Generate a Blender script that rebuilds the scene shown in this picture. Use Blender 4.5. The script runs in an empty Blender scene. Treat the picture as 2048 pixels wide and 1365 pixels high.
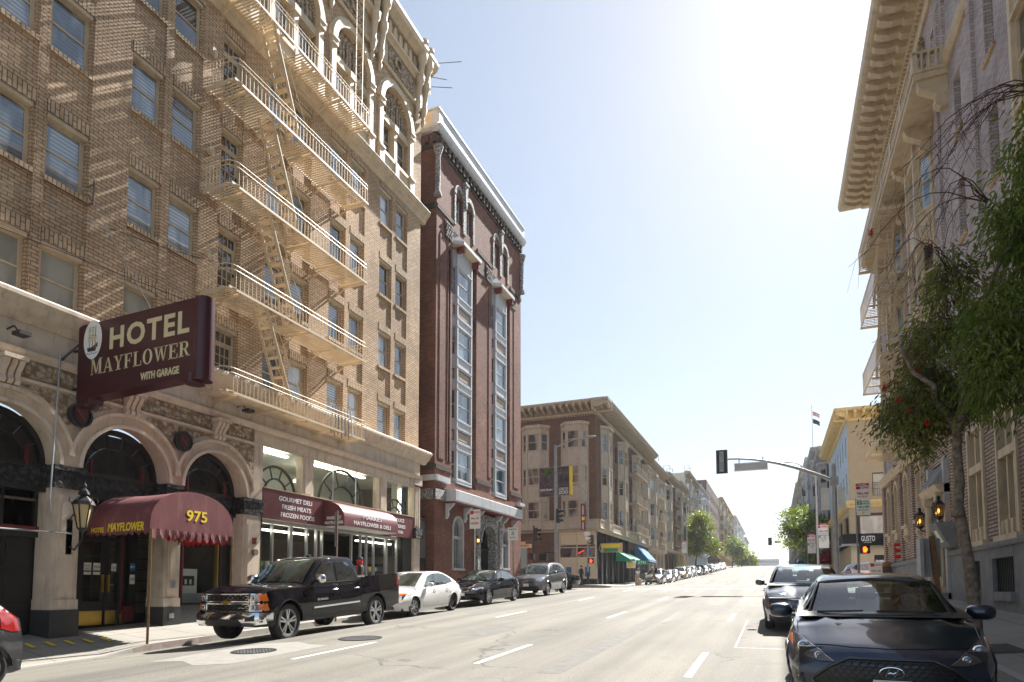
import bpy, bmesh, math, random
from mathutils import Vector, Matrix, Euler, Quaternion
from mathutils.bvhtree import BVHTree
from mathutils.geometry import delaunay_2d_cdt
R = math.radians
random.seed(7)
S = bpy.context.scene
col = S.collection
# ---------------------------------------------------------------- camera, sky, sun, exposure
cam = bpy.data.cameras.new('camera'); co = bpy.data.objects.new('camera', cam); col.objects.link(co)
cam.sensor_width = 36; cam.lens = 1290/2048*36; cam.shift_y = 414.1/2048
cam.clip_start = .05; cam.clip_end = 20000
co.location = (0, 0, 1.6); co.rotation_euler = (R(90+3.7), 0, R(22.15)); S.camera = co
SUN_AZ, SUN_EL = 8.8, 43.6           # degrees from +Y towards +X, elevation
w = bpy.data.worlds.new('World'); S.world = w; w.use_nodes = True
nt = w.node_tree; bg = nt.nodes['Background']
sky = nt.nodes.new('ShaderNodeTexSky'); sky.sky_type = 'NISHITA'; sky.sun_disc = False
sky.sun_elevation = R(SUN_EL); sky.sun_rotation = R(SUN_AZ); sky.air_density = 1.1; sky.dust_density = .5; sky.ozone_density = 1.1; sky.altitude = 50
gm = nt.nodes.new('ShaderNodeGamma'); gm.inputs[1].default_value = .6; nt.links.new(sky.outputs[0], gm.inputs[0]); nt.links.new(gm.outputs[0], bg.inputs[0]); bg.inputs[1].default_value = .105
sl = bpy.data.lights.new('sun', 'SUN'); sl.energy = 5.0; sl.angle = R(.5); sl.color = (1, .96, .90)
so = bpy.data.objects.new('sun', sl); col.objects.link(so)
sd = Vector((math.sin(R(SUN_AZ))*math.cos(R(SUN_EL)), math.cos(R(SUN_AZ))*math.cos(R(SUN_EL)), math.sin(R(SUN_EL))))
so.rotation_euler = sd.to_track_quat('Z', 'Y').to_euler(); so.location = (0, 0, 60)
S.view_settings.view_transform = 'Standard'; S.view_settings.look = 'None'
S.view_settings.exposure = 1.58; S.view_settings.gamma = 1
S.cycles.max_bounces = 8; S.cycles.transparent_max_bounces = 12

# ---------------------------------------------------------------- materials
MATS = {}
def _n(nt, t, **k):
    n = nt.nodes.new(t)
    for a, b in k.items(): setattr(n, a, b)
    return n
def new_mat(name):
    m = bpy.data.materials.new(name); m.use_nodes = True
    MATS[name] = m
    return m, m.node_tree, m.node_tree.nodes['Principled BSDF']
def objpos(nt): return _n(nt, 'ShaderNodeNewGeometry').outputs['Position']
def noise(nt, vec, scale, detail=4, rough=.55):
    n = _n(nt, 'ShaderNodeTexNoise'); n.inputs['Scale'].default_value = scale; n.inputs['Detail'].default_value = detail; n.inputs['Roughness'].default_value = rough
    nt.links.new(vec, n.inputs['Vector']); return n
def ramp(nt, fac, stops):
    r = _n(nt, 'ShaderNodeValToRGB'); e = r.color_ramp.elements
    while len(e) < len(stops): e.new(.5)
    for i, (p, c) in enumerate(stops): e[i].position = p; e[i].color = (*c, 1) if len(c) == 3 else c
    nt.links.new(fac, r.inputs[0]); return r.outputs[0]
def mixc(nt, a, b, fac, mode='MIX'):
    m = _n(nt, 'ShaderNodeMix'); m.data_type = 'RGBA'; m.blend_type = mode
    for s, v in ((m.inputs[0], fac), (m.inputs[6], a), (m.inputs[7], b)):
        if hasattr(v, 'is_linked'): nt.links.new(v, s)
        elif isinstance(v, (int, float)): s.default_value = v
        else: s.default_value = (*v, 1)
    return m.outputs[2]
def bump(nt, bs, h, strength=.3, dist=.01, normal=None):
    b = _n(nt, 'ShaderNodeBump'); b.inputs['Strength'].default_value = strength; b.inputs['Distance'].default_value = dist
    nt.links.new(h, b.inputs['Height'])
    if normal is not None: nt.links.new(normal, b.inputs['Normal'])
    nt.links.new(b.outputs[0], bs.inputs['Normal']); return b.outputs[0]
def wallvec(nt):
    g = _n(nt, 'ShaderNodeNewGeometry'); sp = _n(nt, 'ShaderNodeSeparateXYZ'); nt.links.new(g.outputs['Position'], sp.inputs[0])
    sn = _n(nt, 'ShaderNodeSeparateXYZ'); nt.links.new(g.outputs['True Normal'], sn.inputs[0])
    ab = _n(nt, 'ShaderNodeMath', operation='ABSOLUTE'); nt.links.new(sn.outputs[0], ab.inputs[0])
    gt = _n(nt, 'ShaderNodeMath', operation='GREATER_THAN'); nt.links.new(ab.outputs[0], gt.inputs[0]); gt.inputs[1].default_value = .6
    mx = _n(nt, 'ShaderNodeMix'); mx.data_type = 'FLOAT'; nt.links.new(gt.outputs[0], mx.inputs[0]); nt.links.new(sp.outputs[0], mx.inputs[2]); nt.links.new(sp.outputs[1], mx.inputs[3])
    cb = _n(nt, 'ShaderNodeCombineXYZ'); nt.links.new(mx.outputs[0], cb.inputs[0]); nt.links.new(sp.outputs[2], cb.inputs[1])
    return cb.outputs[0]
def plain(name, c, rough=.6, metal=0, var=.12, vs=3, coat=0, bmp=0, bs=60, dirt=None, spec=.5):
    m, nt, b = new_mat(name); p = objpos(nt)
    n = noise(nt, p, vs)
    lo = tuple(x*(1-var) for x in c); hi = tuple(min(1, x*(1+var)) for x in c)
    cc = ramp(nt, n.outputs[0], [(.3, lo), (.7, hi)])
    if dirt:
        mp = _n(nt, 'ShaderNodeMapping'); mp.inputs['Scale'].default_value = (1, 1, .18); nt.links.new(p, mp.inputs[0])
        d = noise(nt, mp.outputs[0], 4.5, 6, .65)
        cc = mixc(nt, cc, dirt, ramp(nt, d.outputs[0], [(.52, (0, 0, 0)), (.72, (.75, .75, .75))]))
    nt.links.new(cc, b.inputs['Base Color']); b.inputs['Roughness'].default_value = rough; b.inputs['Metallic'].default_value = metal
    b.inputs['Coat Weight'].default_value = coat; b.inputs['Coat Roughness'].default_value = .04; b.inputs['Specular IOR Level'].default_value = spec
    if bmp:
        h = noise(nt, p, bs); bump(nt, b, h.outputs[0], bmp, .01)
    return m
def brick(name, c1, c2, mortar, bw=.24, bh=.085, ms=.012, rough=.85, bmp=.6, stain=None, offset=.5, vert=False, blotch=.25):
    m, nt, b = new_mat(name); v = wallvec(nt)
    if vert:
        mp = _n(nt, 'ShaderNodeMapping'); mp.inputs['Rotation'].default_value = (0, 0, R(90)); nt.links.new(v, mp.inputs[0]); v = mp.outputs[0]
    t = _n(nt, 'ShaderNodeTexBrick'); nt.links.new(v, t.inputs['Vector']); t.inputs['Scale'].default_value = 1
    t.inputs['Brick Width'].default_value = bw; t.inputs['Row Height'].default_value = bh; t.inputs['Mortar Size'].default_value = ms
    t.inputs['Color1'].default_value = (*c1, 1); t.inputs['Color2'].default_value = (*c2, 1); t.inputs['Mortar'].default_value = (*mortar, 1); t.inputs['Mortar Smooth'].default_value = .1
    t.offset = offset
    n = noise(nt, objpos(nt), 1.1, 5)
    cc = mixc(nt, t.outputs[0], ramp(nt, n.outputs[0], [(.3, (1-blotch,)*3), (.7, (1, 1, 1))]), 1, 'MULTIPLY')
    n3 = noise(nt, objpos(nt), .28, 4, .6); cc = mixc(nt, cc, ramp(nt, n3.outputs[0], [(.35, (.80, .79, .78)), (.6, (1.06, 1.05, 1.04))]), 1, 'MULTIPLY')
    n2 = noise(nt, objpos(nt), 16, 3)
    cc = mixc(nt, cc, ramp(nt, n2.outputs[0], [(.3, (.8, .78, .76)), (.65, (1.05, 1.05, 1.05))]), .8, 'MULTIPLY')
    if stain:
        mp = _n(nt, 'ShaderNodeMapping'); mp.inputs['Scale'].default_value = (1, 1, .12); nt.links.new(objpos(nt), mp.inputs[0])
        d = noise(nt, mp.outputs[0], 3, 5, .6)
        cc = mixc(nt, cc, stain, ramp(nt, d.outputs[0], [(.55, (0, 0, 0)), (.8, (.6, .6, .6))]))
    nt.links.new(cc, b.inputs['Base Color']); b.inputs['Roughness'].default_value = rough
    inv = _n(nt, 'ShaderNodeMath', operation='SUBTRACT'); inv.inputs[0].default_value = 1; nt.links.new(t.outputs[1], inv.inputs[1])
    bump(nt, b, inv.outputs[0], bmp, .02)
    return m
def glass_pane(name, base, base2, blinds=0, rough=.03, scale=1.5):
    "a window pane with drawn curtains or a dark room behind it"
    m, nt, b = new_mat(name); p = objpos(nt)
    oi = _n(nt, 'ShaderNodeObjectInfo')
    ad = _n(nt, 'ShaderNodeVectorMath', operation='MULTIPLY_ADD'); nt.links.new(p, ad.inputs[0]); ad.inputs[1].default_value = (1, 1, .35)
    nt.links.new(oi.outputs['Random'], ad.inputs[2])
    n = noise(nt, ad.outputs[0], scale, 2)
    cc = ramp(nt, n.outputs[0], [(.42, base), (.56, base2)])
    if blinds:
        wv = _n(nt, 'ShaderNodeTexWave'); wv.bands_direction = 'Z'; wv.inputs['Scale'].default_value = blinds; nt.links.new(p, wv.inputs['Vector'])
        cc = mixc(nt, cc, tuple(x*.35 for x in base2), ramp(nt, wv.outputs[1], [(.45, (0, 0, 0)), (.75, (.8, .8, .8))]))
    cc = mixc(nt, cc, ramp(nt, oi.outputs['Random'], [(0, (.45, .45, .45)), (.35, (.9, .9, .9)), (1, (1.25, 1.22, 1.15))]), 1, 'MULTIPLY')
    nt.links.new(cc, b.inputs['Base Color']); b.inputs['Roughness'].default_value = rough; b.inputs['Specular IOR Level'].default_value = .9; b.inputs['IOR'].default_value = 1.6
    b.inputs['Coat Weight'].default_value = .6; b.inputs['Coat Roughness'].default_value = .02
    n2 = noise(nt, p, .9, 1); bump(nt, b, n2.outputs[0], .12, .03)
    return m
def clear_glass(name, tint=(.82, .9, .88), refl=.16, rough=.01):
    m, nt, b = new_mat(name); out = nt.nodes['Material Output']
    tr = _n(nt, 'ShaderNodeBsdfTransparent'); tr.inputs[0].default_value = (*tint, 1)
    gl = _n(nt, 'ShaderNodeBsdfGlossy'); gl.inputs['Roughness'].default_value = rough; gl.inputs[0].default_value = (1, 1, 1, 1)
    lw = _n(nt, 'ShaderNodeLayerWeight'); lw.inputs[0].default_value = .5; pw = _n(nt, 'ShaderNodeMath', operation='POWER'); nt.links.new(lw.outputs['Facing'], pw.inputs[0]); pw.inputs[1].default_value = 4
    ml = _n(nt, 'ShaderNodeMath', operation='MULTIPLY_ADD'); ml.use_clamp = True; nt.links.new(pw.outputs[0], ml.inputs[0]); ml.inputs[1].default_value = .9; ml.inputs[2].default_value = refl
    mx = _n(nt, 'ShaderNodeMixShader'); nt.links.new(ml.outputs[0], mx.inputs[0]); nt.links.new(tr.outputs[0], mx.inputs[1]); nt.links.new(gl.outputs[0], mx.inputs[2])
    nt.links.new(mx.outputs[0], out.inputs[0]); nt.nodes.remove(b); return m
def emit(name, c, s):
    m, nt, b = new_mat(name); b.inputs['Base Color'].default_value = (*c, 1); b.inputs['Emission Color'].default_value = (*c, 1); b.inputs['Emission Strength'].default_value = s; return m
def carved(name, c, dark, scale=7, strength=1.0):
    m, nt, b = new_mat(name); p = objpos(nt)
    v = _n(nt, 'ShaderNodeTexVoronoi'); v.feature = 'SMOOTH_F1'; v.inputs['Scale'].default_value = scale; nt.links.new(p, v.inputs['Vector'])
    n = noise(nt, p, scale*2.2, 3); md = _n(nt, 'ShaderNodeMath', operation='MULTIPLY_ADD'); nt.links.new(n.outputs[0], md.inputs[0]); md.inputs[1].default_value = .8; nt.links.new(v.outputs[0], md.inputs[2])
    cc = ramp(nt, md.outputs[0], [(.45, c), (.95, dark)])
    nt.links.new(cc, b.inputs['Base Color']); b.inputs['Roughness'].default_value = .8
    iv = _n(nt, 'ShaderNodeMath', operation='SUBTRACT'); iv.inputs[0].default_value = 1; nt.links.new(md.outputs[0], iv.inputs[1]); bump(nt, b, iv.outputs[0], strength, .06); return m

brick('tan_brick', (.78, .56, .36), (.59, .41, .25), (.27, .18, .11), .25, .092, .012, stain=(.26, .19, .13), blotch=.25, bmp=.6)
brick('tan_brick_soldier', (.76, .56, .36), (.60, .43, .26), (.17, .12, .085), .30, .1, .012, vert=True)
brick('red_brick', (.33, .13, .08), (.21, .083, .055), (.12, .075, .06), .24, .085, .010, stain=(.1, .045, .035), blotch=.35)
brick('dark_brick', (.07, .04, .035), (.04, .028, .026), (.1, .08, .07), .12, .1, .012)
brick('brown_brick', (.24, .125, .075), (.15, .08, .05), (.11, .08, .06), .26, .09, .010, stain=(.09, .06, .045))
brick('umber_brick', (.19, .12, .10), (.13, .085, .07), (.07, .055, .05), .26, .09, .010)
brick('grey_brick', (.64, .57, .58), (.48, .42, .43), (.30, .25, .24), .30, .10, .010, bmp=.6, stain=(.22, .17, .16), blotch=.2)
brick('rusticated_brick', (.56, .44, .36), (.42, .32, .26), (.15, .11, .09), .55, .105, .022, bmp=.7, blotch=.2)
plain('terracotta', (.60, .50, .40), .75, dirt=(.30, .22, .17), bmp=.15, bs=25)
plain('cream_trim', (.56, .45, .31), .6, dirt=(.34, .26, .18), bmp=.1)
plain('escape_paint', (.62, .50, .34), .5, var=.08)
plain('stone_grey', (.42, .42, .43), .7, dirt=(.2, .2, .2), bmp=.15)
plain('white_trim', (.52, .54, .57), .55, dirt=(.34, .34, .36), var=.08)
plain('cream_grey_trim', (.42, .355, .265), .65, dirt=(.25, .21, .17), var=.1)
plain('beige_paint', (.62, .53, .36), .7, var=.05, bmp=.1)
plain('yellow_trim', (.78, .60, .27), .6, var=.06, dirt=(.5, .37, .18))
plain('tan_siding', (.45, .36, .23), .75, var=.06)
plain('blue_paint_and_shade', (.42, .52, .62), .6, var=.06)  # row house paint, also the shaded street side of the corner restaurant
plain('ochre_paint', (.55, .42, .22), .7, var=.1, dirt=(.35, .26, .14))
plain('grey_paint', (.38, .40, .42), .7, dirt=(.25, .25, .25))
plain('pale_paint', (.55, .56, .58), .7, dirt=(.35, .35, .36))
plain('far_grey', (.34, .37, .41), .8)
plain('granite', (.045, .045, .047), .35, var=.5, vs=40)
plain('black_iron', (.02, .02, .022), .45, var=.3)
plain('black_paint', (.018, .017, .018), .35, var=.3)
plain('oxblood', (.16, .018, .02), .45)
plain('maroon_sign', (.048, .006, .012), .32, var=.12, vs=1.2, dirt=(.03, .006, .01))
plain('maroon_canvas', (.17, .045, .05), .8, var=.14, dirt=(.27, .12, .11), bmp=.2, bs=12)
plain('maroon_gloss', (.15, .04, .045), .4, var=.08)
plain('bright_red', (.6, .01, .01), .6)
plain('cream_letter', (.62, .55, .34), .6, var=.05)
plain('yellow_letter', (.85, .62, .03), .6, var=.05)
plain('white_letter', (.78, .78, .78), .6, var=.05)
plain('red_letter', (.5, .02, .03), .6)
plain('black_letter', (.03, .03, .03), .6)
plain('green_letter', (.02, .25, .12), .6)
plain('paper', (.78, .77, .73), .8, var=.06)
plain('brass', (.62, .42, .10), .32, 1, var=.1)
plain('steel_pole', (.30, .31, .32), .45, .6, var=.15)
plain('pale_pole', (.55, .55, .53), .5, .3, var=.12)
plain('post_bronze', (.2, .13, .06), .45, .6, var=.3, vs=9)
plain('rusty_pole', (.16, .11, .08), .7, var=.3, vs=12)
plain('alu', (.55, .56, .57), .35, .9, var=.06)
plain('wood_post', (.22, .11, .05), .8, var=.3, vs=14)
plain('canvas_black', (.008, .008, .009), .8)
plain('canvas_blue', (.03, .14, .30), .8)
plain('canvas_green', (.02, .26, .15), .8)
plain('canvas_red', (.42, .02, .05), .8)
plain('stucco_grey', (.22, .22, .225), .85, var=.15, dirt=(.12, .12, .12), bmp=.5, bs=40)
plain('ceiling_white', (.5, .5, .46), .8)
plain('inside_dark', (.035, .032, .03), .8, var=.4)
plain('inside_tan', (.16, .13, .10), .8, var=.4, vs=1.2)
plain('rubber', (.022, .022, .023), .75, var=.2)
plain('chrome', (.75, .76, .78), .08, 1, var=.02)
plain('alloy', (.52, .53, .55), .28, .9, var=.04)
plain('dark_alloy', (.09, .09, .1), .35, .8, var=.04)
plain('plastic_black', (.02, .02, .022), .5, var=.2)
plain('grille_black', (.008, .008, .009), .35)
plain('skin', (.42, .25, .17), .55, var=.06)
plain('skin_dark', (.12, .07, .05), .55, var=.06)
plain('hair_dark', (.02, .015, .012), .7)
plain('cloth_black', (.018, .018, .022), .85)
plain('cloth_navy', (.03, .035, .07), .85)
plain('cloth_grey', (.2, .2, .2), .85)
plain('cloth_khaki', (.17, .11, .07), .85)
plain('cloth_tan', (.42, .34, .25), .85)
plain('cloth_red', (.55, .02, .02), .8)
plain('cloth_white', (.65, .65, .65), .85)
plain('bark', (.20, .155, .12), .9, var=.5, vs=11, bmp=1, bs=30, dirt=(.07, .05, .04))
plain('twig', (.07, .035, .03), .9, var=.3)
carved('carved_terracotta', (.62, .51, .38), (.22, .15, .09), 9)
carved('carved_black', (.06, .06, .06), (.008, .008, .008), 9, .8)
carved('carved_white', (.62, .62, .60), (.2, .19, .18), 11)
glass_pane('window_blue', (.06, .09, .13), (.42, .49, .56), 3.2)
glass_pane('window_curtain', (.20, .25, .31), (.58, .62, .66), 0)
glass_pane('window_dark', (.012, .014, .018), (.05, .055, .06), 0)
glass_pane('window_blind', (.26, .27, .22), (.40, .40, .34), 0)
glass_pane('sash_cream', (.05, .055, .06), (.36, .33, .27), 0, .12, 1.2); MATS['sash_cream'].node_tree.nodes['Principled BSDF'].inputs['Coat Weight'].default_value = 0; MATS['sash_cream'].node_tree.nodes['Principled BSDF'].inputs['Specular IOR Level'].default_value = .25
glass_pane('bay_blue', (.06, .10, .14), (.26, .36, .42), 0)
clear_glass('shop_glass', (.88, .92, .9), .03)
clear_glass('lamp_glass', (.8, .6, .3), .15, .1)
clear_glass('car_glass', (.30, .36, .35), .10)
emit('bulb', (1, .5, .12), 1.6)
emit('tube_light', (1, .93, .75), 3.5)
emit('red_signal', (1, .05, .02), 1.6)
emit('orange_signal', (1, .13, .01), 1.6)
emit('neon_red', (1, .03, .02), 1.2)

def car_paint(name, c, metal=.5, rough=.28, dust=.05):
    dark = max(c) < .012
    if max(c) < .05: dust = .006
    m, nt, b = new_mat(name); p = objpos(nt)
    n = noise(nt, p, 2.5, 5)
    cc = mixc(nt, c, (.22, .2, .17), ramp(nt, n.outputs[0], [(.45, (0, 0, 0)), (.8, (dust*3,)*3)]))
    nt.links.new(cc, b.inputs['Base Color']); b.inputs['Metallic'].default_value = metal; b.inputs['Roughness'].default_value = rough
    b.inputs['Coat Weight'].default_value = 1; b.inputs['Coat Roughness'].default_value = .03; b.inputs['Coat IOR'].default_value = 1.5
    if dark: b.inputs['Specular IOR Level'].default_value = 0; b.inputs['Metallic'].default_value = 0; b.inputs['Coat IOR'].default_value = 1.42
    n2 = noise(nt, p, 1.6, 1); bump(nt, b, n2.outputs[0], .05, .02)
    return m
for nm, c, mt in (('paint_black', (.008, .008, .011), .3), ('paint_navy', (.012, .022, .05), .5), ('paint_charcoal', (.05, .053, .06), .7), ('paint_white', (.72, .72, .71), 0), ('paint_mauve', (.12, .115, .13), .7),
                  ('paint_slate', (.09, .10, .12), .7), ('paint_silver', (.42, .43, .44), .8), ('paint_red', (.25, .02, .02), .3), ('paint_gold', (.40, .36, .26), .6), ('paint_blue', (.05, .10, .2), .5)):
    car_paint(nm, c, mt)
def lens(name, c, metal=0):
    m, nt, b = new_mat(name); b.inputs['Base Color'].default_value = (*c, 1); b.inputs['Roughness'].default_value = .1; b.inputs['Coat Weight'].default_value = 1; b.inputs['Metallic'].default_value = metal
lens('lens_red', (.2, .008, .008)); lens('lens_amber', (.75, .17, .01)); lens('lens_clear', (.35, .37, .40), .5); lens('lens_smoked', (.10, .10, .11), .4); lens('lens_off', (.02, .02, .02))

def asphalt():
    m, nt, b = new_mat('asphalt'); p = objpos(nt)
    n1 = noise(nt, p, .35, 5); n2 = noise(nt, p, 55, 3, .7); 
    mp = _n(nt, 'ShaderNodeMapping'); mp.inputs['Scale'].default_value = (1.3, .045, 1); nt.links.new(p, mp.inputs[0])
    n3 = noise(nt, mp.outputs[0], 1.0, 4, .5)     # lengthwise tyre wear
    cc = ramp(nt, n1.outputs[0], [(.3, (.155, .147, .128)), (.7, (.2, .19, .167))])
    cc = mixc(nt, cc, ramp(nt, n3.outputs[0], [(.35, (.72, .72, .72)), (.62, (1.1, 1.09, 1.06))]), 1, 'MULTIPLY')
    cc = mixc(nt, cc, ramp(nt, n2.outputs[0], [(.33, (.50, .50, .50)), (.5, (.95, .95, .95)), (.68, (1.35, 1.33, 1.28))]), .85, 'MULTIPLY')
    # cracks
    wn = noise(nt, p, 1.3, 4); av = _n(nt, 'ShaderNodeVectorMath', operation='MULTIPLY_ADD'); nt.links.new(wn.outputs[1], av.inputs[0]); av.inputs[1].default_value = (1.6, 1.6, 0); nt.links.new(p, av.inputs[2])
    vo = _n(nt, 'ShaderNodeTexVoronoi'); vo.feature = 'DISTANCE_TO_EDGE'; vo.inputs['Scale'].default_value = .16; nt.links.new(av.outputs[0], vo.inputs['Vector'])
    ck = ramp(nt, vo.outputs[0], [(.0, (1, 1, 1)), (.006, (0, 0, 0))])
    gate = ramp(nt, noise(nt, p, .22, 2).outputs[0], [(.46, (0, 0, 0)), (.52, (1, 1, 1))])
    cc = mixc(nt, cc, (.07, .065, .06), mixc(nt, ck, gate, 1, 'MULTIPLY'))
    st = ramp(nt, noise(nt, p, .9, 2).outputs[0], [(.66, (0, 0, 0)), (.74, (.35, .35, .35))])
    cc = mixc(nt, cc, (.09, .085, .08), st)
    nt.links.new(cc, b.inputs['Base Color']); b.inputs['Roughness'].default_value = .85; b.inputs['Specular IOR Level'].default_value = .3
    bump(nt, b, n2.outputs[0], .55, .012)
asphalt()
def concrete(name, c, joint=1.5):
    m, nt, b = new_mat(name); p = objpos(nt)
    n1 = noise(nt, p, .8, 5); n2 = noise(nt, p, 40, 3)
    cc = ramp(nt, n1.outputs[0], [(.3, tuple(x*.82 for x in c)), (.7, c)])
    cc = mixc(nt, cc, ramp(nt, n2.outputs[0], [(.35, (.8, .8, .8)), (.65, (1.08, 1.08, 1.08))]), .7, 'MULTIPLY')
    t = _n(nt, 'ShaderNodeTexBrick'); t.offset = 0; nt.links.new(p, t.inputs['Vector']); t.inputs['Scale'].default_value = 1; t.inputs['Brick Width'].default_value = joint; t.inputs['Row Height'].default_value = joint; t.inputs['Mortar Size'].default_value = .012
    cc = mixc(nt, cc, tuple(x*.3 for x in c), t.outputs[1])
    sp = ramp(nt, noise(nt, p, 6, 2).outputs[0], [(.68, (0, 0, 0)), (.72, (.5, .5, .5))]); cc = mixc(nt, cc, tuple(x*.45 for x in c), sp)
    nt.links.new(cc, b.inputs['Base Color']); b.inputs['Roughness'].default_value = .85; bump(nt, b, n2.outputs[0], .25, .01)
plain('asphalt_cut', (.125, .12, .108), .88, var=.2, vs=5, bmp=.5, bs=70)
concrete('sidewalk', (.30, .28, .24), 1.2); concrete('kerb_concrete', (.38, .36, .32), 40)
plain('road_patch', (.23, .22, .195), .8, var=.12, vs=6, bmp=.3, bs=80)
plain('road_paint', (.60, .59, .56), .75, var=.12, vs=14, dirt=(.24, .23, .2), bmp=.4, bs=60)
plain('road_dark', (.05, .05, .05), .8)
plain('kerb_red', (.28, .22, .19), .8, var=.25, vs=8)

def foliage(name, c1, c2, trans=.35):
    m, nt, b = new_mat(name); p = objpos(nt); n = noise(nt, p, 1.6, 3); n2 = noise(nt, p, 14, 2)
    cc = ramp(nt, n.outputs[0], [(.3, c1), (.7, c2)]); cc = mixc(nt, cc, ramp(nt, n2.outputs[0], [(.3, (.6, .6, .6)), (.7, (1.3, 1.3, 1.2))]), 1, 'MULTIPLY')
    nt.links.new(cc, b.inputs['Base Color']); b.inputs['Roughness'].default_value = .45
    out = nt.nodes['Material Output']; tl = _n(nt, 'ShaderNodeBsdfTranslucent'); nt.links.new(mixc(nt, cc, (1.35, 1.5, .5), 1, 'MULTIPLY'), tl.inputs[0])
    mx = _n(nt, 'ShaderNodeMixShader'); mx.inputs[0].default_value = trans; nt.links.new(b.outputs[0], mx.inputs[1]); nt.links.new(tl.outputs[0], mx.inputs[2]); nt.links.new(mx.outputs[0], out.inputs[0])
foliage('leaf_bottlebrush', (.075, .095, .03), (.23, .27, .075), .5); foliage('leaf_dead', (.10, .07, .04), (.18, .13, .07), .3)
foliage('leaf_yellow', (.12, .14, .02), (.26, .24, .035), .45); foliage('leaf_green', (.07, .12, .02), (.16, .24, .03), .45)
plain('flower_red', (.4, .01, .02), .7)

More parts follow.
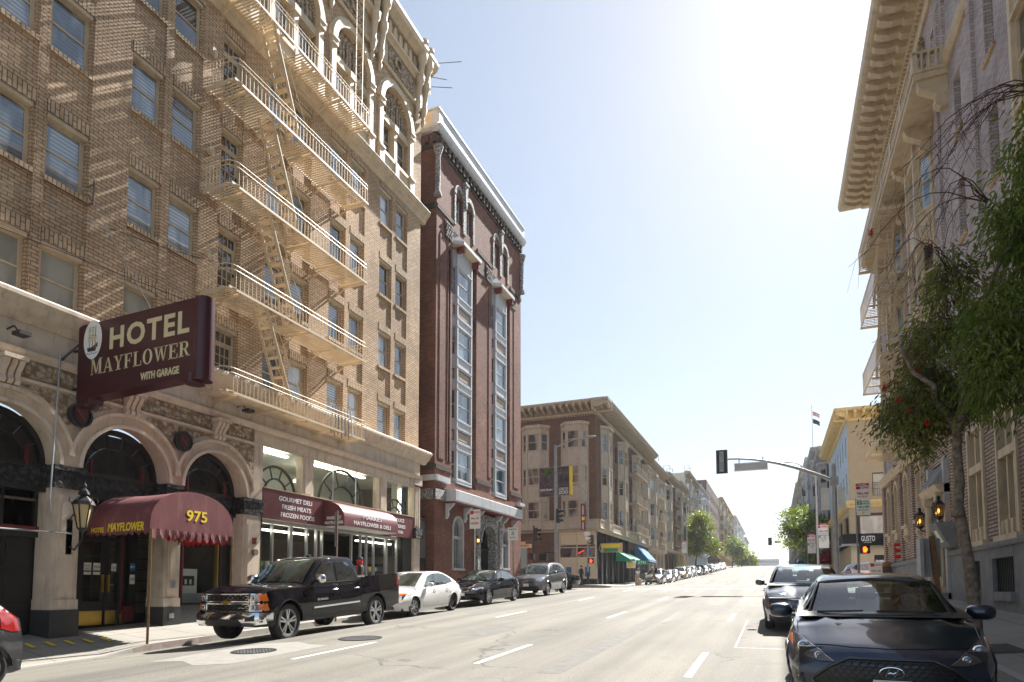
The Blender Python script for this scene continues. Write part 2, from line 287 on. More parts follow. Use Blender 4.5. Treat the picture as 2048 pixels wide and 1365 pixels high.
# ---------------------------------------------------------------- mesh builder
class MB:
    def __init__(s, T=None, mat=None):
        s.v = []; s.f = []; s.m = []; s.mats = []; s.mi = 0; s.T = T
        if mat: s.mat(mat)
    def mat(s, n):
        if n not in s.mats: s.mats.append(n)
        s.mi = s.mats.index(n); return s
    def p(s, q):
        s.v.append(tuple(s.T(*q)) if s.T else tuple(q)); return len(s.v)-1
    def face(s, idx): s.f.append(tuple(idx)); s.m.append(s.mi)
    def poly(s, pts): s.face([s.p(q) for q in pts])
    def box(s, a0, a1, b0, b1, c0, c1):
        i = [s.p(q) for q in ((a0, b0, c0), (a1, b0, c0), (a1, b1, c0), (a0, b1, c0), (a0, b0, c1), (a1, b0, c1), (a1, b1, c1), (a0, b1, c1))]
        for f in ((0, 3, 2, 1), (4, 5, 6, 7), (0, 1, 5, 4), (1, 2, 6, 5), (2, 3, 7, 6), (3, 0, 4, 7)): s.face([i[k] for k in f])
    def cyl(s, p0, p1, r, n=8, r2=None, caps=True):
        p0 = Vector(p0); p1 = Vector(p1); d = (p1-p0)
        if d.length < 1e-6: return
        d.normalize(); a = d.orthogonal().normalized(); b = d.cross(a); r2 = r if r2 is None else r2
        A = []; B = []
        for k in range(n):
            t = 2*math.pi*(k+.5)/n; o = a*math.cos(t)+b*math.sin(t)
            A.append(s.p(p0+o*r)); B.append(s.p(p1+o*r2))
        for k in range(n): s.face((A[k], A[(k+1) % n], B[(k+1) % n], B[k]))
        if caps: s.face(A[::-1]); s.face(B)
    def tube(s, pts, r, n=6, r1=None):
        pts = [Vector(q) for q in pts]; L = len(pts); rings = []
        a = None
        for i, q in enumerate(pts):
            d = (pts[min(i+1, L-1)]-pts[max(i-1, 0)])
            if d.length < 1e-9: d = Vector((0, 0, 1))
            d.normalize()
            a = d.orthogonal().normalized() if a is None else (a-d*a.dot(d)).normalized()
            b = d.cross(a); rr = r if r1 is None else r+(r1-r)*i/(L-1)
            rings.append([s.p(q+(a*math.cos(2*math.pi*k/n)+b*math.sin(2*math.pi*k/n))*rr) for k in range(n)])
        for A, B in zip(rings, rings[1:]):
            for k in range(n): s.face((A[k], A[(k+1) % n], B[(k+1) % n], B[k]))
        s.face(rings[0][::-1]); s.face(rings[-1])
    def bar(s, p0, p1, wx, wy):  # square bar
        p0 = Vector(p0); p1 = Vector(p1); d = (p1-p0).normalized(); up = Vector((0, 0, 1)) if abs(d.z) < .95 else Vector((0, 1, 0))
        a = d.cross(up).normalized()*wx/2; b = d.cross(a).normalized()*wy/2
        A = [s.p(p0+x) for x in (a+b, a-b, -a-b, -a+b)]; B = [s.p(p1+x) for x in (a+b, a-b, -a-b, -a+b)]
        for k in range(4): s.face((A[k], A[(k+1) % 4], B[(k+1) % 4], B[k]))
        s.face(A[::-1]); s.face(B)
    def prism(s, poly, c0, c1):      # poly in (a,b), extruded along c
        A = [s.p((a, b, c0)) for a, b in poly]; B = [s.p((a, b, c1)) for a, b in poly]; n = len(poly)
        s.face(A[::-1]); s.face(B)
        for k in range(n): s.face((A[k], A[(k+1) % n], B[(k+1) % n], B[k]))
    def mould(s, prof, a0, a1):      # prof of (b,c), swept along a
        A = [s.p((a0, b, c)) for b, c in prof]; B = [s.p((a1, b, c)) for b, c in prof]; n = len(prof)
        s.face(A[::-1]); s.face(B)
        for k in range(n): s.face((A[k], A[(k+1) % n], B[(k+1) % n], B[k]))
    def lathe(s, prof, c, n=12, axis='z', caps=True):
        rings = []
        for r, h in prof:
            ring = []
            for k in range(n):
                t = 2*math.pi*k/n; x, y = r*math.cos(t), r*math.sin(t)
                q = {'z': (c[0]+x, c[1]+y, c[2]+h), 'x': (c[0]+h, c[1]+x, c[2]+y), 'y': (c[0]+x, c[1]+h, c[2]+y)}[axis]
                ring.append(s.p(q))
            rings.append(ring)
        for A, B in zip(rings, rings[1:]):
            for k in range(n): s.face((A[k], A[(k+1) % n], B[(k+1) % n], B[k]))
        if caps: s.face(rings[0][::-1]); s.face(rings[-1])
    def ring_seg(s, ac, bc, r0, r1, c0, c1, t0=0, t1=math.pi, n=20):  # arc band in (a,b) plane extruded c0..c1
        P = []
        for k in range(n+1):
            t = t0+(t1-t0)*k/n; cs, sn = math.cos(t), math.sin(t)
            P.append([s.p((ac+r*cs, bc+r*sn, c)) for r, c in ((r0, c0), (r1, c0), (r1, c1), (r0, c1))])
        for A, B in zip(P, P[1:]):
            for k in range(4): s.face((A[k], A[(k+1) % 4], B[(k+1) % 4], B[k]))
        s.face(P[0][::-1]); s.face(P[-1])
    def disc(s, ac, bc, r, c, n=24, t0=0, t1=2*math.pi):
        pts = [(ac+r*math.cos(t0+(t1-t0)*k/n), bc+r*math.sin(t0+(t1-t0)*k/n), c) for k in range(n+(1 if t1-t0 < 6.2 else 0))]
        s.poly(pts)
    def wall(s, a0, a1, b0, b1, c, holes=(), depth=0, reveal=None):
        "flat wall at c with rectangular holes (a0,a1,b0,b1) whose reveals go back by depth"
        As = sorted({a0, a1, *[h[0] for h in holes], *[h[1] for h in holes]}); Bs = sorted({b0, b1, *[h[2] for h in holes], *[h[3] for h in holes]})
        As = [x for x in As if a0-1e-6 <= x <= a1+1e-6]; Bs = [x for x in Bs if b0-1e-6 <= x <= b1+1e-6]
        for x0, x1 in zip(As, As[1:]):
            run = None
            for z0, z1 in zip(Bs, Bs[1:]):
                xm, zm = (x0+x1)/2, (z0+z1)/2
                if not any(h[0] < xm < h[1] and h[2] < zm < h[3] for h in holes):
                    s.poly([(x0, z0, c), (x1, z0, c), (x1, z1, c), (x0, z1, c)])
        if depth:
            k = s.mi
            if reveal: s.mat(reveal)
            for h in holes:
                A0, A1, B0, B1 = h[:4]; d = c-depth
                for q in (((A0, B0), (A0, B1)), ((A1, B0), (A1, B1)), ((A0, B0), (A1, B0)), ((A0, B1), (A1, B1))):
                    s.poly([(*q[0], c), (*q[1], c), (*q[1], d), (*q[0], d)])
            s.mi = k
    def arch_wall(s, a0, a1, b0, b1, ac, r, bs, c, depth, n=20, rise=1.0):
        "wall rectangle with an arched opening centred ac, springing at bs, open down to b0"
        P = [(ac-r*math.cos(math.pi*k/n), bs+r*rise*math.sin(math.pi*k/n)) for k in range(n+1)]
        for (x0, z0), (x1, z1) in zip(P, P[1:]):
            s.poly([(x0, z0, c), (x1, z1, c), (x1, b1, c), (x0, b1, c)])
            s.poly([(x0, z0, c), (x1, z1, c), (x1, z1, c-depth), (x0, z0, c-depth)])
        s.poly([(a0, b0, c), (ac-r, b0, c), (ac-r, bs, c), (ac-r, b1, c), (a0, b1, c)])
        s.poly([(ac+r, b0, c), (a1, b0, c), (a1, b1, c), (ac+r, b1, c), (ac+r, bs, c)])
        s.poly([(ac-r, b0, c), (ac-r, bs, c), (ac-r, bs, c-depth), (ac-r, b0, c-depth)]); s.poly([(ac+r, b0, c), (ac+r, bs, c), (ac+r, bs, c-depth), (ac+r, b0, c-depth)])
    def mesh(s, name, off=(0, 0, 0), smooth=False):
        me = bpy.data.meshes.new(name); o = Vector(off)
        me.from_pydata([tuple(Vector(q)-o) for q in s.v], [], s.f)
        for n in s.mats: me.materials.append(MATS[n])
        me.polygons.foreach_set('material_index', s.m)
        if smooth:
            me.polygons.foreach_set('use_smooth', [True]*len(s.f))
            try: me.set_sharp_from_angle(angle=R(smooth if smooth is not True else 35))
            except Exception: pass
        me.validate(); me.update(); return me
    def build(s, name, parent=None, smooth=False):
        off = Vector((0, 0, 0)); q = parent
        while q is not None: off += q.location; q = q.parent
        o = bpy.data.objects.new(name, s.mesh(name, off, smooth)); col.objects.link(o); o.parent = parent; return o

def build_split(mb, name, parent=None, smooth=False, gap=.01):
    "one object for each piece: connected shells whose boxes touch belong together"
    n = len(mb.v); pa = list(range(n))
    def fd_(i):
        while pa[i] != i: pa[i] = pa[pa[i]]; i = pa[i]
        return i
    for f in mb.f:
        for k in f[1:]: pa[fd_(k)] = fd_(f[0])
    comp = {}
    for i, f in enumerate(mb.f): comp.setdefault(fd_(f[0]), []).append(i)
    gs = []
    for fs in comp.values():
        vs = [mb.v[k] for i in fs for k in mb.f[i]]; gs.append([fs, [min(v[a] for v in vs)-gap for a in range(3)], [max(v[a] for v in vs)+gap for a in range(3)]])
    ch = True
    while ch:
        ch = False; out = []
        for g in gs:
            for h in out:
                if all(g[1][a] <= h[2][a] and h[1][a] <= g[2][a] for a in range(3)):
                    h[0] = h[0]+g[0]; h[1] = [min(x, y) for x, y in zip(g[1], h[1])]; h[2] = [max(x, y) for x, y in zip(g[2], h[2])]; ch = True; break
            else: out.append(g)
        gs = out
    for fs, _, _ in gs:
        m = MB(); m.mats = list(mb.mats); mp = {}
        for i in fs:
            for k in mb.f[i]:
                if k not in mp: mp[k] = len(m.v); m.v.append(mb.v[k])
            m.f.append(tuple(mp[k] for k in mb.f[i])); m.m.append(mb.m[i])
        m.build(name, parent, smooth)

def LW(X):   # wall facing +X : (u=y, v=z, w=out)
    return lambda u, v, w: (X+w, u, v)
def RW(X):   # wall facing -X
    return lambda u, v, w: (X-w, u, v)
def FW(Y):   # wall facing -Y : u=x
    return lambda u, v, w: (u, Y-w, v)
def AW(x0, y0, x1, y1):   # wall from point 0 to 1; outward is to the right of travel
    d = Vector((x1-x0, y1-y0, 0)); L = d.length; d.normalize(); n = Vector((d.y, -d.x, 0))
    return (lambda u, v, w: (x0+d.x*u+n.x*w, y0+d.y*u+n.y*w, v)), L
def tag(o, label=None, cat=None, group=None, kind=None):
    if label: o['label'] = label
    if cat: o['category'] = cat
    if group: o['group'] = group
    if kind: o['kind'] = kind
    return o
def thing(name, loc, label, cat, group=None, rz=0):
    o = bpy.data.objects.new(name, None); col.objects.link(o); o.location = loc; o.rotation_euler.z = rz; o.empty_display_size = .3
    return tag(o, label, cat, group)
def inst(o, loc, rz=0, parent=None, scale=None):
    "copy of a part (with its sub-parts) put at an absolute place"
    c = o.copy(); col.objects.link(c); off = Vector((0, 0, 0)); q = parent
    while q is not None: off += q.location; q = q.parent
    c.parent = parent; c.location = Vector(loc)-off; c.rotation_euler = (0, 0, rz)
    if scale: c.scale = scale
    for ch in o.children:
        d = ch.copy(); col.objects.link(d); d.parent = c
    return c
def copy_tree(o, parent=None):
    c = o.copy(); col.objects.link(c); c.parent = parent
    for ch in list(o.children): copy_tree(ch, c)
    return c
def kill(o):
    for ch in list(o.children): kill(ch)
    bpy.data.objects.remove(o)

# text as meshes -----------------------------------------------------------
def text_pts(txt, size=1, bold=0, shear=0, sx=1, extrude=.01, spacing=1):
    cu = bpy.data.curves.new('t', 'FONT'); cu.body = txt; cu.size = size; cu.offset = bold; cu.shear = shear; cu.align_x = 'CENTER'; cu.align_y = 'CENTER'; cu.extrude = extrude; cu.resolution_u = 3; cu.space_character = spacing
    ob = bpy.data.objects.new('t', cu); col.objects.link(ob); dg = bpy.context.evaluated_depsgraph_get(); dg.update()
    me = bpy.data.meshes.new_from_object(ob.evaluated_get(dg)); 
    v = [(q.co.x*sx, q.co.y, q.co.z) for q in me.vertices]; f = [tuple(q.vertices) for q in me.polygons]
    bpy.data.objects.remove(ob); bpy.data.curves.remove(cu); bpy.data.meshes.remove(me); return v, f
def add_text(mb, txt, width, height, fr, mat='white_letter', bold=.02, shear=0, extrude=.004, spacing=1):
    "fr(u,v,w) maps to builder coordinates; text is fitted to width x height, centred"
    v, f = text_pts(txt, 1, bold, shear, 1, extrude, spacing)
    if not v: return
    x0 = min(q[0] for q in v); x1 = max(q[0] for q in v); y0 = min(q[1] for q in v); y1 = max(q[1] for q in v)
    kx = width/(x1-x0); ky = height/(y1-y0); mb.mat(mat); b = len(mb.v)
    for q in v: mb.p(fr((q[0]-(x0+x1)/2)*kx, (q[1]-(y0+y1)/2)*ky, q[2]))
    for t in f: mb.face([b+i for i in t])

GP = [(-80, -3.4), (0, 0), (38, 1.61), (46, 1.84), (55, 1.96), (62, 2.04), (70, 2.28), (87, 3.06), (113, 4.22), (164, 6.65), (230, 9.4), (300, 12.0), (330, 12.5), (380, 12.3), (600, 4), (1500, -40)]
def gz(y):
    for (a, b), (c, d) in zip(GP, GP[1:]):
        if y <= c: return b+(d-b)*(y-a)/(c-a)
    return GP[-1][1]
# ================================================================ GROUND, ROAD, PAVEMENTS
def ysteps(a, b):
    out = [a]; y = a
    while y < b-1e-6:
        y += 2 if y < 100 else 10 if y < 400 else 60
        out.append(min(y, b))
    return out
def crown(x): return .18*max(0, min(1, (abs(x+4.8)-5.4)/2.2))
def rz_(x, y): return gz(y)-crown(x)
def strip(name, xs, y0, y1, dz, mat, flat=False):
    mb = MB(mat=mat); ys = ysteps(y0, y1)
    for a, b in zip(ys, ys[1:]):
        for x0, x1 in zip(xs, xs[1:]):
            h = (lambda x, y: gz(y)) if flat else rz_
            mb.poly([(x0, a, h(x0, a)+dz), (x1, a, h(x1, a)+dz), (x1, b, h(x1, b)+dz), (x0, b, h(x0, b)+dz)])
    return tag(mb.build(name), kind='structure')
KL, KR = -12.85, 2.95
strip('ground', (-900, 900), -80, 1500, -.25, 'sidewalk', True)
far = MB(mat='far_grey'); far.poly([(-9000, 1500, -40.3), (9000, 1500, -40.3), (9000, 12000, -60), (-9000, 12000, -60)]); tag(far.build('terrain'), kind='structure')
strip('road', (KL, -12.4, -11.3, -10.2, -7.5, -4.8, -2, .6, 1.7, 2.8, KR), -60, 1000, 0, 'asphalt')
jm = MB(mat='asphalt')
for x0, x1 in ((-200, KL), (KR, 200)):
    for a, b in ((40.8, 46), (46, 50), (50, 53.8)): jm.poly([(x0, a, gz(a)-.18), (x1, a, gz(a)-.18), (x1, b, gz(b)-.18), (x0, b, gz(b)-.18)])
tag(jm.build('cross_road'), kind='structure')
def kerb_h(y, side):
    if side < 0 and y < 10.4: return .03+.12*max(0, min(1, (y-9.3)/1.0))
    return .15
def pavement(name, xk, xw, y0, y1, rise):
    sgn = -1 if xw < xk else 1
    mb = MB(); ys = ysteps(y0, y1)
    if sgn < 0 and y0 < 8: ys = sorted(set(ys+[9.3, 9.6, 9.9, 10.4]))
    for a, b in zip(ys, ys[1:]):
        ha, hb = kerb_h(a, sgn)-.18, kerb_h(b, sgn)-.18; xi = xk+sgn*.16
        mb.mat('kerb_red' if (sgn < 0 and 9.8 <= a < 11.5) else 'kerb_concrete')
        mb.poly([(xk, a, gz(a)-.2), (xk, b, gz(b)-.2), (xk+sgn*.02, b, gz(b)+hb), (xk+sgn*.02, a, gz(a)+ha)])
        mb.mat('kerb_concrete')
        mb.poly([(xk+sgn*.02, a, gz(a)+ha), (xk+sgn*.02, b, gz(b)+hb), (xi, b, gz(b)+hb+.002), (xi, a, gz(a)+ha+.002)])
        mb.mat('sidewalk'); x2 = xi+sgn*.9; ra, rb = max(ha, -.05)+.07, max(hb, -.05)+.07
        mb.poly([(xi, a, gz(a)+ha+.002), (xi, b, gz(b)+hb+.002), (x2, b, gz(b)+rb), (x2, a, gz(a)+ra)])
        mb.poly([(x2, a, gz(a)+ra), (x2, b, gz(b)+rb), (xw, b, gz(b)+rise), (xw, a, gz(a)+rise)])
    for y in (y0, y1): mb.poly([(xk, y, gz(y)-.2), (xw, y, gz(y)-.2), (xw, y, gz(y)+rise), (xk, y, gz(y)-.03)])
    return tag(mb.build(name), kind='structure')
pavement('pavement', KL, -15.6, -20, 40.8, .21)
pavement('pavement', KL, -15.3, 53.8, 420, .1)
pavement('pavement', KR, 6.0, -20, 40.8, .33)
pavement('pavement', KR, 6.6, 53.8, 420, .12)
mb = MB(mat='sidewalk')
for x0, x1 in ((-200, -15.3), (6.0, 200)):
    for y0, y1 in ((38.0, 40.8), (53.8, 58)): mb.box(x0, x1, y0, y1, 1.4, gz((y0+y1)/2)+.03)
tag(mb.build('pavement'), kind='structure')
# markings
mb = MB(mat='road_paint')
def mark(x0, x1, y0, y1, dz=.004):
    mb.poly([(x0, y0, rz_(x0, y0)+dz), (x1, y0, rz_(x1, y0)+dz), (x1, y1, rz_(x1, y1)+dz), (x0, y1, rz_(x0, y1)+dz)])
for xc, y0 in ((-7.85, 9.1), (-4.52, 9.55), (-1.15, 9.25)):
    for k in range(32):
        a = y0-8.9+k*8.9
        if 37 < a < 57: continue
        mark(xc-.055, xc+.055, a, a+2.55)

for yy_, w_ in ((38.3, .12), (40.6, .3), (54.2, .3), (57.2, .3)):
    for a_, b_ in ((-12.4, -10.2), (-10.2, .6), (.6, 2.8)): mark(a_, b_, yy_, yy_+w_)
for a in (24.6, 30.8): mark(-.85, .3, a, a+.07)
mark(-.72, -.69, 12.6, 18.5); mark(-.72, .2, 12.6, 12.63)
tag(mb.build('lane_markings'), kind='structure')
mb = MB(mat='road_patch'); dz = .003
for xs_, ya, yb in (((-10.15, -9.6, -9.0, -8.5), 8.2, 11.0),):
    for x0, x1 in zip(xs_, xs_[1:]): mb.poly([(x0, ya+.2*math.sin(x0*5), rz_(x0, ya+.2*math.sin(x0*5))+dz), (x1, ya+.2*math.sin(x1*5), rz_(x1, ya+.2*math.sin(x1*5))+dz), (x1, yb+.3*math.sin(x1*7), rz_(x1, yb+.3*math.sin(x1*7))+dz), (x0, yb+.3*math.sin(x0*7), rz_(x0, yb+.3*math.sin(x0*7))+dz)])
tag(mb.build('road_patch'), kind='structure')
mb = MB(mat='asphalt_cut')
for x0, x1, ya, yb in ((-6.9, -6.0, 13.2, 15.6), (-3.3, -2.9, 9.0, 38.0), (-9.7, -8.9, 19.5, 22.2), (-2.4, -1.6, 22, 24.5)):
    ys_ = [ya+(yb-ya)*k/8 for k in range(9)]
    for a, b in zip(ys_, ys_[1:]): wb = .02*math.sin(a*3); mb.poly([(x0+wb, a, rz_(x0, a)+.002), (x1-wb, a, rz_(x1, a)+.002), (x1-wb, b, rz_(x1, b)+.002), (x0+wb, b, rz_(x0, b)+.002)])
tag(mb.build('road_repairs'), kind='structure')
mb = MB(mat='road_dark')  # dark strips laid across the road at the crossing
for x0, x1 in ((-8.6, -6.2), (-5.4, -.6)): mb.poly([(x0, 40.9, gz(40.9)+.005), (x1, 40.9, gz(40.9)+.005), (x1+.4, 41.7, gz(41.7)+.005), (x0+.6, 41.9, gz(41.9)+.005)])
tag(mb.build('road_dark_strip'), kind='structure')
mb = MB(mat='yellow_letter')
for k in range(5):
    pz = lambda x, y: gz(y)-.03+.07+(-x-13.9)/1.7*.17+.006
    ya = 8.7+k*.36; A, B = (-14.55+.07*k, ya), (-14.05+.07*k, ya-.12)
    mb.poly([(A[0], A[1], pz(*A)), (B[0], B[1], pz(*B)), (B[0], B[1]+.09, pz(B[0], B[1]+.09)), (A[0], A[1]+.09, pz(A[0], A[1]+.09))])
tag(mb.build('warning_stripes'), kind='structure')
for (x, y, r, lab) in ((-9.35, 9.75, .42, 'cast iron manhole cover in the pale road patch by the pickup'), (-8.6, 12.15, .48, 'worn round manhole cover beside the first lane dash')):
    mb = MB(mat='black_iron'); g = gz(y); sl_ = .0424
    mb.T = lambda a, b, c, x=x, y=y, g=g: (x+a, y+b, g+b*sl_+c)
    mb.ring_seg(0, 0, r*.9, r, .002, .012, 0, 2*math.pi, 28); mb.disc(0, 0, r*.9, .008, 28); mb.mat('steel_pole')
    for i in range(-4, 5):
        for j in range(-4, 5):
            if math.hypot(i, j) < 4.3: mb.box(i*r*.19-.018, i*r*.19+.018, j*r*.19-.018, j*r*.19+.018, .008, .013)
    tag(mb.build('manhole_cover'), lab, 'manhole cover')

# ================================================================ HOTEL
HT = thing('hotel_building', (-15, 14, gz(14)), 'tan brick hotel with arched terracotta ground floor and carved arcade under its cornice', 'building')
L = LW(-15)
rows = [(7.95, 9.42), (10.93, 12.43), (14.0, 15.5), (17.08, 18.6)]
cols = [(5.5, 6.3), (7.75, 8.55), (8.93, 9.78), (10.93, 11.72), (12.13, 12.93), (15.68, 16.45), (16.88, 17.66), (18.9, 19.68), (20.12, 20.9), (22.13, 22.9), (23.37, 24.14)]
cols = [(a+.03, b+.11) for a, b in cols]
DOOR = (13.84, 14.62)
holes = []
for c in cols:
    for r in rows: holes.append((c[0], c[1], r[0], r[1]))
dr = [(7.25, 9.42), (10.15, 12.43), (13.2, 15.5), (16.25, 18.45)]
for r in dr: holes.append((DOOR[0], DOOR[1], r[0], r[1]))
Y0, Y1 = 1.0, 25.45
mb = MB(L, 'tan_brick')
# recessed bays for each window column
bays = [(c[0]-.03, c[1]+.05) for c in cols]+[(DOOR[0]-.03, DOOR[1]+.05)]
bays.sort(); edges = [Y0]
segs = []; y = Y0
for a, b in bays:
    segs.append((y, a, 0)); segs.append((a, b, 1)); y = b
segs.append((y, Y1, 0))
for a, b, rec in segs:
    if not rec: mb.wall(a, b, 7.9, 18.9, 0)
    else:
        hs = [h for h in holes if a < h[0] < b]
        mb.wall(a, b, 7.9, 18.9, -.05, hs, .2)
        for u in (a, b): mb.poly([(u, 7.9, 0), (u, 18.9, 0), (u, 18.9, -.05), (u, 7.9, -.05)])
# end walls and back
mb.poly([(Y1, 0, 0), (Y1, 26.6, 0), (Y1, 26.6, -14), (Y1, 0, -14)]); mb.poly([(Y0, 0, 0), (Y0, 26.6, 0), (Y0, 26.6, -14), (Y0, 0, -14)]); mb.poly([(Y0, 26.4, 0), (Y1, 26.4, 0), (Y1, 26.4, -14), (Y0, 26.4, -14)])
mb.build('brick_wall', HT)
mb = MB(L, 'tan_brick_soldier')
for h in holes:
    mb.box(h[0]-.02, h[1]+.04, h[3]+.004, h[3]+.30, -.048, .012)
build_split(mb, 'brick_lintel', HT); mb = MB(L, 'tan_brick_soldier')
for h in holes:
    if h[3]-h[2] < 1.8 and h[2] > 8: mb.box(h[0]-.03, h[1]+.05, h[2]-.12, h[2]-.002, -.048, .03)
build_split(mb, 'brick_sill', HT)
mb = MB(L, 'cream_trim')
for h in holes: mb.box(h[0]+.002, h[1]-.002, h[3]-.10, h[3]-.002, -.2, -.02)   # deep painted head under each lintel
build_split(mb, 'window_head', HT)
# sash window prototype (local: x across, -y outwards, z up)
def sash(name, wd, ht, mats=('cream_trim', 'window_blue'), dep=.07, arched=0, mid=.5, fr=.055):
    mb = MB(mat=mats[0])
    mb.box(0, fr, 0, dep, 0, ht); mb.box(wd-fr, wd, 0, dep, 0, ht); mb.box(fr, wd-fr, 0, dep, ht-fr, ht); mb.box(fr, wd-fr, -.01, dep, 0, fr)
    if mid: mb.box(fr, wd-fr, -.006, dep-.01, ht*mid-.022, ht*mid+.022); mb.box(fr, fr+.025, .005, dep-.01, fr, ht-fr); mb.box(wd-fr-.025, wd-fr, .005, dep-.01, fr, ht-fr)
    o = mb.build(name); g = MB(mat=mats[1])
    if mid:
        g.box(fr+.025, wd-fr-.025, .035, .04, ht*mid+.022, ht-fr); g.box(fr+.025, wd-fr-.025, .02, .025, fr, ht*mid-.022)
    else: g.box(fr, wd-fr, .035, .04, fr, ht-fr)
    p = g.build('pane'); p.parent = o; return o
protos = []
def P(o): protos.append(o); return o
wA = {g: P(sash('window', .80, 1.48, ('cream_trim', g))) for g in ('window_blue', 'window_curtain', 'window_dark', 'window_blind')}
rnd = random.Random(4)
for ci, c in enumerate(cols):
    for ri, r in enumerate(rows):
        k = rnd.choice(['window_blue', 'window_blue', 'window_curtain'])
        if ri == 0 and ci < 5: k = 'window_blind'
        if ri == 3 and ci in (3, 4): k = 'window_dark'
        if ri == 2 and ci in (9, 10): k = 'window_dark'
        o = inst(wA[k], (-15-.15, c[0], r[0]), R(90), HT); o.scale = ((c[1]-c[0])/.8, 1, (r[1]-r[0]-.1)/1.48)
def french(wd, ht):
    mb = MB(mat='cream_trim'); mb.box(0, .06, 0, .08, 0, ht); mb.box(wd-.06, wd, 0, .08, 0, ht); mb.box(.06, wd-.06, 0, .08, ht-.06, ht); mb.box(.06, wd-.06, 0, .08, ht-.42, ht-.36); mb.box(.06, wd-.06, 0, .08, 0, .25)
    mb.box(.06, .13, .01, .07, .25, ht-.42); mb.box(wd-.13, wd-.06, .01, .07, .25, ht-.42); mb.box(.13, wd-.13, .01, .07, ht-.50, ht-.42)
    for k in range(1, 5): z = .25+(ht-.75)*k/5; mb.box(.13, wd-.13, .015, .05, z-.012, z+.012)
    for k in (1, 2): x = .13+(wd-.26)*k/3; mb.box(x-.012, x+.012, .015, .05, .25, ht-.5); mb.box(x-.01, x+.01, .015, .05, ht-.36, ht-.06)
    o = mb.build('french_door'); g = MB(mat='window_dark'); g.box(.06, wd-.06, .04, .045, .2, ht-.06); p = g.build('pane'); p.parent = o
    h = MB(mat='black_iron'); h.box(wd-.11, wd-.07, -.03, .01, 1.0, 1.08); q = h.build('handle'); q.parent = o; return o
fd = P(french(.78, 2.2))
for r in dr: o = inst(fd, (-15.15, DOOR[0], r[0]), R(90), HT); o.scale = (1, 1, (r[1]-r[0]-.1)/2.2)
# belt course
mb = MB(L, 'cream_trim')
mb.mould([(18.86, -.1), (18.86, .06), (18.95, .10), (19.02, .12), (19.06, .18), (19.14, .22), (19.22, .32), (19.36, .36), (19.42, .32), (19.5, .02), (19.5, -.1)], Y0, Y1+.35)
mb.build('belt_course', HT)
# arcade storey
arc = [7.1, 10.3, 13.6, 16.87, 20.06, 23.24]
mb = MB(L, 'tan_brick')
ed = [Y0]+[(a+b)/2 for a, b in zip(arc, arc[1:])]+[Y1]
for i, yc in enumerate(arc): mb.arch_wall(ed[i], ed[i+1], 19.5, 24.1, yc, 1.22, 22.4, 0, .3, 22)
mb.build('arcade_brickwork', HT)
mb = MB(L, 'cream_trim')
for yc in arc:
    mb.ring_seg(yc, 22.4, 1.10, 1.36, -.05, .16, 0, math.pi, 22); mb.ring_seg(yc, 22.4, 1.32, 1.46, -.02, .10, 0, math.pi, 22)
    for sg in (-1, 1):
        u = yc+sg*1.22; mb.box(u-.13, u+.13, 20.25, 22.2, -.05, .10); mb.box(u-.17, u+.17, 22.15, 22.42, -.05, .17); mb.box(u-.19, u+.19, 22.36, 22.44, -.05, .2); mb.box(u-.18, u+.18, 19.5, 20.3, -.03, .16); mb.box(u-.2, u+.2, 20.2, 20.3, -.03, .2)
        mb.lathe([(.05, 0), (.07, .1), (.06, 1.3), (.09, 1.4)], (u, 20.3, .12), 8, 'y') if False else None
    mb.box(yc-1.1, yc+1.1, 19.6, 20.2, -.02, .06); mb.box(yc-1.1, yc+1.1, 20.1, 20.24, -.3, .12)
    mb.box(yc-1.1, yc+1.1, 21.78, 22.1, -.28, -.04); mb.box(yc-.11, yc+.11, 20.2, 21.8, -.28, .02); mb.box(yc-.14, yc+.14, 19.5, 20.25, 0, .13); mb.box(yc-.15, yc+.15, 21.7, 21.95, -.2, .08)
build_split(mb, 'arch_trim', HT)
mb = MB(L, 'carved_terracotta')
for yc in arc:
    pts = [(yc+1.1*math.cos(math.pi*k/20), 22.1+(.0 if k in (0, 20) else 0)+1.38*math.sin(math.pi*k/20), -.16) for k in range(21)]
    mb.poly(pts)
    for k in range(9):    # relief figures under the arch
        x = -.85+k*.21; h = math.sqrt(max(.05, 1.15-x*x))
        mb.box(yc+x-.06, yc+x+.06, 22.12, 22.12+h*.85, -.16, -.08+.03*(k % 2))
build_split(mb, 'carved_tympanum', HT)
wB = {g: P(sash('window', .86, 1.55, ('cream_trim', g))) for g in ('window_dark', 'window_blue')}
for i, yc in enumerate(arc):
    for sg in (-1, 1): inst(wB['window_dark' if i >= 5 else 'window_blue'], (-15.2, yc+(-1.0 if sg < 0 else .14), 20.22), R(90), HT)
# frieze and cornice
mb = MB(L, 'cream_trim')
mb.mould([(24.05, -.05), (24.05, .10), (24.16, .16), (24.24, .05), (24.24, -.05)], Y0, Y1+.1)
mb.wall(Y0, Y1, 24.2, 25.3, .03)
mb.mould([(25.25, -.1), (25.25, .12), (25.35, .2), (25.42, .32), (25.5, .34), (25.5, -.1)], Y0, Y1+.3)
mb.wall(Y0, Y1, 25.5, 26.4, .05)
mb.mould([(26.3, -.1), (26.3, .25), (26.42, .38), (26.5, .55), (26.7, .62), (26.85, .62), (26.9, .5), (26.9, -.1)], Y0, Y1+.55)
for k in range(int((Y1-Y0)/.42)):
    u = Y0+.42*k; mb.prism([(u, 25.6), (u+.16, 25.6), (u+.22, 25.9), (u+.16, 26.25), (u, 26.25), (u-.06, 25.9)], .05, .16)
mb.build('cornice', HT)
mb = MB(L, 'carved_terracotta')
for a, b in zip(ed, ed[1:]): mb.box(a+.9, b-.9, 24.35, 25.2, .03, .08)
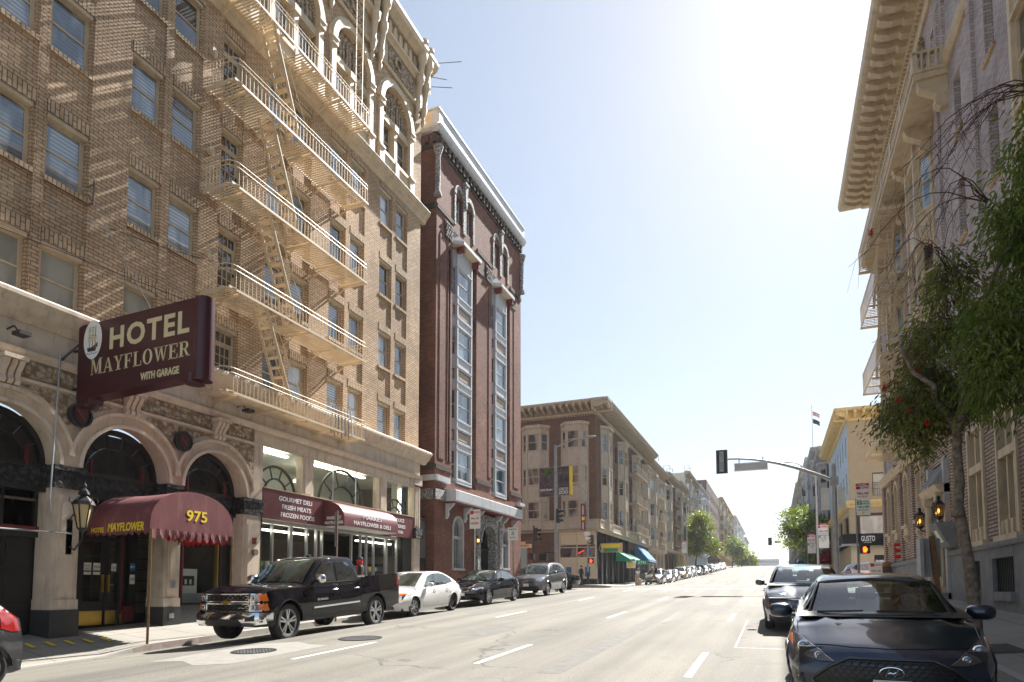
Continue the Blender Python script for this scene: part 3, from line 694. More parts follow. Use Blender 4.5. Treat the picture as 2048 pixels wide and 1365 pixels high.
for yc in arc: mb.lathe([(.0, 0), (.28, .02), (.33, .08), (.2, .12), (.0, .14)], (yc, 24.78, .08), 12, 'y') if False else mb.ring_seg(yc, 24.78, .18, .34, .05, .17, 0, 2*math.pi, 16)
mb.build('carved_frieze', HT)
mb = MB(L, 'cream_trim')
def pend(u):
    T0 = mb.T
    pr = [(.04, 23.35), (.10, 23.45), (.16, 23.62), (.08, 23.75), (.14, 23.9), (.22, 24.2), (.14, 24.35), (.17, 24.6), (.17, 25.0), (.26, 25.15), (.28, 25.4), (.18, 25.5), (.2, 26.0), (.32, 26.15), (.34, 26.45), (.2, 26.6), (.18, 26.9), (.3, 27.0), (.24, 27.12)]
    rings = []
    for r, v in pr:
        q = .10+(v-23.35)*.10
        r *= .74; rings.append([mb.p((u+r*math.cos(2*math.pi*k/10), v, q+r*math.sin(2*math.pi*k/10))) for k in range(10)])
    for A, B in zip(rings, rings[1:]):
        for k in range(10): mb.face((A[k], A[(k+1) % 10], B[(k+1) % 10], B[k]))
    mb.face(rings[0][::-1]); mb.face(rings[-1])
for e in ed[1:]:
    for d in (-.45, .12) if e < 25 else (-.62, -.08): pend(e+d)
build_split(mb, 'cornice_pendant', HT, smooth=50)

# ground floor of terracotta
mb = MB(L, 'terracotta')
arcs = [(5.55, 1.1), (8.33, 1.1), (11.13, 1.15), (13.87, 1.1)]
eg = [Y0, 6.95, 9.71, 12.52, 15.32]
for i, (yc, r) in enumerate(arcs): mb.arch_wall(eg[i], eg[i+1], 4.36, 6.15, yc, r, 4.42, .12, .42, 24, 1.08)
for i, (yc, r) in enumerate(arcs):
    mb.ring_seg(yc, 4.42, r+.015, r+.10, .12, .20+.003*i, 0, math.pi, 24); mb.ring_seg(yc, 4.45, r+.28, r+.36, .12, .215+.004*i, R(8), math.pi-R(8), 24)
mb.wall(Y0, Y1, 6.15, 7.5, .10); mb.mould([(6.08, .05), (6.08, .17), (6.14, .2), (6.17, .13), (6.17, .05)], Y0, 15.4)
mb.mould([(6.58, .05), (6.58, .16), (6.66, .24), (6.74, .26), (6.76, .11), (6.76, .05)], Y0, Y1)
mb.mould([(7.36, .0), (7.36, .14), (7.44, .20), (7.50, .24), (7.56, .34), (7.68, .40), (7.78, .50), (7.86, .50), (7.92, .42), (7.97, .05), (7.97, -.1)], Y0, Y1+.45)
piers = [(6.68, 7.23), (9.42, 10.0), (12.28, 12.76), (14.97, 15.68)]
for a, b in piers:
    mb.box(a, b, 1.15, 3.9, -.5, .10); mb.box(a+.10, b-.10, 1.45, 3.75, .10, .135); mb.box(a-.02, b+.02, 1.15, 1.38, -.5, .14); mb.box(a+.16, b-.16, 1.6, 3.6, .135, .15)
# storefront frame
mb.box(15.32, 15.70, 3.9, 6.15, -.3, .12)
mb.box(15.66, 25.45, 6.25, 6.5, -.2, .12)
for a, b in ((17.58, 18.16), (22.19, 22.78)): mb.box(a, b, 4.83, 6.25, -.2, .09); mb.box(a+.12, b-.12, 4.9, 6.15, .09, .12)
mb.box(24.93, 25.45, 1.15, 3.9, -.2, .12); mb.box(24.93, 25.45, 4.36, 6.5, -.2, .12)
for k in range(3): mb.box(25.0+.15*k, 25.08+.15*k, 4.45, 6.2, .12, .15)
mb.box(24.88, 25.5, 6.3, 6.56, -.2, .2); mb.box(24.9, 25.47, 1.15, 1.3, -.2, .16)
mb.build('terracotta_front', HT)
mb = MB(L, 'carved_terracotta')
mb.box(Y0, 15.3, 6.2, 6.56, .10, .14)
for i, (yc, r) in enumerate(arcs):       # spandrels between the arches
    for sg in (-1, 1):
        e = eg[i] if sg < 0 else eg[i+1]; pts = []
        for k in range(9):
            t = math.pi/2-(k/8)*R(62); pts.append((yc+sg*(r+.44)*math.cos(math.pi/2-t+0) if 0 else yc+sg*(r+.46)*math.sin(math.pi/2-t), 4.45+(r+.46)*math.cos(math.pi/2-t)))
        pts = [(u, v) for u, v in pts if (u-yc)*sg < abs(e-yc)-.03 and v < 6.02]
        if len(pts) > 2:
            poly = [(yc+sg*.62, 6.04)]+pts+[(e-sg*.03, pts[-1][1]), (e-sg*.03, 6.04)]
            mb.prism(poly, .12, .145)
build_split(mb, 'carved_spandrel', HT)
mb = MB(L, 'terracotta')
for yc in [a[0] for a in arcs]+[]:
    for k in range(3):
        u = yc-.14+.14*k
        mb.mould([(5.93, .12), (5.93, .22), (6.0, .28), (6.1, .24), (6.2, .27), (6.32, .36), (6.42, .40), (6.44, .12)], u-.05, u+.05)
    mb.box(yc-.24, yc+.24, 6.43, 6.52, .1, .44)
build_split(mb, 'scroll_console', HT)
mb = MB(L, 'granite')
for a, b in piers: mb.box(a-.03, b+.03, gz(a)-.1, 1.15, -.5, .17)
mb.box(24.9, 25.48, gz(25)-.2, 1.15, -.2, .18); mb.box(12.76, 14.97, .6, 1.17, -.35, .12)
build_split(mb, 'granite_base', HT)
mb = MB(L, 'carved_black')
for a, b in piers: mb.box(a-.05, b+.05, 3.9, 4.37, -.5, .16); mb.box(a-.08, b+.08, 4.30, 4.40, -.5, .2)
mb.box(24.9, 25.5, 3.9, 4.36, -.2, .24)
for (yc, r) in arcs: mb.box(yc-r, yc+r, 3.92, 4.34, -.42, -.25)
build_split(mb, 'black_cast_band', HT)
# arch fanlights and infills
for i, (yc, r) in enumerate(arcs):
    mb = MB(L, 'black_paint')
    mb.ring_seg(yc, 4.42, r-.09, r+.03, -.42, -.28, 0, math.pi, 24); mb.ring_seg(yc, 4.42, r*.60, r*.60+.05, -.40, -.31, 0, math.pi, 20)
    for k in range(1, 7):
        t = math.pi*k/7; c, s_ = math.cos(t), math.sin(t)
        mb.bar((yc+c*r*.62, 4.42+s_*r*.62, -.35), (yc+c*r, 4.42+s_*r*1.04, -.35), .04, .04)
    mb.mat('oxblood')
    for d in (-.6, .6): mb.box(yc+d*r-.02, yc+d*r+.02, 4.35, 4.42+.35, -.27, -.2)
    mb.mat('black_paint'); mb.box(yc-r, yc+r, 4.34, 4.44, -.42, -.22); mb.box(yc-r, yc+r, 3.8, 3.92, -.42, -.2)
    f = mb.build('fanlight', HT)
    g = MB(L, 'shop_glass'); g.poly([(yc+r*math.cos(math.pi*k/24), 4.42+r*1.06*math.sin(math.pi*k/24), -.36) for k in range(25)]); g.build('pane', f)
# behind the glass
mb = MB(L, 'inside_dark'); mb.box(Y0, 15.3, .3, 6.1, -3.2, -3.0); mb.mat('inside_tan'); mb.box(Y0, 15.3, 3.6, 3.65, -3.0, -.45)
for k in range(8): mb.box(12.9, 14.9, .9+.33*k, 1.2+.33*k, -2.9, -2.85)
mb.build('lobby', HT)
# garage door
mb = MB(L, 'black_paint'); yc = 8.33; g0 = gz(8)+.1
mb.box(yc-1.15, yc+1.12, g0, 3.85, -.62, -.55)
for a, b in ((-1.1, -.38), (-.34, .36), (.40, 1.08)):
    for z0, z1 in ((.55, 1.25), (1.32, 2.0), (2.08, 2.7)):
        mb.box(yc+a+.04, yc+b-.04, z0, z1, -.56, -.52); mb.box(yc+a+.10, yc+b-.10, z0+.07, z1-.07, -.53, -.50)
mb.box(yc-1.15, yc+1.12, 2.78, 2.95, -.6, -.40); mb.mat('oxblood'); mb.box(yc-1.15, yc+1.12, 2.95, 3.02, -.6, -.38)
mb.mat('black_paint')
for a in (-1.12, -.4, .32, 1.02): mb.box(yc+a, yc+a+.07, 3.0, 3.85, -.6, -.45)
mb.mat('window_dark'); mb.box(yc-1.1, yc+1.1, 3.02, 3.85, -.58, -.55)
mb.build('garage_door', HT)
mb = MB(L, 'oxblood'); yy = 8.28; mb.prism([(yy-.33, 2.28), (yy-.2, 2.42), (yy, 2.46), (yy+.2, 2.42), (yy+.33, 2.28), (yy+.2, 2.14), (yy, 2.04), (yy-.2, 2.14)], -.5, -.44)
add_text(mb, 'GARAGE', .4, .10, lambda u, v, w: (yy+u, 2.28+v, -.435+w), 'cream_letter'); mb.build('plaque', HT)
# entrance
mb = MB(L, 'black_paint'); a, b = 9.98, 12.28; fz = gz(11)+.2
mb.box(a, a+.62, fz, 3.9, -1.02, -.92); mb.box(b-.45, b, fz, 3.9, -1.02, -.92); mb.box(a, b, 3.0, 3.9, -1.02, -.92); mb.box(a, a+.04, fz, 3.9, -.92, -.5)
mb.mat('oxblood'); mb.box(a+.60, a+.66, fz+.3, 3.0, -.94, -.86); mb.box(b-.50, b-.44, fz+.3, 3.0, -.94, -.86); mb.box(a+.1, a+.5, fz+.1, fz+.5, -.93, -.9); mb.box(b-.38, b-.05, fz+.1, fz+.5, -.93, -.9)
mb.mat('black_paint'); mb.box(a+.66, a+.74, fz, 3.0, -1.0, -.84); mb.box(b-.56, b-.5, fz, 3.0, -1.0, -.84)
mb.mat('ceiling_white'); mb.box(a, b, 3.86, 3.9, -.92, -.5)
mb.build('entrance_surround', HT)
def door_leaf(u0, u1):
    mb = MB(L, 'black_paint'); z0, z1 = fz+.02, 2.95
    mb.box(u0, u0+.1, z0, z1, -.98, -.92); mb.box(u1-.1, u1, z0, z1, -.98, -.92); mb.box(u0+.1, u1-.1, z1-.12, z1, -.98, -.92); mb.box(u0+.1, u1-.1, z0, z0+.62, -.98, -.92)
    for k in (1, 2, 3): z = z0+.62+(z1-.12-z0-.62)*k/4; mb.box(u0+.1, u1-.1, z-.015, z+.015, -.97, -.93)
    um = (u0+u1)/2; mb.box(um-.015, um+.015, z0+.62, z1-.12, -.97, -.93)
    d = mb.build('door', HT); g = MB(L, 'shop_glass'); g.box(u0+.1, u1-.1, z0+.62, z1-.12, -.955, -.95); g.build('pane', d)
    g = MB(L, 'brass'); g.box(u0+.03, u1-.03, z0+.03, z0+.38, -.92, -.91); g.build('kick_plate', d)
    return d, z0
d1, z0 = door_leaf(10.74, 11.38); d2, z0 = door_leaf(11.41, 12.05)
mb = MB(L, 'brass'); mb.box(11.29, 11.34, z0+.85, z0+1.3, -.92, -.86); mb.build('handle', d1); mb = MB(L, 'brass'); mb.box(11.45, 11.50, z0+.85, z0+1.3, -.92, -.86); mb.box(11.5, 11.6, z0+1.02, z0+1.05, -.9, -.86); mb.build('handle', d2)
def notice(name, u0, u1, v0, v1, w, lines, mat='paper', lm='black_letter', parent=None):
    mb = MB(L, mat); mb.box(u0, u1, v0, v1, w, w+.006)
    hh = (v1-v0)/(len(lines)+1)
    for i, t in enumerate(lines): add_text(mb, t, (u1-u0)*.8, hh*.6, lambda u, v, w_, i=i: ((u0+u1)/2+u, v1-hh*(i+1)+v, w+.006+w_), lm, .0, extrude=.002)
    return mb.build(name, parent)
notice('notice', 10.86, 11.05, 1.98, 2.28, -.94, ['NOTICE', 'GUESTS', 'ONLY'], parent=d1); notice('notice', 11.1, 11.3, 1.98, 2.28, -.94, ['PLEASE', 'RING'], parent=d1)
notice('notice', 11.58, 11.84, 2.05, 2.28, -.94, ['CLOSED'], parent=d2)
notice('notice', 10.1, 10.42, 1.45, 2.1, -.9, ['RULES', 'RATES', 'HOURS'], parent=HT)
notice('accessibility_sign', 12.0, 12.14, 2.1, 2.3, -.80, ['P'], 'canvas_blue', 'white_letter', parent=HT); notice('notice', 12.0, 12.14, 1.75, 2.0, -.80, ['OPEN'], parent=HT)
# display window right of the door
mb = MB(L, 'black_paint'); a, b = 12.76, 14.97
for u in (a, a+.3, 14.5, b-.09): mb.box(u, u+.09, 1.17, 3.9, -.42, -.3)
mb.mat('oxblood'); mb.box(a+.39, a+.43, 1.17, 3.9, -.4, -.26); mb.mat('brass'); mb.box(14.40, 14.43, 1.2, 3.8, -.4, -.28); mb.mat('black_paint'); mb.box(a, b, 1.15, 1.24, -.42, -.28)
f = mb.build('display_window', HT); g = MB(L, 'shop_glass'); g.box(a, b, 1.2, 3.9, -.37, -.365); g.build('pane', f)
g = MB(L, 'paper'); g.box(13.35, 13.95, 1.5, 2.2, -.6, -.58); g.mat('inside_dark'); g.box(13.45, 13.85, 1.72, 2.0, -.58, -.575); g.mat('paper'); g.box(13.52, 13.6, 1.76, 1.9, -.575, -.572); g.box(13.68, 13.76, 1.76, 1.9, -.575, -.572); g.build('picture_poster', f)
g = MB(L, 'stone_grey'); g.box(13.3, 14.4, 1.2, 1.5, -1.2, -.5); g.build('window_bench', f)
# intercom, alarm bell, shields, wall lights
mb = MB(L, 'alu'); mb.box(12.45, 12.6, 1.65, 1.85, .135, .17); mb.box(12.42, 12.56, .85, .98, .17, .19); mb.build('intercom_panel', HT)
mb = MB(L, 'oxblood'); mb.box(15.3, 15.46, 3.0, 3.2, .15, .17); add_text(mb, 'ALARM', .13, .04, lambda u, v, w: (15.38+u, 3.1+v, .172+w), 'red_letter'); mb.build('alarm_sign', HT)
mb = MB(L, 'rusty_pole'); mb.cyl((15.38, 2.75, .15), (15.38, 2.75, .24), .10, 14); mb.build('alarm_bell', HT)
for yc in (7.0, 9.83, 12.64):
    mb = MB(L, 'black_iron'); mb.cyl((yc, 5.62, .13), (yc, 5.62, .24), .24, 22); mb.mat('maroon_sign'); mb.prism([(yc-.15, 5.78), (yc, 5.83), (yc+.15, 5.78), (yc+.14, 5.55), (yc, 5.4), (yc-.14, 5.55)], .24, .27)
    mb.mat('maroon_canvas'); mb.prism([(yc-.12, 5.73), (yc-.09, 5.75), (yc+.11, 5.52), (yc+.08, 5.49)], .27, .28); mb.mat('black_iron'); mb.ring_seg(yc, 5.62, .24, .28, .2, .27, 0, 2*math.pi, 20); mb.build('shield_medallion', HT, smooth=40)
for yy in (8.3, 14.6):
    mb = MB(L, 'black_iron'); mb.tube([(yy, 7.1, .1), (yy+.02, 7.15, .3), (yy+.05, 7.0, .42)], .02); mb.box(yy-.05, yy+.18, 6.92, 7.0, .35, .62); mb.build('floodlight', HT)
mb = MB(L, 'steel_pole'); mb.tube([(9.3, 6.9, .28), (9.28, 5.2, .24), (9.22, 4.4, .3), (9.2, 3.6, .3), (9.3, 3.2, .2)], .018); mb.tube([(8.2, 2.88, .12), (9.8, 2.88, .18)], .022); mb.build('conduit', HT)
# market storefront
mb = MB(L, 'black_paint')
mb.box(15.68, 15.80, 1.0, 3.95, -.2, .05); mb.box(24.2, 24.93, 1.1, 3.95, -.3, .0)
mb.mat('alu')
for u in (16.5, 17.32, 17.4, 18.17, 18.68, 19.0, 20.75, 21.35, 21.75, 22.25, 23.12, 23.2, 23.98): mb.box(u-.03, u+.03, 1.1, 3.8, -.24, -.14)
mb.box(15.8, 24.2, 3.74, 3.86, -.24, -.12); mb.box(15.8, 19.0, 1.0, 1.28, -.24, -.14); mb.box(21.35, 24.2, 1.2, 1.45, -.24, -.14)
f = mb.build('shopfront_frame', HT)
g = MB(L, 'shop_glass'); g.box(15.8, 19.0, 1.2, 3.8, -.19, -.185); g.box(21.35, 24.2, 1.4, 3.8, -.19, -.185); g.box(15.70, 17.58, 4.83, 6.25, -.1, -.095); g.box(18.16, 22.19, 4.83, 6.25, -.1, -.095); g.box(22.78, 24.93, 4.83, 6.25, -.1, -.095); g.build('pane', f)
mb = MB(L, 'alu')
for u in (19.45, 20.85): mb.box(u-.015, u+.015, 4.83, 6.25, -.1, -.06)
mb.mat('black_iron')
for yc, r in ((16.65, .88), (20.2, 1.35), (23.9, .72)):
    mb.ring_seg(yc, 4.75, r, r+.07, -.26, -.2, 0, math.pi, 20); mb.ring_seg(yc, 4.75, r*.55, r*.55+.05, -.26, -.2, 0, math.pi, 18)
    for k in range(1, 5): t = math.pi*k/5; mb.bar((yc+math.cos(t)*r*.57, 4.75+math.sin(t)*r*.57, -.23), (yc+math.cos(t)*r, 4.75+math.sin(t)*r, -.23), .04, .03)
build_split(mb, 'arch_frame', HT)
mb = MB(L, 'inside_tan'); mb.box(15.5, 25.3, .8, 3.9, -6.2, -6.0); mb.mat('ceiling_white'); mb.box(15.5, 25.3, 3.95, 6.3, -3.2, -3.1); mb.mat('ceiling_white'); mb.box(15.5, 25.3, 6.3, 6.35, -6, -.3); mb.mat('inside_dark'); mb.box(15.5, 25.3, 3.9, 3.98, -6, -2.0); mb.box(15.3, 15.35, .8, 6.3, -6, -.2); mb.box(25.3, 25.35, .8, 6.3, -6, -.2); mb.box(15.5, 25.3, .8, 1.15, -6, -.26)
mb.mat('paper'); mb.box(24.5, 24.9, 3.9, 6.3, -.8, -.5)
mb.build('shop_interior', HT)
mb = MB(L)
rr = random.Random(5)
for sx in (16.2, 17.3, 21.9, 23.0):
    mb.mat('alu'); mb.box(sx, sx+.9, 1.1, 2.6, -1.6, -1.2)
    for sh in range(5):
        for k in range(9): mb.mat(rr.choice(['red_letter', 'yellow_letter', 'green_letter', 'paper', 'canvas_blue', 'wood_post'])); mb.box(sx+.1*k, sx+.1*k+.08, 1.2+.3*sh, 1.38+.3*sh, -1.18, -1.05)
mb.mat('ceiling_white'); mb.box(19.9, 20.7, 1.1, 2.9, -.9, -.85); mb.mat('inside_dark'); mb.box(20.0, 20.6, 1.3, 2.3, -.85, -.84); mb.mat('paper'); mb.box(20.3, 20.5, 2.4, 2.7, -.84, -.83); mb.mat('canvas_blue'); mb.box(20.0, 20.25, 1.9, 2.1, -.83, -.82)
build_split(mb, 'shop_shelf', HT, gap=.03)
mb = MB(L, 'tube_light')
for u0, u1, v in ((15.8, 17.5, 6.2), (18.3, 22.0, 6.2), (16.0, 18.6, 3.6), (21.6, 24.0, 3.6)): mb.box(u0, u1, v-.05, v, -.62, -.45)
for u in (16.9, 19.2): mb.cyl((u, 5.62, -1.4), (u, 5.7, -1.4), .24, 16)
mb.cyl((24.6, 4.9, -.4), (24.6, 6.1, -.4), .03, 6)
build_split(mb, 'ceiling_light', HT)
# fascia sign and barrel awning belong to the shop
SG = thing('fascia_sign', (-15, 20, 3.88), 'maroon shop fascia board with GOURMET DELI lettering above the market glass', 'sign')
mb = MB(L, 'maroon_gloss'); mb.box(15.74, 24.95, 3.87, 4.83, .06, .12); mb.mat('cream_trim'); mb.box(15.72, 24.97, 4.83, 4.86, .02, .14); mb.build('board', SG)
mb = MB(L)
for i, t in enumerate(['GOURMET DELI', 'FRESH MEATS', 'FROZEN FOODS']): add_text(mb, t, (1.62, 1.42, 1.65)[i], .155, lambda u, v, w, i=i: (17.25+u+.06*i, 4.58-.26*i+v, .123+w))
for i, t in enumerate(['PRODUCE', 'GROCERIES', 'LIQUOR']): add_text(mb, t, (1.1, 1.3, 1.0)[i], .15, lambda u, v, w, i=i: (23.55+u, 4.58-.26*i+v, .123+w))
mb.build('lettering', SG)
AWN = thing('barrel_awning', (-15, 20.4, 3.85), 'glossy maroon barrel awning lettered MARKET over the shop door', 'awning')
mb = MB(L, 'maroon_gloss'); a, b = 18.7, 22.2; prof = [(3.87, .13), (3.87, 1.02), (4.15, 1.02)]+[(4.15+.62*math.sin(R(t)), 1.02-.9*(1-math.cos(R(t)))) for t in (15, 30, 45, 60, 75, 90)]
prof = prof+[(4.78, .13)]
mb.mould(prof, a, b); mb.build('canvas', AWN, smooth=40)
mb = MB(L, 'ceiling_white'); mb.box(a+.05, b-.05, 3.84, 3.868, .15, 1.0); mb.build('underside', AWN)
mb = MB(L)
add_text(mb, 'MARKET', 1.25, .17, lambda u, v, w: (20.45+u, 4.28+v, 1.023+w)); add_text(mb, 'MAYFLOWER & DELI', 2.4, .15, lambda u, v, w: (20.45+u, 4.02+v, 1.023+w))
add_text(mb, 'MARKET', .62, .12, lambda u, v, w: (a-.006-w, 4.15+v, .58+u)); add_text(mb, 'MAYFLOWER', .80, .11, lambda u, v, w: (a-.006-w, 3.98+v, .58+u))
mb.build('lettering', AWN)

# ---- fire escape
FE = thing('fire_escape', (-15, 13.2, 7.1), 'cream painted steel fire escape of stacked slatted balconies and ladders on the brick hotel front', 'fire escape')
def fe_level(T, y0, y1, zp, dep, parent, open_=None, rail=.66, left_round=True, mat='escape_paint', step=.10, w0=0):
    mb = MB(T, mat); r = .28
    mb.box(y0+.02, y1, zp-.07, zp, w0+dep-.03, w0+dep); mb.box(y0+.02, y1, zp-.06, zp, w0+.02, w0+.05)
    mb.box(y1-.03, y1, zp-.07, zp, w0, w0+dep-.03); mb.box(y0, y0+.03, zp-.12, zp, w0, w0+dep-r)
    for k in range(6):
        t0, t1 = R(90*k/6), R(90*(k+1)/6); cx, cw = y0+r, w0+dep-r
        mb.bar((cx-r*math.cos(t0), zp-.04, cw+r*math.sin(t0)), (cx-r*math.cos(t1), zp-.04, cw+r*math.sin(t1)), .03, .08)
    mb.build('platform_frame', parent)
    mb = MB(T, mat); n = int((y1-y0)/step)
    for k in range(1, n):
        u = y0+k*step; ww = dep-.03
        if u < y0+r: ww = dep-r+math.sqrt(max(0, r*r-(y0+r-u)**2))-.03
        lo = .05
        if open_ and open_[0] < u < open_[1]: 
            mb.box(u-.017, u+.017, zp-.035, zp-.012, w0+lo, w0+.38); continue
        mb.box(u-.02, u+.02, zp-.035, zp-.012, w0+lo, w0+ww)
    mb.build('grating', parent)
    mb = MB(T, mat); nb = 4
    for k in range(nb+1):
        u = y0+.5+(y1-.25-y0-.5)*k/nb
        mb.box(u-.03, u+.03, zp-.13, zp-.071, w0, w0+dep-.04); mb.bar((u, zp-.35, w0), (u, zp-.12, w0+.45), .03, .03)
    mb.build('brackets', parent)
    mb = MB(T, mat)
    def path(z): 
        pts = [(y0-.05, z, w0)]+[(y0+r-r*math.cos(R(t)), z, w0+dep-r+r*math.sin(R(t))) for t in (0, 22, 45, 67, 90)]+[(y1-.06, z, w0+dep-.015), (y1-.015, z, w0+dep-.06), (y1-.015, z, w0)]
        return pts
    for z in (zp+rail, zp+rail-.14): mb.tube(path(z), .013, 5)
    k = y0+r; 
    while k < y1-.02: mb.bar((k, zp-.03, w0+dep-.015), (k, zp+rail, w0+dep-.015), .014, .014); k += .155
    for q in range(1, 8): mb.bar((y1-.015, zp-.03, w0+dep*q/8), (y1-.015, zp+rail, w0+dep*q/8), .014, .014)
    for q in range(1, 6): mb.bar((y0+.01, zp-.03, w0+dep*.7*q/6), (y0+.01, zp+rail, w0+dep*.7*q/6), .014, .014)
    mb.build('railing', parent)
def fe_ladder(T, ya, za, yb, zb, w0, w1, parent, mat='escape_paint', n=11):
    "steep stair from (ya,za) top to (yb,zb) bottom between depths w0,w1"
    mb = MB(T, mat)
    for w in (w0, w1): mb.bar((ya, za, w), (yb, zb, w), .03, .10)
    for k in range(1, n): t = k/n; u, v = ya+(yb-ya)*t, za+(zb-za)*t; mb.box(u-.09, u+.09, v-.012, v+.012, w0, w1)
    d = .42
    for w in (w0, w1): mb.tube([(ya+.1, za+.55, w), (ya+.35, za-.2, w), ((ya+yb)/2+d, (za+zb)/2, w), (yb+.25, zb+.75, w), (yb+.12, zb+.1, w)], .014, 5)
    mb.build('ladder', parent)
lev = [7.15, 10.1, 13.12, 16.2, 19.2]
for i, z in enumerate(lev):
    fe_level(L, 13.2 if i < 4 else 13.2, 19.75, z, 1.1, FE, open_=(14.9, 15.9) if i else None)
for i in range(4): fe_ladder(L, 14.75, lev[i+1]+.05, 16.1, lev[i], .50, .98, FE)
mb = MB(L, 'escape_paint')
for w in (.75, 1.05): mb.bar((19.3, 19.2, w), (19.3, 27.6, w), .025, .03)
k = 19.5
while k < 27.5: mb.cyl((19.3, k, .75), (19.3, k, 1.05), .012, 5); k += .32
mb.build('roof_ladder', FE)
MK = thing('folding_ladder', (-14.5, 17.9, 7.15), 'dark folded ladder and frames leaning on the lowest fire escape balcony', 'ladder')
mb = MB(L, 'steel_pole')
for k in range(7): u = 18.0+.14*k; mb.bar((u, 7.0-.1*(k % 2), .9+.05*k), (u+.05, 8.0, .95+.02*k), .03, .03)
mb.build('rails', MK); mb = MB(L, 'alu')
for k in range(7): mb.bar((17.9, 7.25+.1*k, .97), (18.9, 7.2+.1*k, 1.0), .02, .02)
mb.build('rungs', MK)
for yy, zz in ((13.35, 17.4), (13.35, 14.35), (13.35, 11.3), (13.4, 8.6)):
    mb = MB(L, 'cream_trim'); mb.cyl((yy, zz, .02), (yy, zz, .16), .09, 10); mb.cyl((yy, zz-.05, .16), (yy, zz-.22, .20), .07, 10, .05); mb.cyl((yy, zz+.05, .1), (yy, zz+.25, .1), .02, 6); mb.build('escape_lamp', HT, smooth=40)
mb = MB(L, 'rusty_pole')
mb.cyl((9.9, 11.2, 0), (9.9, 11.2, .28), .02, 6); mb.cyl((9.9, 10.8, .25), (9.9, 11.3, .25), .025, 6); mb.cyl((9.9, 10.75, 0), (9.9, 10.75, .28), .02, 6); mb.build('wall_bracket', HT)
# ================================================================ RED BRICK BUILDING NEXT TO THE HOTEL
RB = thing('brick_building', (-15, 32.6, gz(32)), 'dark red brick building with two white window bays, arched top windows and a white parapet', 'building')
mb = MB(L, 'red_brick'); a, b = 27.0, 38.35
sh = [(28.72, 31.62), (33.68, 36.5)]
mb.wall(a, 28.72, .8, 24.3, 0); mb.wall(31.62, 33.68, 6.4, 24.3, 0); mb.wall(36.5, b, .8, 24.3, 0)
for s0, s1 in sh:
    mb.wall(s0, s1, 5.5, 7.0, 0); mb.wall(s0, s1, 20.2, 24.3, 0, [(s0+.35, s0+1.08, 20.85, 22.3), (s0+1.55, s0+2.28, 20.85, 22.3)], .3)
    for u in (s0, s1): mb.poly([(u, 6.9, 0), (u, 20.3, 0), (u, 20.3, -.7), (u, 6.9, -.7)])
    mb.poly([(s0, 7, -.7), (s1, 7, -.7), (s1, 20.3, -.7), (s0, 20.3, -.7)]); mb.poly([(s0, 7.0, 0), (s1, 7.0, 0), (s1, 7.0, -.7), (s0, 7.0, -.7)])
mb.T = FW(a); mb.wall(-29, -15, .5, 24.3, 0); mb.T = L
mb.poly([(b, .5, 0), (b, 24.3, 0), (b, 24.3, -14), (b, .5, -14)]); mb.poly([(a, 24.3, 0), (b, 24.3, 0), (b, 24.3, -14), (a, 24.3, -14)])
# lower storey with two arched windows and a door
mb.wall(31.62-.0, 31.75, .8, 5.5, 0); mb.arch_wall(28.72, 31.62, 2.7, 5.5, 29.5, .58, 4.75, 0, .3, 14); mb.wall(28.72, 31.62, .8, 2.7, 0)
mb.arch_wall(34.4, 36.5, 2.9, 5.5, 35.8, .5, 4.75, 0, .3, 14); mb.wall(34.4, 36.5, .8, 2.9, 0); mb.wall(31.62, 34.4, 5.5, 6.4, 0); mb.wall(33.68, 34.4, 5.4, 5.5, 0)
for u0, u1 in ((27.35, 27.9), (28.2, 28.45), (37.1, 37.9)): mb.box(u0, u1, 8, 19.3, 0, .03)
for s0, s1 in sh: mb.box(s0-.45, s0-.05, 8, 19.0, 0, .03)
mb.build('brick_wall', RB)
mb = MB(L, 'dark_brick')
for z in (7.45, 20.45): 
    for u0, u1 in ((a, 28.7), (31.64, 33.66), (36.52, b)): mb.box(u0, u1, z, z+.22, 0, .06)
mb.T = FW(a); mb.box(-29, -15.06, 20.4, 20.7, 0, .08); mb.box(-29, -15.0, 7.4, 7.7, 0, .06); mb.box(-29, -15.06, 23.55, 23.75, 0, .08)
for k in range(30): mb.box(-15.2-.42*k, -15.0-.42*k, 23.75, 24.15, 0, .2)
mb.T = L
for s0, s1 in sh: mb.box(s0-.9, s0-.1, 19.4, 20.3, 0, .04); mb.box(s1+.1, s1+.9, 19.4, 20.3, 0, .04)
for k in range(27): mb.box(a+.1+.42*k, a+.28+.42*k, 23.65, 24.1, 0, .18)
mb.box(a, b, 23.5, 23.66, 0, .05)
build_split(mb, 'dark_brickwork', RB, gap=.3)
mb = MB(L, 'carved_white')
for s0, s1 in sh:
    c = (s0+s1)/2-.13
    for cc in (s0+.715, s0+1.915):
        mb.ring_seg(cc, 22.3, .40, .62, -.02, .07, 0, math.pi, 14)
        for sg in (-1, 1): mb.box(cc+sg*.51-.08, cc+sg*.51+.08, 20.6, 22.3, -.02, .05)
    mb.prism([(c-.18, 23.3), (c+.18, 23.3), (c+.10, 22.3), (c, 21.9), (c-.10, 22.3)], .0, .16); mb.box(c-.2, c+.2, 23.3, 23.42, 0, .2)
for s0, s1 in sh:
    for r in range(5):
        for q in range(4): mb.box(s0-.85+.19*q+.09*(r % 2), s0-.85+.19*q+.09*(r % 2)+.09, 19.45+.17*r, 19.54+.17*r, .04, .10)
mb.T = FW(a)
mb.box(-29, -14.93, 5.95, 6.45, 0, .10); mb.T = L; mb.box(a-.1, 28.2, 5.95, 6.45, 0, .12)
build_split(mb, 'carved_ornament', RB, gap=.08)
mb = MB(L, 'white_trim')
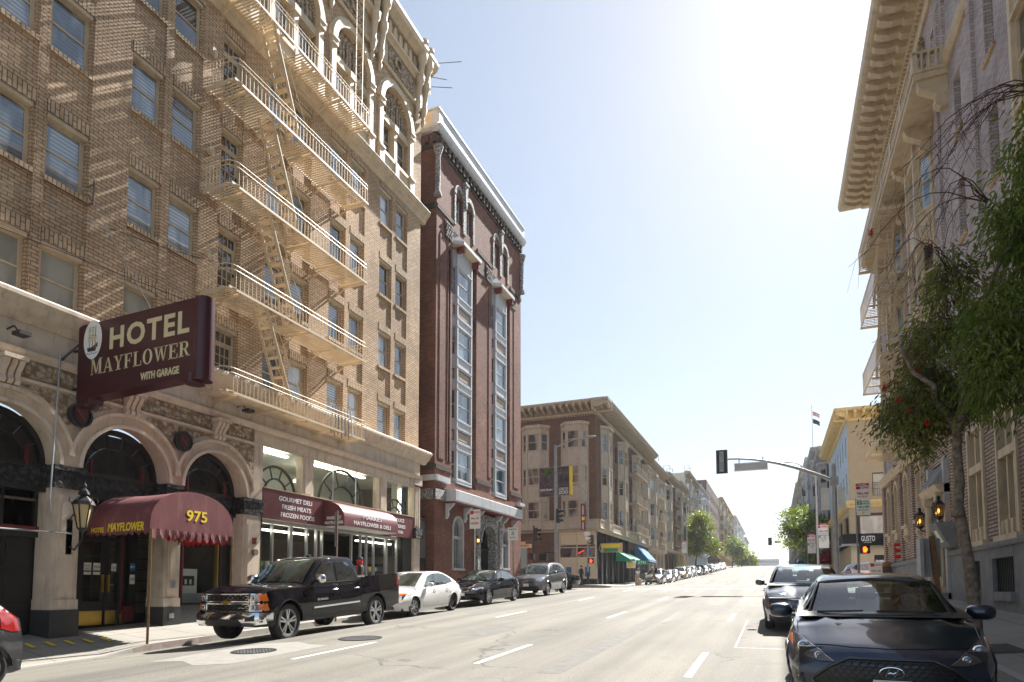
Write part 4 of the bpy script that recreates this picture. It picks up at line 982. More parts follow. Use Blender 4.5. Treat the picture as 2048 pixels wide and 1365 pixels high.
mb.mould([(24.25, -.2), (24.25, .1), (24.32, .22), (24.45, .30), (24.58, .32), (24.62, .18), (25.35, .18), (25.36, .24), (25.44, .24), (25.44, -.2)], a-.20, b+.20)
mb.T = FW(a); mb.mould([(24.25, -.2), (24.25, .1), (24.32, .22), (24.45, .30), (24.58, .32), (24.62, .18), (25.35, .18), (25.36, .24), (25.44, .24), (25.44, -.2)], -29, -14.8); mb.T = L
mb.box(a-.05, 28.3, 6.85, 7.12, 0, .18); mb.T = FW(a); mb.box(-29, -14.82, 6.85, 7.12, 0, .14); mb.T = L; mb.box(37.6, b+.1, 6.9, 7.1, 0, .25)
mb.build('white_parapet', RB)
mb = MB(L, 'beige_paint'); mb.T = FW(a-.19); mb.box(-29, -14.82, 24.66, 25.34, 0, .006); mb.T = L; mb.build('parapet_panel', RB)
mb = MB(None, 'carved_white')
for (x, y) in ((-14.92, 26.95), (-14.9, 38.3)):
    mb.lathe([(.2, 20.95), (.2, 21.1), (.13, 21.2), (.13, 23.0), (.16, 23.1), (.24, 23.35), (.28, 23.5)], (x, y, 0), 10)
build_split(mb, 'corner_column', RB, smooth=40)
# bay windows
def bay(s0, s1, first=False):
    q = [(s0+.02, -.62), (s0+.62, -.02), (s1-.62, -.02), (s1-.02, -.62)]
    fr = MB(L, 'white_trim')
    for (z0, z1) in ((7.05, 7.3), (8.8, 9.25), (9.9, 10.42), (11.97, 12.45), (13.15, 13.78), (15.3, 15.85), (16.5, 16.98), (18.5, 19.5)):
        fr.prism([(q[0][0], 0), (q[1][0], 0), (q[1][0], .1), (q[0][0], .1)], 0, 0.001) if 0 else None
        n = len(q); 
        for (u0, w0), (u1, w1) in zip(q, q[1:]):
            A = [fr.p((u, v, w)) for u, v, w in ((u0, z0, w0), (u1, z0, w1), (u1, z1, w1), (u0, z1, w0))]; fr.face(A)
        top = [fr.p((u, z1, w)) for u, w in q]; fr.face(top); bot = [fr.p((u, z0, w)) for u, w in q]; fr.face(bot)
        # projecting sill lip
        e = .05
        for zz in (z0+.04, z1-.06):
            qq = [(q[0][0], q[0][1]+e), (q[1][0]-e*.4, q[1][1]+e), (q[2][0]+e*.4, q[2][1]+e), (q[3][0], q[3][1]+e)]
            A = [fr.p((u, zz-.03, w)) for u, w in qq]; B = [fr.p((u, zz+.03, w)) for u, w in qq]
            for k in range(3): fr.face((A[k], A[k+1], B[k+1], B[k]))
            fr.face(A); fr.face(B)
    for (u, w) in q:
        for d in (0,): fr.bar((u, 7.05, w-.03), (u, 19.4, w-.03), .13, .13)
    fr.build('bay_frame', RB)
    for fi, (z0, z1) in enumerate(((7.3, 8.8), (10.42, 11.97), (13.78, 15.3), (16.98, 18.5))):
        for k in range(3):
            (u0, w0), (u1, w1) = q[k], q[k+1]
            T_, Ln = AW(-15+w0, u0, -15+w1, u1)
            m = MB(T_, 'white_trim'); w_ = -.06; c0, c1 = .10, Ln-.10
            # note: travel along +y means outward (+x) is to the right
            m.box(c0-.03, c0+.04, z0, z1, w_-.04, w_+.03); m.box(c1-.04, c1+.03, z0, z1, w_-.04, w_+.03); m.box(c0, c1, z0, z0+.06, w_-.04, w_+.03); m.box(c0, c1, z1-.06, z1, w_-.04, w_+.03); zm = (z0+z1)/2; m.box(c0, c1, zm-.025, zm+.025, w_-.03, w_+.02)
            o = m.build('window', RB); g = MB(T_, 'bay_blue' if k == 1 else 'window_dark'); g.box(c0+.03, c1-.03, z0+.05, z1-.05, w_-.03, w_-.02); g.build('pane', o)
    m = MB(None, 'oxblood')
    for z0, z1 in ((9.3, 9.85), (12.52, 13.08), (15.92, 16.44)):
        for k in range(3):
            (u0, w0), (u1, w1) = q[k], q[k+1]; m.T, Ln = AW(-15+w0, u0, -15+w1, u1)
            m.mat('white_trim'); m.box(0, Ln, z0-.1, z1+.12, -.06, -.045); m.mat('oxblood'); m.box(.14, Ln-.14, z0, z1, -.044, -.03); m.mat('cream_grey_trim'); m.box(.2, Ln-.2, z0+.08, z1-.08, -.03, -.022)
            m.mat('white_trim'); m.box(.1, Ln-.1, z0-.05, z0, -.04, .02); m.box(.1, Ln-.1, z1, z1+.05, -.04, .02)
    m.build('spandrel_panels', RB)
    m = MB(L, 'beige_paint'); e = .5
    qq = [(q[0][0]-.1, -.2+.0), (q[1][0]-.25, q[1][1]+e), (q[2][0]+.25, q[2][1]+e), (q[3][0]+.1, -.2)]
    m.mat('beige_paint'); m.poly([(u, 19.5, w) for u, w in qq]); m.mat('white_trim')
    A = [m.p((u, 19.5, w)) for u, w in qq]; B = [m.p((u, 19.68, w)) for u, w in qq]
    for k in range(3): m.face((A[k], A[k+1], B[k+1], B[k]))
    C = [m.p((u, 20.2, -.02)) for u in (q[0][0], q[1][0], q[2][0], q[3][0])]
    m.mat('stone_grey')
    for k in range(3): m.face((B[k], B[k+1], C[k+1], C[k]))
    m.mat('oxblood')
    for u in (q[1][0]-.05, q[2][0]+.05): m.box(u-.09, u+.09, 19.2, 19.5, -.02, .42)
    m.build('bay_roof', RB)
for s in sh: bay(*s)
for s0, s1 in sh:
    for cc in (s0+.715, s0+1.915):
        m = MB(L, 'red_brick'); m.arch_wall(cc-.365, cc+.365, 22.3, 22.75, cc, .33, 22.3, -.02, .3, 12); m.build('arch_head', RB)
        m = MB(L, 'white_trim'); m.box(cc-.33, cc-.28, 20.87, 22.3, -.26, -.18); m.box(cc+.28, cc+.33, 20.87, 22.3, -.26, -.18); m.box(cc-.3, cc+.3, 21.65, 21.71, -.26, -.18); m.ring_seg(cc, 22.3, .28, .34, -.26, -.18, 0, math.pi, 12); o = m.build('arched_window', RB)
        g = MB(L, 'window_dark'); g.poly([(cc-.32, 20.87, -.24), (cc+.32, 20.87, -.24)]+[(cc+.32*math.cos(math.pi*k/12), 22.3+.32*math.sin(math.pi*k/12), -.24) for k in range(13)]); g.build('pane', o)
# entrance canopy and doorway
mb = MB(L, 'white_trim'); mb.mould([(5.95, 0), (5.93, .62), (5.99, .68), (6.48, .68), (6.52, .60), (6.56, 0)], 27.95, 36.9); mb.mat('oxblood'); mb.box(28.0, 36.85, 5.86, 5.94, 0, .6); mb.mat('white_trim')
for u in (28.2, 30.2, 31.7, 34.3, 35.2, 36.8): mb.mould([(5.1, 0), (5.12, .06), (5.3, .16), (5.5, .12), (5.7, .34), (5.88, .5), (5.9, 0)], u-.08, u+.08)
mb.build('entrance_canopy', RB)
mb = MB(L, 'carved_white')
mb.arch_wall(31.45, 34.65, 1.4, 5.75, 33.05, 1.0, 4.2, .12, .5, 20); mb.ring_seg(33.05, 4.2, 1.0, 1.16, .12, .2, 0, math.pi, 20)
for u in (31.55, 34.55): mb.box(u-.14, u+.14, 1.4, 5.7, .12, .24)
for k in range(6): mb.lathe([(.04, 0), (.1, .05), (.04, .1)], (32.2+.34*k, 5.55, .16), 8, 'z') if 0 else mb.box(32.1+.34*k, 32.3+.34*k, 5.4, 5.65, .12, .24)
mb.build('stone_portal', RB)
mb = MB(L, 'black_paint'); mb.box(31.9, 34.2, 1.2, 5.4, -2.2, -2.1); mb.box(31.9, 31.95, 1.2, 5.3, -2.2, -.3); mb.box(34.15, 34.2, 1.2, 5.3, -2.2, -.3)
for k in range(15): mb.box(32.1+.13*k, 32.125+.13*k, 1.5, 3.9, -.34, -.31)
mb.box(32.05, 34.05, 3.85, 3.95, -.36, -.3); mb.build('iron_gate', RB)
for (uc, hw, z0, hh) in ((29.5, .58, 2.7, 4.75), (35.8, .5, 2.9, 4.75)):
    m = MB(L, 'stone_grey'); m.ring_seg(uc, hh, hw-.09, hw+.06, -.26, .04, 0, math.pi, 14)
    for sg in (-1, 1): m.box(uc+sg*hw-.07, uc+sg*hw+.07, z0, hh, -.26, .03)
    m.box(uc-hw-.1, uc+hw+.1, z0-.12, z0, -.1, .08); m.box(uc-hw, uc+hw, 4.2, 4.35, -.26, -.1)
    for k in range(5): m.box(uc-hw+.12+k*hw*.42, uc-hw+.14+k*hw*.42, z0, 4.2, -.16, -.14)
    o = m.build('arched_window', RB); g = MB(L, 'window_blue' if uc > 30 else 'window_blind'); g.poly([(uc-hw, z0, -.24), (uc+hw, z0, -.24)]+[(uc+hw*math.cos(math.pi*k/12), hh+hw*math.sin(math.pi*k/12), -.24) for k in range(13)]); g.build('pane', o)
mb = MB(L, 'stone_grey'); mb.box(a-.03, 31.4, .7, 1.75, 0, .12); mb.box(34.7, b+.03, .9, 2.0, 0, .12); build_split(mb, 'stone_base', RB)
mb = MB(L, 'bulb'); mb.cyl((31.3, 4.15, .3), (31.3, 4.32, .3), .05, 8); mb.mat('black_iron'); mb.cyl((31.3, 4.32, .3), (31.3, 4.45, .3), .09, 8, .02); mb.cyl((31.3, 4.05, .3), (31.3, 4.15, .3), .02, 8, .09); mb.bar((31.3, 4.45, .1), (31.3, 4.45, .3), .02, .02); mb.build('porch_lamp', RB)
GT = thing('alley_gate', (-15.3, 26.2, 1.1), 'tall dark corrugated gate closing the gap between hotel and brick building', 'gate')
mb = MB(L, 'inside_dark'); mb.box(25.5, 26.95, .8, 4.9, -.5, -.42)
mb.build('leaf', GT); mb = MB(L, 'steel_pole')
for k in range(14): mb.box(25.52+.1*k, 25.56+.1*k, 3.1, 4.88, -.42, -.385)
mb.mat('umber_brick'); mb.box(25.5, 26.95, 4.9, 5.0, -.6, -.35); mb.build('corrugation', GT)

# ================================================================ generic row building pieces
win_cache = {}
def winproto(wd, ht, frame, pane):
    k = (round(wd, 2), round(ht, 2), frame, pane)
    if k not in win_cache: win_cache[k] = P(sash('window', wd, ht, (frame, pane), dep=.08, fr=.06))
    return win_cache[k]
def place_win(parent, face, u, z, wd, ht, depth, frame, pane):
    o = winproto(wd, ht, frame, pane)
    kind, c = face
    if kind == 'L': return inst(o, (c-depth, u, z), R(90), parent)
    if kind == 'R': return inst(o, (c+depth, u+wd, z), R(-90), parent)
    return inst(o, (u, c+depth, z), 0, parent)
def faceT(face): return {'L': LW, 'R': RW, 'F': FW}[face[0]](face[1])
def win_grid(parent, face, us, zs, wd, ht, frame, pane, depth=.15):
    for z in zs:
        for u in us: place_win(parent, face, u, z, wd, ht, depth, frame, pane if isinstance(pane, str) else rnd.choice(pane))
def wallgrid(mb, face, a0, a1, b0, b1, us, zs, wd, ht, depth=.18, sill=None):
    mb.T = faceT(face); mb.wall(a0, a1, b0, b1, 0, [(u, u+wd, z, z+ht) for u in us for z in zs], depth)
def cornice(mb, face, a0, a1, z, out, h, brk=.6):
    mb.T = faceT(face)
    mb.mould([(z-h*1.3, 0), (z-h*1.3, .12), (z-h*1.1, .2), (z-h*1.0, .1), (z-h*.35, .1), (z-h*.3, out*.9), (z-h*.15, out), (z, out+.05), (z+.03, 0)], a0, a1)
    k = a0+.15
    while k < a1-.2: mb.mould([(z-h*1.0, .1), (z-h*.98, out*.35), (z-h*.72, out*.8), (z-h*.62, out*.92), (z-h*.3, out*.92), (z-h*.3, .1)], k, k+.2); k += brk
def oriel(parent, face, u0, u1, zs, ht, z0, z1, out, trim, pane, frame=None, cap=True):
    "three sided projecting bay with its windows"
    T = faceT(face); m = MB(T, trim); c = (u1-u0)*.24; q = [(u0, 0), (u0+c, out), (u1-c, out), (u1, 0)]
    edges_ = [z0]; 
    for z in zs: edges_ += [z, z+ht]
    edges_ += [z1]
    for za, zb in zip(edges_[::2], edges_[1::2]):
        for (a0, w0), (a1, w1) in zip(q, q[1:]): m.poly([(a0, za, w0), (a1, za, w1), (a1, zb, w1), (a0, zb, w0)])
        m.poly([(a, za, w) for a, w in q]); m.poly([(a, zb, w) for a, w in q])
        e = .07
        for zz in (za+.05, zb-.07):
            qq = [(u0-e, 0), (u0+c-e*.5, out+e), (u1-c+e*.5, out+e), (u1+e, 0)]
            A = [m.p((a, zz-.04, w)) for a, w in qq]; B = [m.p((a, zz+.04, w)) for a, w in qq]
            for k in range(3): m.face((A[k], A[k+1], B[k+1], B[k]))
            m.face(A); m.face(B)
        if zb-za > .7 and trim in ('cream_grey_trim', 'pale_paint'):
            m.mat('stone_grey')
            for (a0, w0), (a1, w1) in zip(q, q[1:]):
                f = lambda t: (a0+(a1-a0)*t, w0+(w1-w0)*t+.012)
                p0, p1 = f(.16), f(.84); m.poly([(p0[0], za+.2, p0[1]), (p1[0], za+.2, p1[1]), (p1[0], zb-.2, p1[1]), (p0[0], zb-.2, p0[1])])
            m.mat(trim)
        if zb-za > .7:     # raised panels
            for (a0, w0), (a1, w1) in zip(q, q[1:]):
                f = lambda t: (a0+(a1-a0)*t, w0+(w1-w0)*t+.03)
                p0, p1 = f(.22), f(.78); m.poly([(p0[0], za+.25, p0[1]), (p1[0], za+.25, p1[1]), (p1[0], zb-.25, p1[1]), (p0[0], zb-.25, p0[1])])
    for a, w in q: m.bar((a, z0, w-.02), (a, z1, w-.02), .16, .16)
    for t in (.5,): pass
    if cap:
        e = .18; qq = [(u0-e, 0), (u0+c-e*.5, out+e), (u1-c+e*.5, out+e), (u1+e, 0)]
        A = [m.p((a, z1, w)) for a, w in qq]; B = [m.p((a, z1+.28, w)) for a, w in qq]
        for k in range(3): m.face((A[k], A[k+1], B[k+1], B[k]))
        m.face(A); m.face(B)
    m.build('oriel', parent)
    for z in zs:
        for (a0, w0), (a1, w1) in zip(q, q[1:]):
            Ln = math.hypot(a1-a0, w1-w0); da, dw = (a1-a0)/Ln, (w1-w0)/Ln
            mm = MB(T, frame or trim); s0, s1 = .12, Ln-.12
            pt = lambda s_, v, d: (a0+da*s_-dw*0+0*d, v, w0+dw*s_-.05+d)
            def bx(sa, sb, za, zb, d0, d1, m_=mm):
                i = [m_.p(pt(*t)) for t in ((sa, za, d0), (sb, za, d0), (sb, zb, d0), (sa, zb, d0), (sa, za, d1), (sb, za, d1), (sb, zb, d1), (sa, zb, d1))]
                for f_ in ((0, 3, 2, 1), (4, 5, 6, 7), (0, 1, 5, 4), (1, 2, 6, 5), (2, 3, 7, 6), (3, 0, 4, 7)): m_.face([i[k] for k in f_])
            bx(s0-.06, s0+.05, z, z+ht, -.06, .03); bx(s1-.05, s1+.06, z, z+ht, -.06, .03); bx(s0, s1, z+ht*.5-.03, z+ht*.5+.03, -.05, .02); bx(s0, s1, z, z+.06, -.05, .02); bx(s0, s1, z+ht-.06, z+ht, -.05, .02)
            o = mm.build('window', parent); g = MB(T, rnd.choice(pane) if not isinstance(pane, str) else pane); bx(s0+.04, s1-.04, z+.05, z+ht-.05, -.05, -.03, g); g.build('pane', o)

# ================================================================ CORNER BUILDING ACROSS THE SIDE STREET
CB = thing('corner_building', (-15, 57.3, gz(57)), 'four storey brown brick corner building with cream oriel bays and a deep bracketed cornice', 'building')
FA, FL = ('F', 57.3), ('L', -15)
zs3 = [8.25, 11.45, 14.75]; H3 = 1.6
mb = MB(FW(57.3), 'brown_brick')
mb.wall(-30, -15, 7.0, 18.2, 0); mb.wall(-30, -18.5, 1.5, 7.0, 0); mb.wall(-18.5, -15.9, 7.0, 7.01, 0)
nm = [71.6, 73.4]
mb.T = LW(-15); mb.wall(57.3, 83.5, 7.0, 18.2, 0, [(u, u+.8, z, z+H3) for u in (65.0, 72.6, 77.3) for z in zs3], .2)
mb.poly([(83.5, 1.5, 0), (83.5, 18.6, 0), (83.5, 18.6, -15), (83.5, 1.5, -15)]); mb.poly([(57.3, 18.3, 0), (83.5, 18.3, 0), (83.5, 18.3, -15), (57.3, 18.3, -15)])
mb.wall(71.5, 83.5, 1.6, 7.0, 0, [(72.3, 76.3, 2.3, 6.2), (77.2, 82.6, 2.3, 6.2)], .3)
mb.build('brick_wall', CB)
for u in (65.0, 72.6, 77.3):
    for z in zs3: place_win(CB, FL, u, z, .8, 1.6, .2, 'cream_grey_trim', 'window_dark')
oriel(CB, FA, -18.25, -15.75, zs3, H3, 7.2, 16.9, .6, 'cream_grey_trim', 'sash_cream'); oriel(CB, FA, -22.2, -19.6, zs3, H3, 7.2, 16.9, .6, 'cream_grey_trim', 'sash_cream'); oriel(CB, FA, -27.0, -24.2, zs3, H3, 7.2, 17.0, .7, 'cream_grey_trim', 'window_curtain')
for u0, u1 in ((59.2, 61.9), (66.4, 69.2), (73.7, 76.3), (79.7, 82.4)): oriel(CB, FL, u0, u1, zs3, H3, 7.2, 16.9, .58, 'cream_grey_trim', ['window_curtain', 'window_dark', 'window_blue'])
mb = MB(None, 'cream_grey_trim')
for fc, a0, a1 in ((FA, -30, -13.45), (FL, 55.75, 83.3)):
    cornice(mb, fc, a0, a1, 18.9, 1.5, .75, .62)
    mb.T = faceT(fc); 
    lo, hi = (-30, -14.9) if fc[0] == 'F' else (57.2, 83.5)
    mb.mould([(6.95, 0), (6.95, .15), (7.1, .22), (7.16, .42), (7.25, .48), (7.3, .42), (7.85, .40), (7.95, .46), (8.05, .46), (8.1, 0)], lo, hi+.1)
    k = lo
    while k < hi: mb.box(k, k+.12, 17.75, 17.9, 0, .14); k += .24
mb.build('cornice', CB)
mb = MB(FW(57.3), 'cream_trim')
mb.box(-18.6, -18.45, 2.6, 7.0, -.1, .1); mb.box(-15.12, -15.0, 2.6, 7.0, -.1, .08)
for z in (2.6, 5.45, 5.72, 6.92): mb.box(-18.5, -15.05, z, z+.09, -.1, .07)
for x in (-16.85,): mb.box(x-.04, x+.04, 2.6, 7.0, -.1, .06)
mb.mat('beige_paint'); mb.box(-18.45, -15.1, 5.8, 6.95, -.08, .0); mb.box(-18.45, -15.1, 2.68, 4.6, -.08, .0); mb.mat('sash_cream'); mb.box(-18.45, -15.1, 4.6, 5.46, -.08, 0); mb.mat('inside_dark'); mb.box(-18.6, -15.0, 1.7, 2.6, -.1, .04)
mb.mat('neon_red'); mb.bar((-16.7, 4.95, .03), (-16.2, 5.2, .03), .03, .12); mb.mat('canvas_blue'); mb.box(-15.9, -15.5, 4.85, 5.15, .0, .03)
mb.mat('canvas_blue'); mb.box(-17.9, -17.4, 2.8, 3.7, .0, .02); mb.box(-16.1, -15.6, 2.8, 3.7, 0, .02); mb.mat('window_dark'); mb.box(-22.6, -21.2, 3.6, 5.6, .0, .02)
mb.build('shop_window', CB)
mb = MB(LW(-15), 'black_paint')
mb.wall(57.3, 71.5, 1.5, 7.0, -.35); 
for u in (57.35, 59.1, 61.0, 63.4, 65.8, 68.3, 71.2): mb.box(u, u+.22, 1.6, 7.0, -.3, .02)
mb.mat('window_dark'); 
for u in (57.6, 59.4, 61.3, 63.7, 66.1, 68.6): mb.mat('window_blue'); mb.box(u, u+1.5, 2.2, 5.2, -.34, -.3); mb.mat('window_dark'); mb.box(u, u+1.5, 5.5, 6.8, -.34, -.3)
mb.mat('inside_dark'); mb.box(72.3, 76.3, 1.8, 6.2, -.35, -.3); mb.box(77.2, 82.6, 1.8, 6.2, -.35, -.3)
mb.mat('alu')
for u in (72.3, 73.6, 75.0, 76.2, 78.6, 80.2): mb.box(u, u+.06, 1.9, 5.6, -.3, -.25)
mb.build('corner_shopfront', CB)
FE3 = thing('fire_escape', (-15, 70.5, 8), 'beige fire escape balconies on the street side of the brown corner building', 'fire escape')
for z in (8.0, 11.3, 14.6): 
    fe_level(L, 70.4, 77.4, z-.1, 1.1, FE3, rail=.9, step=.16, mat='cream_grey_trim', w0=.05)
fe_ladder(L, 72, 14.5, 74.3, 11.2, .5, 1.0, FE3, 'cream_grey_trim', 9); fe_ladder(L, 72, 11.2, 74.3, 7.9, .5, 1.0, FE3, 'cream_grey_trim', 9)
def slope_awning(name, face, u0, u1, ztop, zbot, out, mat, label, txt=None, tmat='white_letter', grp=None, drop=.3):
    T = faceT(face); loc = T((u0+u1)/2, zbot, 0); t = thing(name, loc, label, 'awning', grp)
    m = MB(T, mat); m.poly([(u0, ztop, .02), (u1, ztop, .02), (u1, zbot, out), (u0, zbot, out)]); m.poly([(u0, zbot, out), (u1, zbot, out), (u1, zbot-drop, out), (u0, zbot-drop, out)])
    for u in (u0, u1): m.poly([(u, ztop, .02), (u, zbot, out), (u, zbot-drop, out), (u, zbot-drop*.6, .02)])
    if txt: add_text(m, txt, (u1-u0)*.7, drop*.55, (lambda u, v, w: ((u0+u1)/2+(u if face[0] == 'L' else -u), zbot-drop/2+v, out+.01+w)) if face[0] != 'F' else (lambda u, v, w: ((u0+u1)/2+u, zbot-drop/2+v, out+.01+w)), tmat)
    m.build('canvas', t); return t
slope_awning('awning', FL, 65.0, 72.2, 5.6, 4.7, 1.5, 'canvas_green', 'green sloping shop awning on the brown corner building', 'ATM', grp=None)
slope_awning('awning', FL, 74.5, 80.0, 6.9, 5.1, 1.6, 'canvas_blue', 'steep blue awning with white and red marks past the green awning', 'CAFE')
SB = thing('hanging_sign', (-14.6, 59.3, 4.8), 'yellow and green hanging board on the corner of the brown brick building', 'sign')
m = MB(FW(58.6), 'ochre_paint'); m.box(-14.9, -12.9, 5.05, 5.9, 0, .12); m.mat('yellow_letter'); m.box(-14.8, -13.1, 5.5, 5.8, .12, .13); m.mat('green_letter'); m.box(-14.6, -13.3, 5.1, 5.42, .12, .13); m.build('board', SB)
m = MB(FW(58.6), 'white_trim'); m.bar((-15.1, 5.4, .06), (-14.9, 5.9, .06), .04, .04); m.bar((-15.1, 5.4, .06), (-14.9, 5.1, .06), .04, .04); m.build('bracket', SB)
AT = thing('hanging_sign', (-13.8, 66, 4), 'small white round-logo sign beside a green cash machine board under the green awning', 'sign')
m = MB(FW(65.5), 'paper'); m.box(-14.0, -13.1, 3.8, 4.7, 0, .1); m.mat('canvas_blue'); m.box(-14.0, -13.1, 4.55, 4.72, .1, .11); m.mat('yellow_letter'); m.ring_seg(-13.55, 4.18, .12, .3, .1, .12, 0, 2*math.pi, 14); m.mat('canvas_green'); m.box(-13.0, -11.9, 4.1, 4.6, 0, .1); add_text(m, 'ATM', .8, .3, lambda u, v, w: (-12.45+u, 4.35+v, .11+w)); m.build('board', AT)
VS = thing('vertical_banner', (-15, 58.5, 10.6), 'tiny yellow blade sign seen past the edge of the red brick building', 'sign')
m = MB(FW(49), 'yellow_letter'); m.box(-19.72, -19.5, 10.9, 11.8, 0, .1); m.box(-19.72, -19.52, 6.9, 7.3, 0, .1); m.build('board', VS)

# ================================================================ ROW BEYOND, LEFT SIDE
def row_building(face, y0, y1, zt, wall, trim, label, bays=(), us=(), floors=3, ht=1.6, base=None, fe=None, cor=True, first=4.3, pane=('window_dark', 'window_blue', 'window_curtain'), depth=14, roofstuff=False, out=.9):
    g0 = gz(y0); T = faceT(face); t = thing('building' if False else 'row_building', T((y0+y1)/2, g0, 0), label, 'building')
    top = zt; gap = (top-1.6-g0-first)/floors; zs = [g0+first+gap*k+gap*.30 for k in range(floors)]
    m = MB(T, wall); m.wall(y0, y1, g0+first-.3, top, 0, [(u, u+.9, z, z+ht) for u in us for z in zs], .2)
    for u in (y0, y1): m.poly([(u, g0-1, 0), (u, top, 0), (u, top, -depth), (u, g0-1, -depth)])
    m.poly([(y0, top-.3, 0), (y1, top-.3, 0), (y1, top-.3, -depth), (y0, top-.3, -depth)])
    m.mat(base or wall); m.wall(y0, y1, g0-1, g0+first-.3, -.02, [(y0+.8+k*3.0, y0+2.8+k*3.0, g0+.9, g0+3.6) for k in range(int((y1-y0-1)/3.0))], .4)
    m.build('wall', t)
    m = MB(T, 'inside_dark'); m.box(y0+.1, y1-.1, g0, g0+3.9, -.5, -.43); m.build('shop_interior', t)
    for z in zs:
        for u in us: place_win(t, face, u, z, .9, ht, .2, trim, rnd.choice(pane))
    for u0, u1 in bays: oriel(t, face, u0, u1, zs, ht, g0+first-.1, zs[-1]+ht+.5, .75, trim, list(pane))
    m = MB(None, trim)
    if cor: cornice(m, face, y0-.1, y1+.3, top+.25, out, .6, .7)
    m.T = T; m.mould([(g0+first-.4, 0), (g0+first-.4, .2), (g0+first-.2, .4), (g0+first-.05, .4), (g0+first, 0)], y0, y1)
    if roofstuff:
        for u in (y0+2, y0+5): m.tube([(u, top, -.3), (u, top+1.6, -.3), (u, top+1.6, .6), (u, top+1.0, .6)], .03, 5); m.tube([(u+.4, top, -.3), (u+.4, top+1.6, -.3), (u+.4, top+1.6, .6), (u+.4, top+1.0, .6)], .03, 5)
    m.build('cornice', t)
    if fe:
        f = thing('fire_escape', T(fe[0], zs[0]-.5, 0), fe[2], 'fire escape')
        for z in zs: fe_level(T, fe[0], fe[1], z-.35, 1.05, f, rail=.95, step=.22, mat=fe[3] if len(fe) > 3 else trim)
        for za, zb in zip(zs, zs[1:]): fe_ladder(T, fe[0]+1.0, zb-.35, fe[0]+2.8, za-.35, .5, .95, f, fe[3] if len(fe) > 3 else trim, 8)
    return t
row_building(FL, 83.6, 96.8, 18.2, 'cream_grey_trim', 'cream_grey_trim', 'cream row building with round oriel bays right beyond the brown corner building', [(84.3, 87.2), (91.5, 94.6)], (88.3, 90.0), roofstuff=True, fe=(87.4, 91.3, 'fire escape between the oriel bays of the cream row building'))
row_building(FL, 96.9, 109.2, 18.9, 'umber_brick', 'cream_grey_trim', 'brown row building with deep cornice and a dark fire escape', [(98.0, 100.8)], (102.6, 104.4, 107), roofstuff=True, fe=(101.3, 107.9, 'rusty fire escape on the brown row building mid block', 'rusty_pole'))
row_building(FL, 109.3, 121.5, 19.5, 'ochre_paint', 'cream_grey_trim', 'ochre row building with two oriels behind the silver lamp post', [(110.3, 113.2), (117.4, 120.4)], (114.4, 116.0), roofstuff=True, fe=(113.4, 117.2, 'fire escape on the ochre row building', 'rusty_pole'))
row_building(FL, 121.6, 141.0, 23.3, 'pale_paint', 'cream_grey_trim', 'tall pale row building rising over its neighbours left of the tree', [(123, 126), (136, 139)], (128, 131, 133.5), 5, roofstuff=True, fe=(127.4, 134.8, 'fire escape on the tall pale row building', 'steel_pole'))
row_building(FL, 141.1, 163, 23.8, 'blue_paint_and_shade', 'pale_paint', 'blue grey Victorian row building with white bays', [(142.5, 146.5), (150, 154), (157.5, 161.5)], (), 4, roofstuff=False)
row_building(FL, 163.5, 201, 28.6, 'umber_brick', 'brown_brick', 'plain dark red brick warehouse with flat parapet above the street tree', (), tuple(166+2.6*k for k in range(13)), 5, out=.25, cor=False, depth=24)
row_building(FL, 204, 272, 29.5, 'ochre_paint', 'ochre_paint', 'yellow ochre building with rounded bays far up the street', [(205, 212), (222, 229), (240, 247), (258, 265)], (), 5, ht=2.0)
row_building(FL, 278, 372, 31.8, 'pale_paint', 'pale_paint', 'pale grey building near the crest of the hill', [(280, 288), (310, 318), (340, 348)], (), 5, ht=2.0)
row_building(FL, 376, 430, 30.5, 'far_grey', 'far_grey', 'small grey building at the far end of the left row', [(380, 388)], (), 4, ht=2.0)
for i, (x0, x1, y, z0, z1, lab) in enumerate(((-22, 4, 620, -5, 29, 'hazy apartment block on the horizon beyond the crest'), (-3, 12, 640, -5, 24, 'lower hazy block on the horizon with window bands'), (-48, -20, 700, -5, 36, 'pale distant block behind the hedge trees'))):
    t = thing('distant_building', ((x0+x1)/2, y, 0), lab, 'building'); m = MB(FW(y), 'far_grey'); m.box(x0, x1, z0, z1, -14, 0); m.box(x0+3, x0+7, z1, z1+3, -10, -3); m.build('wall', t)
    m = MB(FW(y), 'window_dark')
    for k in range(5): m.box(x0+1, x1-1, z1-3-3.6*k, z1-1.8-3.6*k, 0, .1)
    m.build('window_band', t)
# ================================================================ RIGHT SIDE: BIG GREY BRICK BUILDING
XR = 5.5; RT = RW(XR); FR = ('R', XR)
GB = thing('grey_building', (XR, 28, gz(28)), 'grey brick building with a huge bracketed cornice and rusticated lower storey on the right', 'building')
y0, y1 = -6.0, 38.8
rowsR = [7.75, 11.05, 14.35] # sills above
slot = [(19.0, 19.75), (22.05, 22.8), (14.2, 14.95)]
zR = [(8.9, 10.75), (12.2, 14.05), (15.5, 17.35)]
bayR = [(16.9, 15.1), (25.9, 28.6), (31.0, 33.4), (10.2, 12.6), (4.5, 7.0)]
holes = [(a, b, z0, z1) for a, b in slot+[(30.0, 30.6), (34.3, 35.0), (36.5, 37.1), (8.2, 8.9)] for z0, z1 in zR]
mb = MB(RT, 'grey_brick')
mb.wall(y0, y1, 7.3, 18.3, 0, holes, .28); 
top = []
for yc in (3, 7.5, 12, 16.5, 20.6, 24.4, 28.4, 32.4, 36.4): 
    for d in (-.75, 0, .75): top.append((yc+d-.24, yc+d+.24, 19.3, 20.9+(.35 if d == 0 else 0)))
mb.wall(y0, y1, 18.3, 22.3, 0, top, .3)
